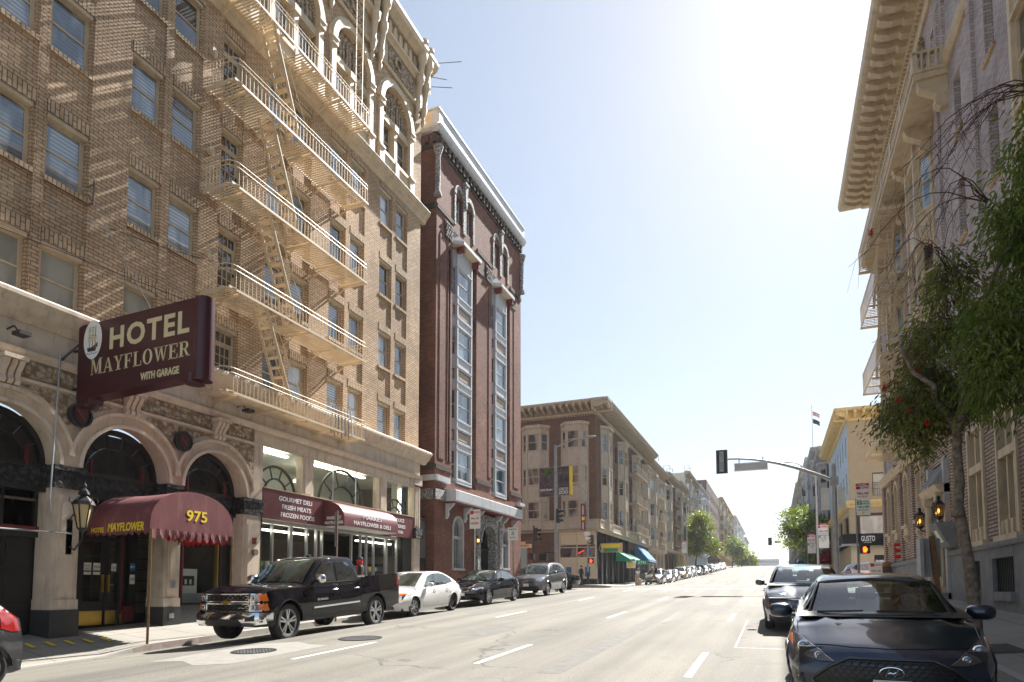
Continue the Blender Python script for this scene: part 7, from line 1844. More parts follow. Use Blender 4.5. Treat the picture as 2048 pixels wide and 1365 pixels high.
# ---------------------------------------------------------------- navy hatchback in front (close)
VE = dict(L=4.24, W=1.80, wy=[.87, 3.52], wr=.335, ra=.375, tw=.225, nc=.28, nf=1.0, tf=.8, hp=2.3, bulge=.035, bot=[(0, .20), (.4, .17), (3.7, .19), (4.24, .3)],
    hw=[(0, .76), (.2, .84), (.5, .885), (.95, .905), (1.8, .885), (2.6, .885), (3.5, .905), (4.0, .87), (4.24, .78)],
    belt=[(0, .66), (.2, .76), (.5, .84), (.95, .90), (1.5, .92), (2.6, .95), (3.4, 1.0), (4.0, .98), (4.24, .92)],
    top=[(0, .70), (.15, .78), (.4, .85), (.8, .92), (1.15, .97), (1.4, .995), (2.6, 1.0), (3.6, 1.02), (4.0, 1.0), (4.24, .94)],
    nose=[(.15, .10), (.3, .02), (.45, 0), (.62, .03), (.74, .12), (.86, .28)], tail=[(.3, .05), (.6, .0), (.95, .06)], crease=(.62, 1.5, .022), open=(.98, 1.31, .685, .56),
    cab=dict(roof=[(.98, .88), (1.35, 1.06), (1.7, 1.24), (1.98, 1.34), (2.3, 1.385), (2.8, 1.395), (3.3, 1.34), (3.8, 1.18), (4.1, 1.0)], H=1.395, tumble=.24, ws=2.0, re=3.5, wc=.22), rims=['alloy', 'alloy'])
c = Car(VE, 'paint_navy', 'hatchback_car', 'glossy dark navy hatchback seen from the front, closest on the right'); HB = c
WSP = [(-.70, _ft(c, .965)), (-.4, _ft(c, .965)-.035), (0, _ft(c, .965)-.05), (.4, _ft(c, .965)-.035), (.70, _ft(c, .965)), (.575, _ft(c, 1.32)), (0, _ft(c, 1.335)), (-.575, _ft(c, 1.32)), (-.70, _ft(c, .965))]
line(c, 'FT', WSP, 'grille_black', .020, .0, 'windscreen_surround')
c.patch('FT', [(-.685, _ft(c, .98)), (-.4, _ft(c, .98)-.03), (0, _ft(c, .98)-.045), (.4, _ft(c, .98)-.03), (.685, _ft(c, .98)), (.56, _ft(c, 1.31)), (0, _ft(c, 1.325)), (-.56, _ft(c, 1.31))], 'car_glass_clear', 'windscreen', off=.008, step=.06)
finish(c, [[(1.68, .96), (2.0, 1.2), (2.35, 1.28), (2.65, 1.29), (2.65, .98)], [(2.71, .98), (2.71, 1.285), (3.1, 1.26), (3.4, 1.1), (3.35, 1.04)]], doorsp=[(1.4, 2.68)], tl=[(3.85, .84), (4.2, .82), (4.2, .96), (3.9, .98)], mir=(1.62, .98, .90, 'paint_navy', (.135, .085, .085)))
# hood shut line, headlights, grille
line(c, 'T', [(-.80, .98), (-.79, .6), (-.66, .34), (-.3, .19), (0, .155), (.3, .19), (.66, .34), (.79, .6), (.80, .98)])
for sg in (1, -1):
    A = [(sg*.46, .60), (sg*.58, .69), (sg*.80, .80), (sg*.872, .845), (sg*.885, .73), (sg*.80, .65), (sg*.60, .60)]
    c.patch('F', [(x*1.0+sg*.006*(1 if abs(x) > .7 else -1), z+(.008 if z > .66 else -.008)) for x, z in A], 'grille_black', 'headlight_surround', off=.003, step=.04)
    hl = c.patch('F', A, 'lens_smoked', 'headlight', off=.009, step=.04)
    for xx, zz, rr in ((.60, .655, .036), (.735, .715, .058)):
        h, n_ = c.cast('F', sg*xx, zz); m = MB(mat='chrome'); m.lathe([(rr, -.004), (rr, -.02), (rr*.8, -.024), (rr*.75, -.01)], (sg*xx, h.y-.004, zz), 18, 'y'); m.mat('lens_clear'); m.lathe([(rr*.76, -.006), (rr*.5, -.022), (0, -.028)], (sg*xx, h.y-.004, zz), 14, 'y'); o = m.build('projector', c.root, smooth=50)
    c.patch('F', [(sg*.835, .70), (sg*.878, .74), (sg*.874, .82), (sg*.845, .80)], 'lens_amber', 'indicator', off=.012, step=.04)
    c.patch('F', [(sg*.70, .26), (sg*.85, .30), (sg*.85, .50), (sg*.74, .47)], 'grille_black', 'air_curtain', off=.005, step=.05)
    line(c, 'F', [(sg*.47, .605), (sg*.58, .685), (sg*.865, .835)], 'chrome', .0025, .010, 'light_strip')
GP_ = [(-.46, .24), (.46, .24), (.60, .33), (.66, .43), (.50, .56), (.34, .64), (-.34, .64), (-.50, .56), (-.66, .43), (-.60, .33)]
g = c.patch('F', GP_, 'grille_black', 'grille', off=.004, step=.07)
m = MB(mat='plastic_black')
def ins(x, z):
    c_ = False; j = len(GP_)-1
    for i in range(len(GP_)):
        xi, zi = GP_[i]; xj, zj = GP_[j]
        if (zi > z) != (zj > z) and x < (xj-xi)*(z-zi)/(zj-zi)+xi: c_ = not c_
        j = i
    return c_
MATS['plastic_black'].node_tree.nodes['Principled BSDF'].inputs['Roughness'].default_value = .35
for r_ in range(11):
    for k in range(20):
        x = -.66+.068*k+(.034 if r_ % 2 else 0); z = .26+.037*r_
        hx = [(x+.034*math.cos(R(60*q)), z+.022*math.sin(R(60*q))) for q in range(7)]
        if all(ins(*q) for q in hx):
            P_ = []
            for a in hx: h, n_ = c.cast('F', *a); P_.append(h+n_*.010)
            for a, b in zip(P_, P_[1:]): m.bar(a, b, .005, .007)
m.build('mesh', g)
m = MB(mat='dark_alloy'); P_ = []
for a, b in zip(GP_, GP_[1:]+GP_[:1]):
    for k in range(5): h, n_ = c.cast('F', a[0]+(b[0]-a[0])*k/5, a[1]+(b[1]-a[1])*k/5); P_.append(h+n_*.008)
P_.append(P_[0]); m.tube(P_, .015, 8); m.build('surround', g, smooth=60)
h, n_ = c.cast('F', 0, .53); m = MB(mat='chrome'); yy = h.y-.03
m.T = lambda a, b, c_: (a, yy-c_, b+.03)
A = []
for k in range(33):
    t = 2*math.pi*k/32; A.append((.098*math.cos(t), .50+.052*math.sin(t), 0))
m.tube(A, .007, 6); m.bar((-.052, .468, 0), (-.018, .535, 0), .014, .016); m.bar((.018, .465, 0), (.052, .532, 0), .014, .016); m.tube([(-.034, .492, 0), (-.01, .505, .004), (.01, .495, .004), (.034, .508, 0)], .007, 6)
m.build('emblem', c.root, smooth=50)
plate(c, 'F', 0, .385, .305, .155, '8HKC214', 'California'); c.root.children[-1].location.y -= .03
m = MB(mat='plastic_black'); m.tube([(-.60, 1.22, .985), (-.15, 1.13, 1.005)], .010, 5); m.tube([(-.02, 1.16, 1.0), (.50, 1.2, .995)], .010, 5); m.v = [(q[0], q[1]-.0, q[2]+.012) for q in m.v]; m.build('wipers', c.root)
m = MB(mat='bright_red'); m.v = []; m.box(.5, .56, 1.5, 1.502, 1.05, 1.12) if 0 else None
c.place(.97, 6.85, gz(6.85)+.02, rz=R(-3.1))
# ---------------------------------------------------------------- hatchback cut by the left frame edge (its tail shows)
PR = dict(SEDAN, L=4.0, W=1.70, wy=[.8, 3.35], wr=.31, ra=.35, tail=[(.3, .02), (.6, .0), (1.1, .05)], hw=[(0, .72), (.4, .82), (2, .845), (3.5, .845), (4.0, .76)], belt=[(0, .6), (.4, .8), (1.5, .92), (3.2, 1.0), (4.0, .98)], top=[(0, .65), (.3, .8), (1.0, .98), (3.5, 1.08), (4.0, 1.03)],
    cab=dict(roof=[(.7, .85), (1.3, 1.22), (1.8, 1.40), (2.3, 1.44), (3.0, 1.40), (3.6, 1.28), (3.9, 1.02)], H=1.44, tumble=.2, ws=1.7, re=3.5), rims=['alloy', 'alloy'])
c = Car(PR, 'paint_charcoal', 'hatchback_car', 'dark hatchback cut by the left edge, only its tail and red lamp showing')
side_glass(c, [[(1.3, 1.0), (1.75, 1.3), (2.2, 1.35), (2.2, 1.02)], [(2.26, 1.02), (2.26, 1.35), (3.0, 1.3), (3.2, 1.08)]]); doors(c, [(1.2, 2.2), (2.25, 3.1)], .3, .96, .88, 'paint_charcoal')
c.both([(3.55, .86), (3.72, .80), (3.95, .80), (3.92, 1.0), (3.70, 1.16), (3.6, 1.1)], 'lens_red', 'taillight', off=.012, step=.06); rearglass(c, 1.08, 1.35, .58, .48)
c.patch('B', [(-.75, .28), (.75, .28), (.7, .45), (-.7, .45)], 'plastic_black', 'rear_bumper', off=.01)
c.both([(2.9, .25), (3.0, .45), (3.12, .62), (3.35, .70), (3.58, .62), (3.7, .42), (3.98, .34), (3.98, .25)], 'plastic_black', 'wheel_arch_trim', off=.008, step=.06)
# placed so that its far corner meets the left edge of the picture
c.place(-11.15, 2.36, gz(2.36)-.07, rz=0)
# ---------------------------------------------------------------- rows of far cars
far_kinds = {}
def far_car(kind, paint, label, x, y, group):
    key = (kind, paint)
    if key not in far_kinds:
        if kind == 'suv': c = suv_build(paint, 'suv', label, group, 1)
        else:
            c = Car(dict(SEDAN, rims=['alloy', 'alloy']), paint, 'saloon_car', label, group, 'car', 1)
            c.patch('FT', [(-.66, _ft(c, .99)), (.66, _ft(c, .99)), (.53, _ft(c, 1.39)), (-.53, _ft(c, 1.39))], 'car_glass_green', 'windscreen', off=.006, step=.2); side_glass(c, sedan_dlo(), glass='car_glass_dark')
            for sg in (1, -1): c.patch('F', [(sg*.44, .60), (sg*.80, .66), (sg*.82, .745), (sg*.42, .66)], 'lens_clear', 'headlight', off=.007)
            c.patch('F', [(-.35, .5), (.35, .5), (.4, .6), (-.4, .6)], 'grille_black', 'grille', off=.006); plate(c, 'F', 0, .42); c.mirror(1.72, 1.0, .86)
        far_kinds[key] = c.root; r = c.root
    else:
        r = copy_tree(far_kinds[key]); r['label'] = label; r['group'] = group
    s_ = (gz(y+5)-gz(y))/5
    r.location = (x, y, gz(y)-crown(x)); r.rotation_euler = (math.atan(s_), 0, 0); return r
G1 = 'cars parked up the left kerb beyond the corner'
FC = [('suv', 'paint_silver', 'silver compact SUV first in the far row, behind the man crossing'), ('sedan', 'paint_silver', 'pale silver saloon second in the far left row'), ('sedan', 'paint_gold', 'champagne saloon third in the far left row'), ('suv', 'paint_gold', 'champagne SUV fourth in the far left row'), ('sedan', 'paint_white', 'white saloon fifth in the far left row'),
      ('suv', 'paint_white', 'white tall SUV sixth in the far left row'), ('sedan', 'paint_slate', 'dark grey saloon seventh in the far left row'), ('suv', 'paint_black', 'black SUV eighth in the far left row, below the leaning tree'), ('sedan', 'paint_silver', 'silver saloon ninth in the far left row'), ('sedan', 'paint_black', 'black saloon tenth in the far left row'),
      ('suv', 'paint_silver', 'silver SUV eleventh in the far left row'), ('sedan', 'paint_red', 'dark red saloon twelfth in the far left row'), ('sedan', 'paint_white', 'white saloon thirteenth in the far left row'), ('suv', 'paint_slate', 'grey SUV fourteenth in the far left row'), ('sedan', 'paint_silver', 'silver saloon fifteenth in the far left row'), ('suv', 'paint_white', 'white SUV last and farthest in the far left row')]
for i, (k, p, lab) in enumerate(FC): far_car(k, p, lab, -11.6+(.12*math.sin(i*2.3)), 66.5+6.15*i, G1)
far_car('suv', 'paint_black', 'lone dark SUV driving over the crest of the hill', -6.6, 272, 'moving traffic')
far_car('suv', 'paint_silver', 'pale car nosing out of the side street behind the trash sign on the right', 8.4, 45.5, 'moving traffic').rotation_euler = (0, 0, R(90))
far_car('sedan', 'paint_black', 'black car waiting in the side street behind the mauve SUV', -17.5, 44.5, 'moving traffic').rotation_euler = (0, 0, R(-90))
G2 = 'cars parked up the right kerb beyond the corner'
for i, (k, p, lab) in enumerate([('sedan', 'paint_slate', 'grey saloon nearest in the far right row'), ('suv', 'paint_black', 'black SUV second in the far right row'), ('sedan', 'paint_white', 'white saloon third in the far right row')]): far_car(k, p, lab, 1.75, 63+6.4*i, G2)
# ================================================================ BLADE SIGN, CANOPY, LANTERN
BS = thing('blade_sign', (-15, 9.8, 5.9), 'big maroon projecting sign reading HOTEL MAYFLOWER WITH GARAGE with a ship oval', 'sign')
def sgn(x0, x1, zl0, zl1, zr0, zr1, y0, y1, m):   # slightly skewed slab between x0 (street end) .. x1 (wall end)
    pass
mb = MB(None, 'maroon_sign'); ys0, ys1 = 9.62, 9.98; xa, xb = -14.62, -10.98
P_ = [(xa, 5.86), (xa+.08, 5.80), (xa+.38, 5.80), (xa+.42, 5.92), (xb-.46, 6.02), (xb-.42, 5.94), (xb-.06, 5.94), (xb, 6.0), (xb, 7.60), (xb-.10, 7.68), (xa+.1, 7.62), (xa, 7.58)]
A = [mb.p((x, ys0, z)) for x, z in P_]; B = [mb.p((x, ys1, z)) for x, z in P_]; mb.face(A); mb.face(B[::-1])
for k in range(len(P_)): mb.face((A[k], A[(k+1) % len(P_)], B[(k+1) % len(P_)], B[k]))
mb.build('cabinet', BS)
mb = MB(None, 'maroon_sign'); mb.cyl((xb+.02, 9.8, 5.94), (xb+.02, 9.8, 7.70), .20, 16); mb.cyl((xb-.2, 9.8, 5.90), (xb-.2, 9.8, 6.1), .20, 14); mb.cyl((xa+.2, 9.8, 5.74), (xa+.2, 9.8, 5.95), .19, 14); mb.build('rounded_edge', BS, smooth=50)
fr = lambda cx, cz: (lambda u, v, w: (cx+u, ys0-.003-w, cz+v+u*.012))
mb = MB(); add_text(mb, 'HOTEL', 2.40, .50, fr(-12.38, 7.19), 'cream_letter', bold=.030, spacing=1.15); add_text(mb, 'WITH GARAGE', 1.14, .17, fr(-12.0, 6.19), 'cream_letter', bold=.035); mb.build('lettering', BS)
# slab-serif MAYFLOWER from strokes (unit height letters: list of polygons)
def SL(c):
    q = lambda *p: list(p); t = .2; n = .075; s_ = .07
    bar = lambda x0, x1, y0=0, y1=1: [(x0, y0), (x1, y0), (x1, y1), (x0, y1)]
    ser = lambda x0, x1, y: bar(x0, x1, y, y+s_)
    if c == 'M': return 1.1, [bar(.10, .17), [(.10, 1), (.30, 1), (.60, .05), (.48, .05)], [(.48, .05), (.60, .05), (.86, 1), (.80, 1)], bar(.80, 1.0), ser(0, .27, 0), ser(.72, 1.1, 0), ser(0, .28, .93), ser(.78, 1.1, .93)]
    if c == 'A': return .95, [[(.12, 0), (.20, 0), (.50, .95), (.44, 1)], [(.44, 1), (.56, 1), (.90, 0), (.68, 0)], bar(.27, .68, .3, .37), ser(0, .30, 0), ser(.58, .98, 0)]
    if c == 'Y': return .9, [[(.05, 1), (.28, 1), (.52, .45), (.40, .45)], [(.72, 1), (.80, 1), (.55, .45), (.45, .45)], bar(.35, .56, 0, .5), ser(.22, .68, 0), ser(0, .36, .93), ser(.6, .9, .93)]
    if c == 'F': return .78, [bar(.10, .31), bar(.3, .72, .93, 1), bar(.3, .55, .47, .54), bar(.65, .72, .7, 1), bar(.50, .56, .36, .66), ser(0, .42, 0), ser(0, .3, .93)]
    if c == 'L': return .78, [bar(.10, .31), bar(.3, .74, 0, .07), bar(.67, .74, 0, .32), ser(0, .3, 0), ser(0, .42, .93)]
    if c == 'E': return .82, [bar(.10, .31), bar(.3, .76, .93, 1), bar(.3, .55, .47, .54), bar(.3, .78, 0, .07), bar(.69, .76, .72, 1), bar(.71, .78, 0, .3), bar(.50, .56, .36, .66), ser(0, .3, 0), ser(0, .3, .93)]
    if c == 'O':
        P = []
        for k in range(16):
            a, b = 2*math.pi*k/16, 2*math.pi*(k+1)/16; P.append([(.45+.43*math.cos(a), .5+.52*math.sin(a)), (.45+.43*math.cos(b), .5+.52*math.sin(b)), (.45+.22*math.cos(b), .5+.45*math.sin(b)), (.45+.22*math.cos(a), .5+.45*math.sin(a))])
        return .9, P
    if c == 'W': return 1.25, [[(.08, 1), (.30, 1), (.48, 0), (.40, 0)], [(.40, 0), (.48, 0), (.66, .9), (.6, .98)], [(.52, 1), (.74, 1), (.92, 0), (.84, 0)], [(.84, 0), (.92, 0), (1.14, 1), (1.07, 1)], ser(0, .42, .93), ser(.46, .84, .93), ser(.96, 1.24, .93)]
    if c == 'R':
        P = [bar(.10, .31), bar(.3, .5, .93, 1), bar(.3, .5, .47, .54), ser(0, .42, 0), ser(0, .3, .93), [(.42, .5), (.58, .5), (.86, 0), (.66, 0)], ser(.66, .95, 0)]
        for k in range(8):
            a, b = -math.pi/2+math.pi*k/8, -math.pi/2+math.pi*(k+1)/8; P.append([(.48+.30*math.cos(a), .735+.265*math.sin(a)), (.48+.30*math.cos(b), .735+.265*math.sin(b)), (.48+.12*math.cos(b), .735+.2*math.sin(b)), (.48+.12*math.cos(a), .735+.2*math.sin(a))])
        return .93, P
mb = MB(mat='cream_letter'); word = 'MAYFLOWER'; tot = sum(SL(c)[0]+.06 for c in word); W_, H_ = 3.05, .33; k_ = W_/tot; u = -W_/2; f = fr(-12.64, 6.60)
for i, c_ in enumerate(word):
    w_, polys = SL(c_); hh = H_*(1.12 if i == 0 else 1)
    for p in polys: mb.poly([f(u+a*k_, -H_/2+b*hh, .004) for a, b in p])
    u += (w_+.06)*k_
mb.build('serif_lettering', BS)
mb = MB(mat='white_letter'); cx, cz = -14.14, 7.24; f = lambda u, v, w: (cx+u, ys0-.004-w, cz+v)
mb.T = lambda a, b, c_: f(a, b, c_); mb.disc(0, 0, 1, .0, 32); mb.v = [(cx+(q[0]-cx)*.30, q[1], cz+(q[2]-cz)*.45) for q in mb.v]
mb.mat('black_letter'); n0 = len(mb.v); mb.prism([(-.18, -.18), (-.14, -.27), (.10, -.27), (.17, -.08), (.05, -.15), (-.05, -.18)], .002, .006)
mb.mat('wood_post'); mb.prism([(.02, -.16), (.17, -.08), (.18, -.18), (.05, -.22)], .006, .01)
for x in (-.10, .0, .09): mb.mat('black_letter'); mb.box(x-.006, x+.006, -.18, .30, .002, .006)
for x, y, w_ in ((-.10, .0, .09), (0, .04, .12), (.0, .22, .08), (-.1, .16, .07), (.09, .02, .07)): mb.mat('cream_letter'); mb.box(x-w_/2, x+w_/2, y-.05, y+.06, .004, .007); mb.mat('black_letter'); mb.box(x-w_/2, x+w_/2, y+.055, y+.062, .004, .009)
mb.mat('canvas_blue')
for k in range(5): mb.box(-.18+.07*k, -.13+.07*k, -.32-.02*(k % 2), -.30-.02*(k % 2), .004, .007)
mb.mat('black_letter'); mb.ring_seg(0, 0, .97, 1.0, .001, .003, 0, 2*math.pi, 32) if 0 else None
mb.build('ship_oval', BS)
mb = MB(None, 'black_iron'); mb.bar((-15, 9.7, 7.1), (xa, 9.75, 7.1), .05, .05); mb.bar((-15, 9.7, 6.2), (xa, 9.75, 6.2), .05, .05); mb.bar((-15, 9.3, 6.6), (xa, 9.72, 7.3), .04, .04); mb.tube([(-14.95, 9.9, 11.0), (-12.5, 9.8, 7.68)], .008, 4); mb.tube([(-14.95, 9.9, 11.0), (-11.3, 9.8, 7.68)], .008, 4); mb.tube([(-14.95, 14.5, 9.2), (-11.3, 9.8, 7.68)], .008, 4); mb.tube([(-14.95, 5.5, 9.0), (-11.3, 9.8, 7.68)], .008, 4); mb.build('brackets', BS)

CN = thing('entrance_canopy', (-14, 11.2, gz(11)), 'arched maroon canopy numbered 975 reaching from the hotel door to the kerb', 'canopy')
xk, ya, yb, zb, zt = -12.95, 10.28, 12.68, 2.92, 3.95
def carc(k, n=16): t = math.pi*k/n; return ((ya+yb)/2-(yb-ya)/2*math.cos(t), zb+.18+(zt-zb-.18)*math.sin(t)**.85)
mb = MB(None, 'maroon_canvas'); NX = 10; prof = [(ya, zb)]+[carc(k) for k in range(17)]+[(yb, zb)]
rows_ = []
for i in range(NX+1):
    x = xk+(-15-xk)*i/NX; sag = -.03*math.sin(math.pi*i/NX); rows_.append([mb.p((x, y, z+(sag if 2 < j < 16 else 0))) for j, (y, z) in enumerate(prof)])
for A, B in zip(rows_, rows_[1:]):
    for k in range(len(prof)-1): mb.face((A[k], A[k+1], B[k+1], B[k]))
mb.face(rows_[0])
mb.build('canvas', CN, smooth=30)
mb = MB(None, 'maroon_canvas')
def scallop(p0, p1, n, zt_, drop, side):
    d = Vector(p1)-Vector(p0)
    for k in range(n):
        for q in range(6):
            t0, t1 = (k+q/6)/n, (k+(q+1)/6)/n; dr = lambda q_: drop*(.45+.55*math.sin(math.pi*q_/6)); a = Vector(p0)+d*t0; b = Vector(p0)+d*t1; o = Vector(side)*(.025*math.sin(math.pi*q/3+k)); 
            mb.poly([(a.x, a.y, zt_), (b.x, b.y, zt_), (b.x+o.x, b.y+o.y, zt_-dr(q+1)), (a.x+o.x, a.y+o.y, zt_-dr(q))])
scallop((xk+.012, ya, 0), (xk+.012, yb, 0), 10, zb+.06, .24, (1, 0, 0)); scallop((xk, ya-.01, 0), (-15, ya-.01, 0), 9, zb+.02, .10, (0, -1, 0)); scallop((xk, yb+.01, 0), (-15, yb+.01, 0), 10, zb+.02, .16, (0, 1, 0)); mb.build('valance', CN)
mb = MB(None, 'bright_red'); scallop((-13.25, yb-.03, 0), (-14.6, yb-.03, 0), 7, zb-.02, .15, (0, 1, 0)); scallop((xk-.25, ya+.6, 0), (xk-.25, yb, 0), 10, zb-.03, .16, (1, 0, 0)); mb.build('inner_valance', CN)
mb = MB(); add_text(mb, '975', .60, .27, lambda u, v, w: (xk+.004+w, (ya+yb)/2+.06+u, 3.37+v), 'yellow_letter', bold=.02)
add_text(mb, 'MAYFLOWER', 1.18, .20, lambda u, v, w: (-13.72+u, ya-.008-w, 3.04+v), 'yellow_letter', bold=.02, shear=.15); add_text(mb, 'HOTEL', .45, .12, lambda u, v, w: (-14.65+u, ya-.008-w, 2.99+v), 'yellow_letter', bold=.01, shear=.15)
mb.build('lettering', CN)
mb = MB(None, 'post_bronze')
for y in (ya+.02, yb-.05): mb.cyl((xk+.02, y, gz(y)-.05), (xk+.02, y, zb+.05), .028, 10)
build_split(mb, 'post', CN, smooth=50)
mb = MB(None, 'black_iron'); mb.bar((xk+.02, ya+.03, zb+.02), (-15, ya+.03, zb+.02), .03, .03); mb.bar((xk+.02, yb-.03, zb+.02), (-15, yb-.03, zb+.02), .03, .03); mb.build('frame', CN)
# hotel wall lantern on the pier left of the door
t = thing('wall_lantern', (-14.8, 9.75, 2.9), 'large ornate black lantern on the pier beside the maroon canopy', 'lantern')
m = MB(LW(-15), 'black_iron'); m.tube([(9.75, 2.6, .12), (9.78, 2.5, .3), (9.8, 2.75, .52), (9.8, 2.95, .52)], .022, 6); m.box(9.68, 9.82, 2.4, 3.2, .1, .15); m.tube([(9.75, 3.15, .12), (9.72, 3.3, .3), (9.8, 3.2, .45)], .018, 6); m.build('bracket', t)
m = MB(None, 'black_iron'); cc_ = (-14.48, 9.8, 3.3); m.T = lambda a, b, c_: (cc_[0]+a, cc_[1]+b, cc_[2]+c_)
m.lathe([(.02, -.42), (.07, -.36), (.1, -.33), (.1, -.30)], (0, 0, 0), 6); m.lathe([(.24, .22), (.2, .3), (.08, .42), (.12, .46), (.09, .54), (.03, .6), (.05, .66), (.01, .74)], (0, 0, 0), 6)
for k in range(6): q = 2*math.pi*k/6; m.bar((.1*math.cos(q), .1*math.sin(q), -.32), (.21*math.cos(q), .21*math.sin(q), .24), .02, .02); m.tube([(.22*math.cos(q), .22*math.sin(q), .24), (.28*math.cos(q), .28*math.sin(q), .3), (.26*math.cos(q), .26*math.sin(q), .38)], .01, 4)
m.build('cage', t); m = MB(None, 'ochre_paint'); m.T = lambda a, b, c_: (cc_[0]+a, cc_[1]+b, cc_[2]+c_); m.lathe([(.085, -.3), (.18, .22)], (0, 0, 0), 6); m.build('glass', t)

# ================================================================ STREET FURNITURE
def pole(m, x, y, z0, z1, r0, r1, n=12): m.cyl((x, y, z0), (x, y, z1), r0, n, r1)
def signal_head(parent, c, facing, n=3, mat='black_paint', back=True, s=.30, lit=None, T=None, name='signal_head'):
    "c centre; facing = angle (rad) of the direction the lenses look"
    m = MB(None, mat); cs, sn = math.cos(facing), math.sin(facing); X = lambda a, b, h: (c[0]+cs*b-sn*a, c[1]+sn*b+cs*a, c[2]+h); m.T = X; H_ = s*n
    m.box(-s*.5, s*.5, -.1, .1, -H_/2, H_/2)
    if back: m.box(-s*.5-.13, s*.5+.13, -.02, .0, -H_/2-.13, H_/2+.13)
    for k in range(n):
        z = H_/2-s*(k+.5); 
        for q in range(8):
            t0, t1 = math.pi*q/8-.2, math.pi*(q+1)/8-.2; r = s*.40; m.poly([(r*math.cos(t0), .1, z+r*math.sin(t0)), (r*math.cos(t1), .1, z+r*math.sin(t1)), (r*math.cos(t1), .3, z+r*math.sin(t1)-.02), (r*math.cos(t0), .3, z+r*math.sin(t0)-.02)])
    o = m.build(name, parent); m = MB(None, 'lens_off'); m.T = X
    for k in range(n): z = H_/2-s*(k+.5); m.cyl((0, .1, z), (0, .11, z), s*.36, 14)
    m.build('lens', o); return o
MA = thing('signal_mast', (3.05, 38, gz(38)), 'curved mast arm traffic signal reaching over the road at the corner', 'traffic signal')
m = MB(None, 'steel_pole'); pole(m, 3.05, 38, gz(38)-.1, 8.2, .15, .11, 14); pole(m, 3.05, 38, gz(38)-.1, gz(38)+.4, .24, .2, 14); m.cyl((3.05, 38, 8.2), (3.05, 38, 8.32), .13, 12, .05); m.build('pole', MA, smooth=50)
m = MB(None, 'steel_pole'); A = []
for k in range(17):
    t = k/16; x = 3.05+(-2.45-3.05)*t; z = 7.35+1.62*math.sin(t*math.pi*.5)**.9; A.append((x, 38, z))
m.tube(A, .10, 10, .05); m.box(2.85, 3.25, 37.85, 38.15, 7.15, 7.6); m.build('arm', MA, smooth=50)
signal_head(MA, (-2.62, 38.0, 8.83), math.pi/2, s=.36)
m = MB(None, 'black_paint'); m.box(-2.9, -2.35, 37.9, 37.93, 8.16, 9.5); m.mat('steel_pole'); m.box(-2.75, -2.5, 37.86, 37.9, 8.25, 9.4); m.mat('alu')
for z in (8.3, 8.85, 9.35): m.box(-2.72, -2.53, 37.85, 37.88, z, z+.02)
m.build('backplate', MA)
m = MB(None, 'pale_pole'); m.box(-1.95, -.22, 37.92, 38.08, 8.26, 8.66); m.mat('alu'); m.box(-1.97, -.20, 37.9, 38.1, 8.62, 8.68); m.box(-1.97, -.20, 37.9, 38.1, 8.24, 8.28); m.mat('black_iron'); m.cyl((-1.7, 38, 8.66), (-1.7, 38, 8.98), .025, 6); m.cyl((-.45, 38, 8.66), (-.45, 38, 8.96), .025, 6); m.build('name_board', MA)
m = MB(None, 'pale_pole'); m.box(2.35, 2.85, 37.7, 38.3, 6.1, 7.1) if 0 else m.box(2.4, 2.8, 37.85, 38.1, 5.85, 7.0); m.box(3.2, 3.55, 37.85, 38.1, 5.85, 7.0); build_split(m, 'sign_back', MA)
m = MB(None, 'white_trim'); m.tube([(3.1, 38, 3.85), (3.6, 38, 3.95)], .03, 6); m.box(3.3, 4.1, 37.8, 38.0, 3.9, 4.0); m.build('bracket', MA)
def ped_signal(parent, c, facing, lit, name='pedestrian_signal'):
    m = MB(None, 'black_paint'); cs, sn = math.cos(facing), math.sin(facing); X = lambda a, b, h: (c[0]+cs*b-sn*a, c[1]+sn*b+cs*a, c[2]+h); m.T = X
    m.box(-.22, .22, -.1, .1, -.22, .22); m.box(-.24, .24, .1, .2, .2, .23); m.box(-.24, -.22, .1, .2, -.2, .22); m.box(.22, .24, .1, .2, -.2, .22); o = m.build(name, parent)
    if lit:
        m = MB(None, lit); m.T = X; m.box(-.08, .08, .1, .115, -.15, .02)
        for k in range(4): m.box(-.085+.045*k, -.055+.045*k, .1, .115, .0, .12+.03*(k in (1, 2)))
        m.box(.085, .12, .1, .115, -.05, .05); m.build('hand_symbol', o)
    return o
PR_ = thing('pedestrian_signal', (4.3, 38.6, gz(38)), 'pedestrian signal with glowing orange hand in front of the GUSTO restaurant', 'signal')
m = MB(None, 'steel_pole'); pole(m, 4.12, 38.4, 1.6, 3.9, .06, .06); m.build('pole', PR_); ped_signal(PR_, (4.42, 38.4, 3.72), -math.pi/2, 'orange_signal')
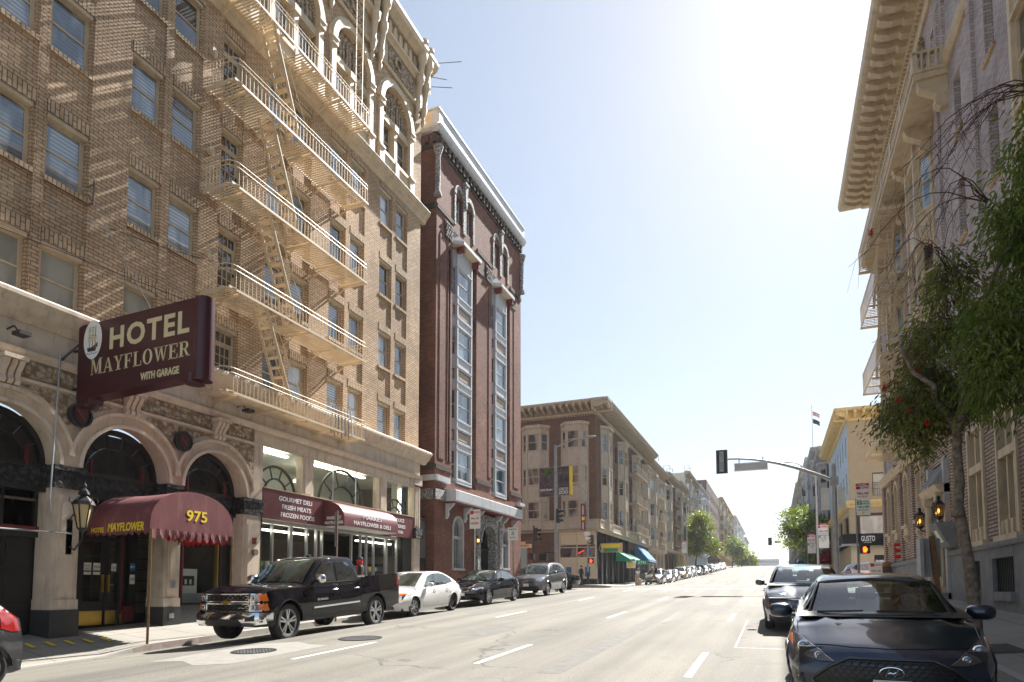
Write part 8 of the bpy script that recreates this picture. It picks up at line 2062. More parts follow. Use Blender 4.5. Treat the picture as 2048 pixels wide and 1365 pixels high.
# parking sign post on the right kerb
def parking_sign(x, y, z0, post='steel_pole', s=1.0, label='', kind=0, rz=0, ztop=None):
    t = thing('parking_sign', (x, y, z0), label, 'sign'); zt = ztop or z0+3.7
    m = MB(None, post); m.cyl((x, y, z0), (x, y, zt), .03, 8); m.build('post', t)
    cs, sn = math.cos(rz), math.sin(rz); f = lambda u, v, w: (x+cs*u-sn*(-w), y-.04+sn*u-cs*w, v)
    m = MB(f, 'paper'); W_ = .23*s; c0 = .06
    if kind == 0:
        m.box(c0-.06, c0+2*W_-.06, zt-.05, zt+.55*s, 0, .006); m.mat('red_letter'); m.box(c0-.06, c0+2*W_-.06, zt+.46*s, zt+.55*s, .006, .009); m.box(c0-.05, c0+.1, zt+.32*s, zt+.44*s, .006, .009)
        fx = c0-.06+W_
        add_text(m, 'TOW-AWAY', W_*1.3, .05*s, lambda u, v, w: (fx+u, zt+.505*s+v, .010+w), 'paper'); add_text(m, 'STOPPING', W_*1.15, .09*s, lambda u, v, w: (fx+.09+u, zt+.38*s+v, .007+w), 'red_letter'); add_text(m, '7AM to 9AM', W_*1.7, .10*s, lambda u, v, w: (fx+u, zt+.16*s+v, .007+w), 'red_letter'); add_text(m, 'MON THRU FRI', W_*1.4, .045*s, lambda u, v, w: (fx+u, zt+.04*s+v, .007+w), 'red_letter')
        m.mat('paper'); b = zt-.68*s; m.box(c0-.04, c0+2*W_-.04, b, zt-.09, 0, .006); m.mat('green_letter'); m.box(c0-.03, c0+.13, zt-.29, zt-.11, .006, .009)
        add_text(m, '2', .08, .13, lambda u, v, w: (c0+.05+u, zt-.2+v, .010+w), 'paper'); add_text(m, 'HOUR', .2, .07, lambda u, v, w: (fx+.1+u, zt-.15+v, .007+w), 'green_letter'); add_text(m, 'PARKING', .25, .06, lambda u, v, w: (fx+.1+u, zt-.24+v, .007+w), 'green_letter'); add_text(m, '9AM to 9PM', .38, .085, lambda u, v, w: (fx+u, zt-.37+v, .007+w), 'green_letter'); add_text(m, 'MON thru SAT', .34, .05, lambda u, v, w: (fx+u, zt-.48+v, .007+w), 'green_letter')
        m.mat('yellow_letter'); m.disc(fx, zt-.60, .055, .008, 16)
    elif kind == 1:
        m.box(-.25, .3, zt-.9, zt, 0, .006); m.mat('red_letter'); m.box(-.22, -.05, zt-.22, zt-.05, .006, .008); add_text(m, 'PARKING', .3, .08, lambda u, v, w: (.1+u, zt-.13+v, .007+w), 'red_letter'); add_text(m, '4AM to 7AM', .4, .09, lambda u, v, w: (.02+u, zt-.42+v, .007+w), 'red_letter'); add_text(m, 'WEDNESDAY', .45, .10, lambda u, v, w: (.02+u, zt-.65+v, .007+w), 'red_letter')
    elif kind == 2:
        m.box(-.3, .3, zt-.7, zt, 0, .006); m.mat('stone_grey'); m.prism([(-.1, zt-.42), (.1, zt-.42), (.06, zt-.25), (0, zt-.18), (-.06, zt-.25)], .006, .009); add_text(m, 'GRAND HOTEL', .45, .07, lambda u, v, w: (u, zt-.1+v, .007+w), 'black_letter'); add_text(m, 'ENTRANCE', .35, .05, lambda u, v, w: (u, zt-.55+v, .007+w), 'black_letter')
    m.build('panel', t); return t
parking_sign(2.98, 28.0, gz(28), label='no stopping and 2 hour parking signs on a grey post at the right kerb', ztop=5.15)
parking_sign(-12.95, 27.2, gz(27), label='red and white no parking sign in front of the brick building', kind=1, s=1, ztop=5.35, post='pale_pole')
parking_sign(-13.2, 32.6, gz(32), label='small cream hotel sign with dark emblem right of the brick doorway', kind=2, ztop=5.0)
parking_sign(4.6, 36.2, gz(36)+.1, label='short white no dumping notice by the crate in front of the corner crossing', kind=1, ztop=2.95)
t = thing('sign_post', (-12.75, 16.7, gz(16.7)), 'bare dark steel post seen edge on behind the pickup', 'post'); m = MB(None, 'rusty_pole'); m.box(-12.77, -12.73, 16.66, 16.72, gz(16.7)-.1, 4.1); m.build('post', t); m = MB(None, 'steel_pole'); m.box(-12.80, -12.76, 16.63, 16.75, 2.95, 4.05); m.build('panel', t)
# lamp posts
def lamp(x, y, ztop, arm, label, mat='steel_pole', r=.10, up=.5, low=True, group=None, hub='small'):
    g0 = gz(y); t = thing('street_lamp', (x, y, g0), label, 'street lamp', group); m = MB(None, mat); pole(m, x, y, g0-.1, ztop, r, r*.7); 
    if low: m.mat('black_paint'); m.cyl((x, y, g0-.1), (x, y, g0+1.2), r*1.25, 12, r*1.2)
    m.build('pole', t, smooth=50); m = MB(None, mat); A = [(x+arm*k/8, y, ztop-.15+up*math.sin(math.pi/2*k/8)) for k in range(9)]; m.tube(A, .045, 7, .03); m.build('arm', t, smooth=50)
    m = MB(None, mat); e = A[-1]; sg = math.copysign(1, arm); m.lathe([(.02, -.1), (.10, 0), (.13, .3), (.10, .6), (.03, .7)], (0, 0, 0), 10, 'x'); m.v = [(e[0]+sg*q[0]-sg*.1, e[1]+q[1], e[2]+q[2]*.5) for q in m.v]; m.build('lamp_head', t, smooth=50); return t
LA = lamp(-12.95, 39.3, 10.95, 2.1, 'tall grey street lamp with zoo banners and signals at the near left corner', r=.13)
m = MB(None, 'cloth_black')
ZB = thing('street_banner', (-12.95, 39.3, 7.8), 'dark zoo banner pair with a yellow edge strip hung on the tall lamp post', 'banner')
n0 = noise
mm, nt_, b_ = new_mat('banner_photo'); nn = noise(nt_, objpos(nt_), 2.6, 6, .7); nt_.links.new(ramp(nt_, nn.outputs[0], [(.35, (.012, .01, .012)), (.55, (.09, .06, .07)), (.72, (.30, .22, .23))]), b_.inputs['Base Color']); b_.inputs['Roughness'].default_value = .7
m = MB(FW(39.25), 'banner_photo'); m.box(-14.05, -13.12, 7.62, 9.5, 0, .015); m.box(-12.78, -12.02, 7.66, 9.5, 0, .015); m.mat('yellow_letter'); m.box(-12.02, -11.80, 7.66, 9.5, 0, .016); m.mat('leaf_green'); m.box(-13.75, -13.2, 9.0, 9.42, .015, .018)
add_text(m, 'SAN FRAN', .82, .13, lambda u, v, w: (-13.58+u, 8.05+v, .016+w)); add_text(m, 'CISCO', .62, .15, lambda u, v, w: (-12.42+u, 8.07+v, .016+w)); add_text(m, 'ZOO', .66, .22, lambda u, v, w: (-12.42+u, 7.84+v, .016+w), bold=.02); build_split(m, 'banner', ZB)
m = MB(None, 'steel_pole')
for z in (7.62, 9.52): m.bar((-14.1, 39.26, z), (-11.8, 39.26, z), .03, .03)
build_split(m, 'banner_rod', ZB)
TSL = thing('traffic_signal', (-12.6, 39.2, gz(39)), 'black vertical signals and pedestrian head fixed to the banner lamp post', 'traffic signal')
signal_head(TSL, (-12.72, 39.1, 6.3), 0, s=.30, back=False); ped_signal(TSL, (-13.75, 39.2, 3.7), -math.pi/2, None); m = MB(None, 'black_iron'); m.bar((-13.75, 39.25, 4.0), (-12.95, 39.3, 4.0), .05, .05); m.bar((-13.75, 39.25, 3.45), (-12.95, 39.3, 3.45), .04, .04); m.bar((-12.9, 39.2, 6.3), (-12.75, 39.1, 6.3), .05, .05); m.build('bracket', TSL)
JP = thing('street_name_sign', (-15.0, 40.6, gz(40)), 'street name pole with cream JONES plate and side signals', 'sign')
m = MB(None, 'black_iron'); pole(m, -14.95, 40.6, 1.7, 5.9, .06, .06); m.build('pole', JP); m = MB(FW(40.6), 'beige_paint'); m.box(-16.4, -15.1, 4.42, 4.68, 0, .02); m.box(-15.95, -15.55, 4.69, 4.84, 0, .02); add_text(m, 'JONES', .85, .16, lambda u, v, w: (-15.72+u, 4.55+v, .021+w), 'black_letter'); m.build('plate', JP)
signal_head(JP, (-14.75, 40.6, 5.3), 0, s=.30, back=False); ped_signal(JP, (-14.95, 40.45, 3.8), math.pi, None)
LB = lamp(-15.35, 55.6, 10.2, -1.0, 'slim grey street lamp with purple banner at the far left corner', r=.09, up=1.0)
PBN = thing('street_banner', (-15.3, 55.6, 7), 'narrow purple and orange banner on the slim corner lamp', 'banner'); m = MB(FW(55.5), 'maroon_gloss'); m.box(-15.95, -15.5, 6.9, 9.3, 0, .02); m.mat('yellow_letter'); m.box(-15.85, -15.6, 7.8, 8.1, .02, .025); m.mat('paper'); m.box(-15.78, -15.7, 8.3, 9.1, .02, .025); m.box(-15.78, -15.7, 7.0, 7.6, .02, .025); m.build('banner', PBN)
PSL = thing('pedestrian_signal', (-15.2, 55.4, 2), 'pedestrian signal with lit red hand on the slim corner lamp', 'signal'); ped_signal(PSL, (-15.0, 55.4, 4.15), -math.pi/2, 'red_signal'); signal_head(PSL, (-14.9, 55.5, 6.0), math.pi, s=.3, back=False)
m = MB(None, 'paper'); m.box(-15.6, -15.1, 55.4, 55.43, 6.4, 6.75); m.box(-15.5, -15.1, 55.4, 55.43, 6.0, 6.3); m.build('small_signs', PSL)
lamp(3.32, 58.2, 11.0, -2.0, 'pale street lamp at the far right corner, behind the mast arm', mat='pale_pole', r=.1, up=1.4, low=False)
lamp(-12.95, 106.5, 15.3, 2.3, 'silver street lamp half way up the left pavement', mat='pale_pole', r=.11, up=.9)
parking_sign(3.3, 56.8, gz(57), label='red white and green parking signs by the blue awning', kind=0, s=1.6, ztop=6.0)
parking_sign(2.9, 66, gz(66), label='parking signs farther up the right pavement', kind=0, s=1.5, ztop=6.0); parking_sign(-12.95, 100, gz(100), label='parking signs by the silver lamp on the left pavement', kind=0, s=1.5, ztop=8.2)
FT2 = thing('traffic_signal', (2.8, 118, gz(118)), 'tiny signal on a mast arm hanging over the road at the next crossing', 'traffic signal'); m = MB(None, 'steel_pole'); m.tube([(2.8, 118, gz(118)), (2.8, 118, 9.2), (1.5, 118, 10.0), (-.6, 118, 10.1)], .08, 6); m.box(0.1, 1.1, 117.9, 118, 9.5, 9.85); m.build('mast', FT2); signal_head(FT2, (-.6, 118, 9.8), math.pi/2, s=.36)
# wooden box post on the right pavement, planter crate
t = thing('wooden_post', (4.05, 20.5, gz(20)+.2), 'leaning brown wooden post backing a grey metal panel on the right pavement', 'post'); m = MB(None, 'wood_post'); m.bar((4.12, 20.5, gz(20)-.1), (3.98, 20.5, 3.05), .12, .16); m.build('post', t); m = MB(None, 'stone_grey'); m.box(3.66, 3.74, 20.3, 20.8, 1.95, 3.0); m.box(3.72, 4.2, 20.62, 20.68, 1.95, 3.0); m.build('panel', t)
t = thing('planter_box', (5.0, 36.8, gz(36)+.1), 'weathered brown wooden crate standing against the end of the grey building', 'planter'); m = MB(None, 'umber_brick'); m.box(4.55, 5.45, 36.4, 37.2, gz(36)+.1, 2.95); m.mat('wood_post'); m.box(4.5, 5.5, 36.36, 36.4, 2.75, 2.95); m.box(4.5, 5.5, 36.36, 36.4, 1.9, 2.05); m.build('box', t)
t = thing('a_board', (1.9+1.5, 56.5, gz(56)), 'wooden sandwich board on the far right corner', 'sign'); m = MB(None, 'wood_post'); m.box(3.7, 4.3, 56.4, 56.5, 2.0, 3.6); m.mat('umber_brick'); m.box(3.8, 4.2, 56.38, 56.4, 2.3, 3.4); m.build('board', t)
# roof aerial on the hotel
t = thing('roof_aerial', (-14.6, 25.6, 26.8), 'thin television aerial on the hotel roof corner', 'aerial'); m = MB(None, 'black_iron'); m.bar((-14.7, 25.7, 25.2), (-14.7, 25.7, 26.9), .03, .03)
for z, l in ((26.75, 1.6), (26.1, .8), (25.6, 1.1)): m.bar((-14.7, 25.7, z), (-14.7+l, 25.9, z-.25), .02, .02)
m.build('mast', t)
# overhead wires
t = thing('overhead_wire', (-14.9, 9, 9.5), 'thin black cable sagging across the hotel windows above the maroon sign', 'cable'); m = MB(None, 'black_iron'); m.tube([(-14.7, 3+.8*k, 10.15-.09*k+.012*k*k) for k in range(14)], .012, 4); m.build('cable', t)
# ================================================================ PEOPLE
def person(name_label, joints, radii, edges, mats_fn, loc, rz=0, hair='hair_dark', skin='skin', head=None, extras=None, cap=None):
    t = thing('person', loc, name_label, 'person'); t.rotation_euler.z = rz
    names = list(joints); me = bpy.data.meshes.new('body'); me.from_pydata([joints[k] for k in names], [(names.index(a), names.index(b)) for a, b in edges], [])
    o = bpy.data.objects.new('body', me); col.objects.link(o)
    sk = o.modifiers.new('s', 'SKIN'); sk.use_smooth_shade = True; o.modifiers.new('u', 'SUBSURF').levels = 1
    for i, k in enumerate(names): me.skin_vertices[0].data[i].radius = (radii[k],)*2 if not isinstance(radii[k], tuple) else radii[k]
    me.skin_vertices[0].data[names.index('pelvis')].use_root = True
    dg = bpy.context.evaluated_depsgraph_get(); dg.update(); m2 = bpy.data.meshes.new_from_object(o.evaluated_get(dg)); bpy.data.objects.remove(o)
    mats = []
    for p in m2.polygons:
        k = mats_fn(p.center); 
        if k not in mats: mats.append(k)
    m2.materials.clear()
    for k in mats: m2.materials.append(MATS[k])
    for p in m2.polygons: p.material_index = mats.index(mats_fn(p.center)); p.use_smooth = True
    o = bpy.data.objects.new('body', m2); col.objects.link(o); o.parent = t
    h = Vector(joints['head']) if 'head' in joints else Vector(head)
    m = MB(None, hair); n = 12; rings = []
    for k in range(6):
        a = math.pi/2*(k/5)*.98; r = .112*math.cos(a); z = .118*math.sin(a); rings.append([m.p((h.x+r*math.cos(2*math.pi*q/n)*.92, h.y+.012+r*math.sin(2*math.pi*q/n)*1.05, h.z+.01+z)) for q in range(n)])
    for A, B in zip(rings, rings[1:]):
        for q in range(n): m.face((A[q], A[(q+1) % n], B[(q+1) % n], B[q]))
    if cap: m.box(h.x-.07, h.x+.07, h.y-.17, h.y-.06, h.z+.03, h.z+.045)
    hh = m.build('hair' if not cap else 'cap'); hh.parent = t; hh.location = (0, 0, 0)
    m = MB(None, 'hair_dark')
    for s_ in (-.035, .035): m.box(h.x+s_-.012, h.x+s_+.012, h.y-.112, h.y-.10, h.z+.0, h.z+.012)
    m.mat(skin); m.box(h.x-.012, h.x+.012, h.y-.13, h.y-.10, h.z-.035, h.z+.005); 
    for s_ in (-.1, .1): m.box(h.x+s_-.01, h.x+s_+.01, h.y-.01, h.y+.03, h.z-.03, h.z+.02)
    f = m.build('face'); f.parent = t
    for sx in ('l', 'r'):   # fingers
        if 'hand_'+sx in joints:
            w_, e_ = Vector(joints['hand_'+sx]), Vector(joints['elbow_'+sx]); d = (w_-e_).normalized(); a = d.orthogonal().normalized(); m = MB(None, skin)
            for k in range(4):
                p0 = w_+d*.02+a*(.026*(k-1.5)); L_ = (.07, .08, .075, .06)[k]; m.tube([p0, p0+d*L_*.5+Vector((0, -.008, -.006)), p0+d*L_+Vector((0, -.02, -.02))], .009, 5, .007)
            p0 = w_-a*.035; m.tube([p0, p0+d*.03-a*.02, p0+d*.06-a*.02], .010, 5, .008); g = m.build('fingers'); g.parent = t
    if extras: extras(t)
    return t
EDG = [('pelvis', 'waist'), ('waist', 'chest'), ('chest', 'neck'), ('neck', 'head'), ('chest', 'sh_l'), ('sh_l', 'elbow_l'), ('elbow_l', 'hand_l'), ('chest', 'sh_r'), ('sh_r', 'elbow_r'), ('elbow_r', 'hand_r'), ('pelvis', 'hip_l'), ('hip_l', 'knee_l'), ('knee_l', 'ankle_l'), ('ankle_l', 'toe_l'), ('pelvis', 'hip_r'), ('hip_r', 'knee_r'), ('knee_r', 'ankle_r'), ('ankle_r', 'toe_r')]
RAD = dict(pelvis=(.14, .11), waist=(.14, .10), chest=(.17, .115), neck=.055, head=(.085, .105), sh_l=.065, elbow_l=.047, hand_l=.032, sh_r=.065, elbow_r=.047, hand_r=.032, hip_l=.09, knee_l=.065, ankle_l=.045, toe_l=.04, hip_r=.09, knee_r=.065, ankle_r=.045, toe_r=.04)
# facing -Y
ST = dict(pelvis=(0, 0, .95), waist=(0, 0, 1.12), chest=(0, .01, 1.36), neck=(0, .01, 1.52), head=(0, -.02, 1.66), sh_l=(.2, .01, 1.42), elbow_l=(.27, .03, 1.15), hand_l=(.22, -.12, .95), sh_r=(-.2, .01, 1.42), elbow_r=(-.27, .03, 1.15), hand_r=(-.22, -.12, .95),
    hip_l=(.1, 0, .88), knee_l=(.11, -.02, .48), ankle_l=(.11, .03, .07), toe_l=(.12, -.14, .04), hip_r=(-.1, 0, .88), knee_r=(-.11, -.02, .48), ankle_r=(-.11, .03, .07), toe_r=(-.12, -.14, .04))
def mats(top, bottom, skin='skin', shoe='cloth_black', sleeve=.9, mask=None, hz=1.55, waist=.98):
    def f(c):
        if c.z > hz: return mask if mask and c.z < hz+.10 else skin
        if c.z < .09: return shoe
        if c.z < waist and abs(c.x) < .2: return bottom
        if abs(c.x) > .2 and c.z < sleeve: return skin
        return top
    return f
def pz(x, y): return gz(y)-.03+.1
J = dict(ST); J.update(knee_l=(.11, -.16, .50), ankle_l=(.11, .05, .1), toe_l=(.12, -.1, .05)); person('person in dark clothes and cap walking past the cream corner shop window', J, RAD, EDG, mats('cloth_black', 'cloth_navy', sleeve=.8), (-15.8, 55.0, gz(55)+.0), rz=R(150), cap=True, hair='cloth_black')
# crossing man with backpack, striding to the left (-x)
J = dict(ST); J.update(knee_l=(.10, -.28, .52), ankle_l=(.1, -.36, .10), toe_l=(.1, -.53, .06), knee_r=(-.1, .16, .50), ankle_r=(-.1, .46, .16), toe_r=(-.1, .34, .05), chest=(0, -.10, 1.36), neck=(0, -.14, 1.50), head=(0, -.20, 1.63), sh_l=(.2, -.09, 1.40), elbow_l=(.27, -.05, 1.14), hand_l=(.20, -.30, 1.02), sh_r=(-.2, -.09, 1.40), elbow_r=(-.27, -.02, 1.12), hand_r=(-.2, -.27, .98))
def pack(t):
    m = MB(None, 'cloth_black'); m.prism([(-.14, 1.05), (.14, 1.05), (.16, 1.3), (.12, 1.5), (-.12, 1.5), (-.16, 1.3)], 0, .0)
    m = MB(None, 'cloth_black'); m.T = lambda a, b, c_: (a, c_, b)
    m.prism([(-.14, 1.02), (.14, 1.02), (.17, 1.15), (.16, 1.42), (.09, 1.52), (-.09, 1.52), (-.16, 1.42), (-.17, 1.15)], .04, .26); o = m.build('backpack'); o.parent = t
    m = MB(None, 'cloth_black')
    for s_ in (-.12, .12): m.tube([(s_, .05, 1.45), (s_, -.14, 1.5), (s_, -.24, 1.36), (s_, -.12, 1.12), (s_, .06, 1.08)], .02, 5)
    o = m.build('straps'); o.parent = t
    m = MB(None, 'cloth_white'); m.lathe([(.01, -.2), (.1, -.17), (.09, -.05), (.02, .02)], (.22, -.32, .92), 8); o = m.build('bag'); o.parent = t
person('person with a black backpack, grey shirt and brown trousers striding over the crossing', J, RAD, EDG, mats('cloth_grey', 'cloth_khaki', sleeve=1.2, mask='cloth_white', hz=1.52), (-9.6, 56.0, gz(56)), rz=R(-80), extras=pack)
# bending person with tan cloth by the kerb
J = dict(ST); J.update(chest=(0, -.16, 1.30), neck=(0, -.26, 1.42), head=(0, -.36, 1.50), sh_l=(.2, -.17, 1.34), sh_r=(-.2, -.17, 1.34), elbow_l=(.25, -.3, 1.1), elbow_r=(-.25, -.3, 1.1), hand_l=(.12, -.42, .95), hand_r=(-.12, -.42, .95), knee_l=(.12, -.08, .48))
def bags(t):
    m = MB(None, 'cloth_tan'); m.lathe([(.27, 0), (.30, .3), (.24, .55), (.16, .62)], (0.05, -.3, 0), 12); o = m.build('blanket_bundle'); o.parent = t
    m = MB(None, 'cloth_white'); m.box(-.2, .2, -.34, -.28, 1.0, 1.3); o = m.build('papers'); o.parent = t
person('person bending over a tan bundle near the green awning', J, RAD, EDG, mats('cloth_navy', 'cloth_tan', sleeve=.8, hz=1.42), (-11.4, 57.5, gz(57)), rz=R(30), extras=bags)
def mask_(t):
    m = MB(None, 'cloth_red'); m.lathe([(.10, 1.50), (.115, 1.56), (.105, 1.66)], (0, -.015, 0), 12); o = m.build('red_scarf'); o.parent = t
person('person in black shirt with a red face scarf behind the pickup bed', ST, RAD, EDG, mats('cloth_black', 'cloth_navy', 'skin_dark', sleeve=1.2), (-13.75, 19.35, 1.0), rz=R(-55), extras=mask_, hair='cloth_navy')
person('person glimpsed above the far parked cars on the left pavement', ST, RAD, EDG, mats('cloth_navy', 'cloth_grey'), (-13.6, 73.0, gz(73)), rz=R(10))
# ================================================================ TREES
def leafy(name, mats_, centers, n, size, parent, rng, droop=0, elong=2.2, shell=.35):
    "many separate leaf blades in clusters around the given (x,y,z,rx,ry,rz) blobs"
    m = MB(None); vol = [c[3]*c[4]*c[5] for c in centers]; tot = sum(vol)
    for c, v in zip(centers, vol):
        k = int(n*v/tot)
        ncl = max(3, k//22)
        for q in range(ncl):
            while True:
                p = Vector((rng.uniform(-1, 1), rng.uniform(-1, 1), rng.uniform(-1, 1)))
                if shell < p.length < 1: break
            cc = Vector((c[0]+p.x*c[3], c[1]+p.y*c[4], c[2]+p.z*c[5])); mt = rng.choice(mats_)
            out = Vector((p.x, p.y, p.z*.5-droop)).normalized(); rad = size*rng.uniform(1.6, 3.2)
            for _ in range(22):
                m.mat(mt if rng.random() < .8 else rng.choice(mats_))
                o = Vector((rng.gauss(0, .5), rng.gauss(0, .5), rng.gauss(0, .45)))*rad; d = (out+Vector((rng.gauss(0, .6), rng.gauss(0, .6), rng.gauss(0, .5)))).normalized(); s_ = d.orthogonal().normalized(); s_ = (Quaternion(d, rng.uniform(0, 6.28)) @ s_)*size*.5/elong*1.3
                b = cc+o; L_ = size*rng.uniform(.7, 1.3); mid = b+d*L_*.5; tip = b+d*L_+Vector((0, 0, -droop*L_*.25))
                i = [m.p(b), m.p(mid+s_), m.p(tip), m.p(mid-s_)]; m.face(i)
    return m.build(name, parent)
def branch(m, p0, p1, r0, r1, rng, wob=.12, n=6):
    A = []; p0 = Vector(p0); p1 = Vector(p1); L_ = (p1-p0).length
    for k in range(n+1): t = k/n; q = p0.lerp(p1, t); w_ = wob*L_*math.sin(math.pi*t); A.append(q+Vector((rng.uniform(-1, 1), rng.uniform(-1, 1), rng.uniform(-.5, .8)))*w_*.5)
    m.tube(A, r0, 7, r1); return A
rg = random.Random(11)
BT = thing('bottlebrush_tree', (3.3, 13.6, gz(13.6)), 'drooping bottlebrush tree with a few red flowers on the right pavement', 'tree')
m = MB(None, 'bark'); tr = [(3.24, 13.6, .55), (3.23, 13.58, 1.2), (3.20, 13.6, 1.9), (3.13, 13.62, 2.6), (3.06, 13.6, 3.1), (3.10, 13.6, 3.5), (3.08, 13.6, 4.1), (3.1, 13.6, 4.7)]
tr = [Vector(q) for q in tr]; rings = []
m.tube(tr[:4], .115, 12, .085); m.tube(tr[3:], .09, 12, .07); m.lathe([(.19, 0), (.14, .12), (.112, .35)], (3.24, 13.6, .52), 12); m.lathe([(.02, 0), (.11, .06), (.10, .16), (.02, .24)], (3.05, 13.58, 2.85), 9)
o = m.build('trunk', BT, smooth=60)
m = MB(None, 'bark'); ends = []
for p1, r in (((2.2, 13.2, 6.0), .07), ((4.3, 12.2, 7.6), .08), ((3.3, 14.2, 8.2), .07), ((4.3, 11.4, 9.4), .05), ((2.0, 14.5, 5.0), .05), ((4.6, 13.4, 6.0), .06)): branch(m, (3.1, 13.6, 4.5), p1, r, r*.35, rg)
m.build('limbs', BT, smooth=60)
m = MB(None, 'twig')
def twigs(src, n, spread, rng, r=.012, drp=.5):
    for k in range(n):
        s_ = Vector(src); e = s_+Vector((rng.uniform(*spread[0]), rng.uniform(*spread[1]), rng.uniform(*spread[2]))); A = []
        for q in range(9): t = q/8; A.append(s_.lerp(e, t)+Vector((0, 0, drp*math.sin(math.pi*min(1, t*1.1))-drp*1.2*t*t))+Vector((rng.gauss(0, .03),)*3))
        m.tube(A, r, 4, r*.25)
        for j in (4, 6, 7):
            for _ in range(2): m.tube([A[j], A[j]+Vector((rng.uniform(-.3, .1), rng.uniform(-.2, .2), rng.uniform(-.35, .05))), A[j]+Vector((rng.uniform(-.45, .1), rng.uniform(-.2, .2), rng.uniform(-.9, -.2)))], r*.4, 3, r*.15)
twigs((4.2, 11.6, 8.9), 9, ((-2.5, -1.3), (-.2, 1.4), (-.3, .8)), rg, .013); twigs((3.4, 12.5, 8.0), 7, ((-2.0, -.5), (-.4, 1.2), (-.4, .9)), rg, .011); twigs((3.0, 13.2, 7.2), 6, ((-1.6, -.5), (-.5, .8), (-.2, .7)), rg, .009); twigs((3.9, 12.8, 6.0), 10, ((-1.0, 1.0), (-1.0, .8), (-.6, .6)), rg, .012)
m.build('bare_twigs', BT)
rg2 = random.Random(21)
leafy('crown', ['leaf_bottlebrush', 'leaf_bottlebrush', 'leaf_dead'], [(2.75, 14.3, 5.35, .55, .7, .60), (2.35, 14.2, 4.95, .42, .6, .42), (2.62, 14.2, 4.4, .22, .4, .35), (2.9, 14.0, 6.2, .45, .6, .65), (3.1, 13.6, 7.2, .40, .6, .45), (2.9, 13.9, 5.0, .7, .7, .5)], 13000, .12, BT, rg2, .7, 5.0)
leafy('crown', ['leaf_bottlebrush', 'leaf_bottlebrush', 'leaf_bottlebrush', 'leaf_green'], [(3.55, 12.6, 5.9, .55, .7, .75), (3.35, 12.4, 5.1, .40, .6, .55), (4.15, 12.2, 7.3, .65, .8, .75), (4.45, 11.8, 8.2, .55, .6, .45), (4.2, 12.2, 6.2, .5, .7, .55), (3.9, 12.0, 4.7, .25, .4, .6), (4.6, 11.9, 5.1, .25, .4, .5), (3.75, 12.6, 7.6, .35, .5, .45), (4.35, 11.9, 9.1, .5, .6, .55), (4.0, 12.3, 8.5, .4, .5, .4)], 16000, .15, BT, rg2, 1.1, 5.5)
m = MB(None, 'flower_red'); 
for p in ((4.25, 11.2, 7.6), (3.9, 11.6, 6.9), (3.85, 11.6, 5.5), (2.5, 13.5, 5.6), (2.2, 13.6, 5.1), (2.35, 13.5, 4.9), (2.0, 13.7, 5.4), (2.6, 13.4, 4.6), (1.72, 12.6, 7.9)):
    for _ in range(60):
        d = Vector((rg2.gauss(0, 1), rg2.gauss(0, 1), rg2.gauss(0, 1))).normalized(); q = Vector(p)+Vector((0, 0, rg2.uniform(-.05, .05))); m.bar(q, q+d*.05, .005, .005)
m.build('flowers', BT)
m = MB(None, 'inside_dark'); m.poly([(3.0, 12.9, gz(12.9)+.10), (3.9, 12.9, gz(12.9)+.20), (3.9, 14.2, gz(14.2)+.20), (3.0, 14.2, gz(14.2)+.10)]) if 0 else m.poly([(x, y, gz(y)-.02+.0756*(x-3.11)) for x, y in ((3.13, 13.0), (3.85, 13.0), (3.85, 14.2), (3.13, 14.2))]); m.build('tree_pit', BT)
def street_tree(x, y, h, blobs, label, mats_, n, size, lean=0, seed=3, trunk=.16):
    g0 = gz(y); t = thing('street_tree', (x, y, g0), label, 'tree'); r = random.Random(seed); m = MB(None, 'bark')
    m.tube([(x, y, g0-.2), (x+lean*.3, y, g0+h*.25), (x+lean*.6, y, g0+h*.5)], trunk, 8, trunk*.7)
    for b in blobs: branch(m, (x+lean*.5, y, g0+h*.4), (b[0], b[1], b[2]), trunk*.5, trunk*.15, r)
    m.build('trunk', t, smooth=60); leafy('crown', mats_, blobs, n, size, t, r, .15, 1.9); return t
g_ = gz(118)
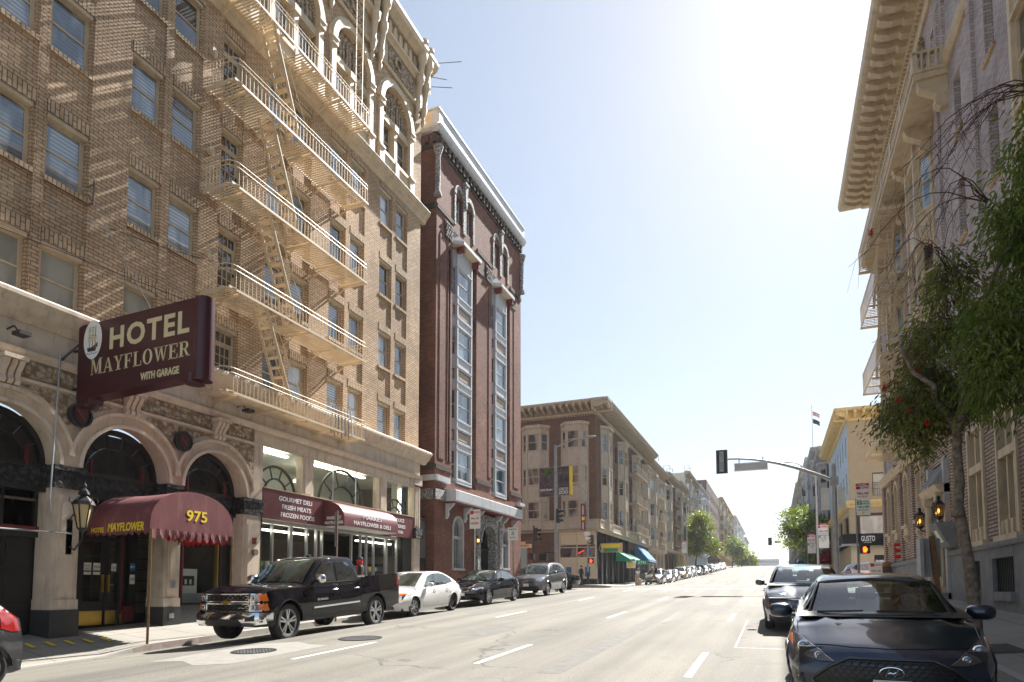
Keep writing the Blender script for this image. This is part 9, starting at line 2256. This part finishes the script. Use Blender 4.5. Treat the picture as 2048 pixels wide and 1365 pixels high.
street_tree(-12.7, 114, 9, [(-12.0, 114, g_+7.6, 2.3, 2.2, 2.2), (-13.0, 114, g_+5.2, 1.8, 2.0, 1.5), (-10.6, 115, g_+5.0, 1.7, 2.0, 1.3), (-11.6, 114, g_+9.6, 1.4, 1.5, 1.0), (-12.4, 114, g_+3.9, 1.6, 1.6, .9), (-9.4, 115, g_+3.9, 1.2, 1.6, .9)], 'yellow green street tree leaning over the far left row of cars', ['leaf_yellow', 'leaf_yellow', 'leaf_green'], 9000, .30, 1.0, 5)
g_ = gz(225)
street_tree(-12.7, 222, 9, [(-12, 222, g_+6.5, 3.0, 3, 2.6), (-10.2, 223, g_+4.5, 2.0, 3, 1.5)], 'round green street tree far up on the left', ['leaf_yellow', 'leaf_green'], 3500, .5, .4, 6)
t = thing('hedge_trees', (-11, 262, gz(262)), 'low dense green tree clump at the crest on the left', 'tree'); leafy('crown', ['leaf_green', 'leaf_yellow'], [(-11.5, 262, gz(262)+3.2, 4.2, 4, 3.0), (-8.2, 264, gz(262)+1.8, 2.0, 3, 1.8)], 3500, .55, t, random.Random(8), .1, 1.8, 0); m = MB(None, 'bark'); m.cyl((-11.5, 262, gz(262)-.3), (-11.5, 262, gz(262)+3), .2, 8); m.build('trunk', t)
g_ = gz(76)
street_tree(3.5, 77, 8.5, [(2.6, 76, g_+6.4, 1.7, 1.7, 1.5), (1.6, 76, g_+5.3, 1.1, 1.3, 1.0), (4.2, 77, g_+5.6, 1.4, 1.5, 1.6), (2.4, 76.5, g_+4.4, 1.4, 1.4, 1.0), (3.6, 77, g_+2.9, .9, 1.2, 1.2)], 'bright green street tree beyond the corner on the right', ['leaf_green', 'leaf_yellow', 'leaf_bottlebrush'], 6500, .24, 0, 9)
# ================================================================ HAZE
m, nt_, b_ = new_mat('haze'); out_ = nt_.nodes['Material Output']; nt_.nodes.remove(b_)
pv = _n(nt_, 'ShaderNodeVolumePrincipled'); pv.inputs['Color'].default_value = (.92, .95, 1, 1); pv.inputs['Density'].default_value = .0002; pv.inputs['Anisotropy'].default_value = .3
nt_.links.new(pv.outputs[0], out_.inputs['Volume'])
mb = MB(mat='haze'); mb.box(-950, 950, -90, 1520, -72, 60); tag(mb.build('haze'), kind='stuff')
for o in protos: kill(o)
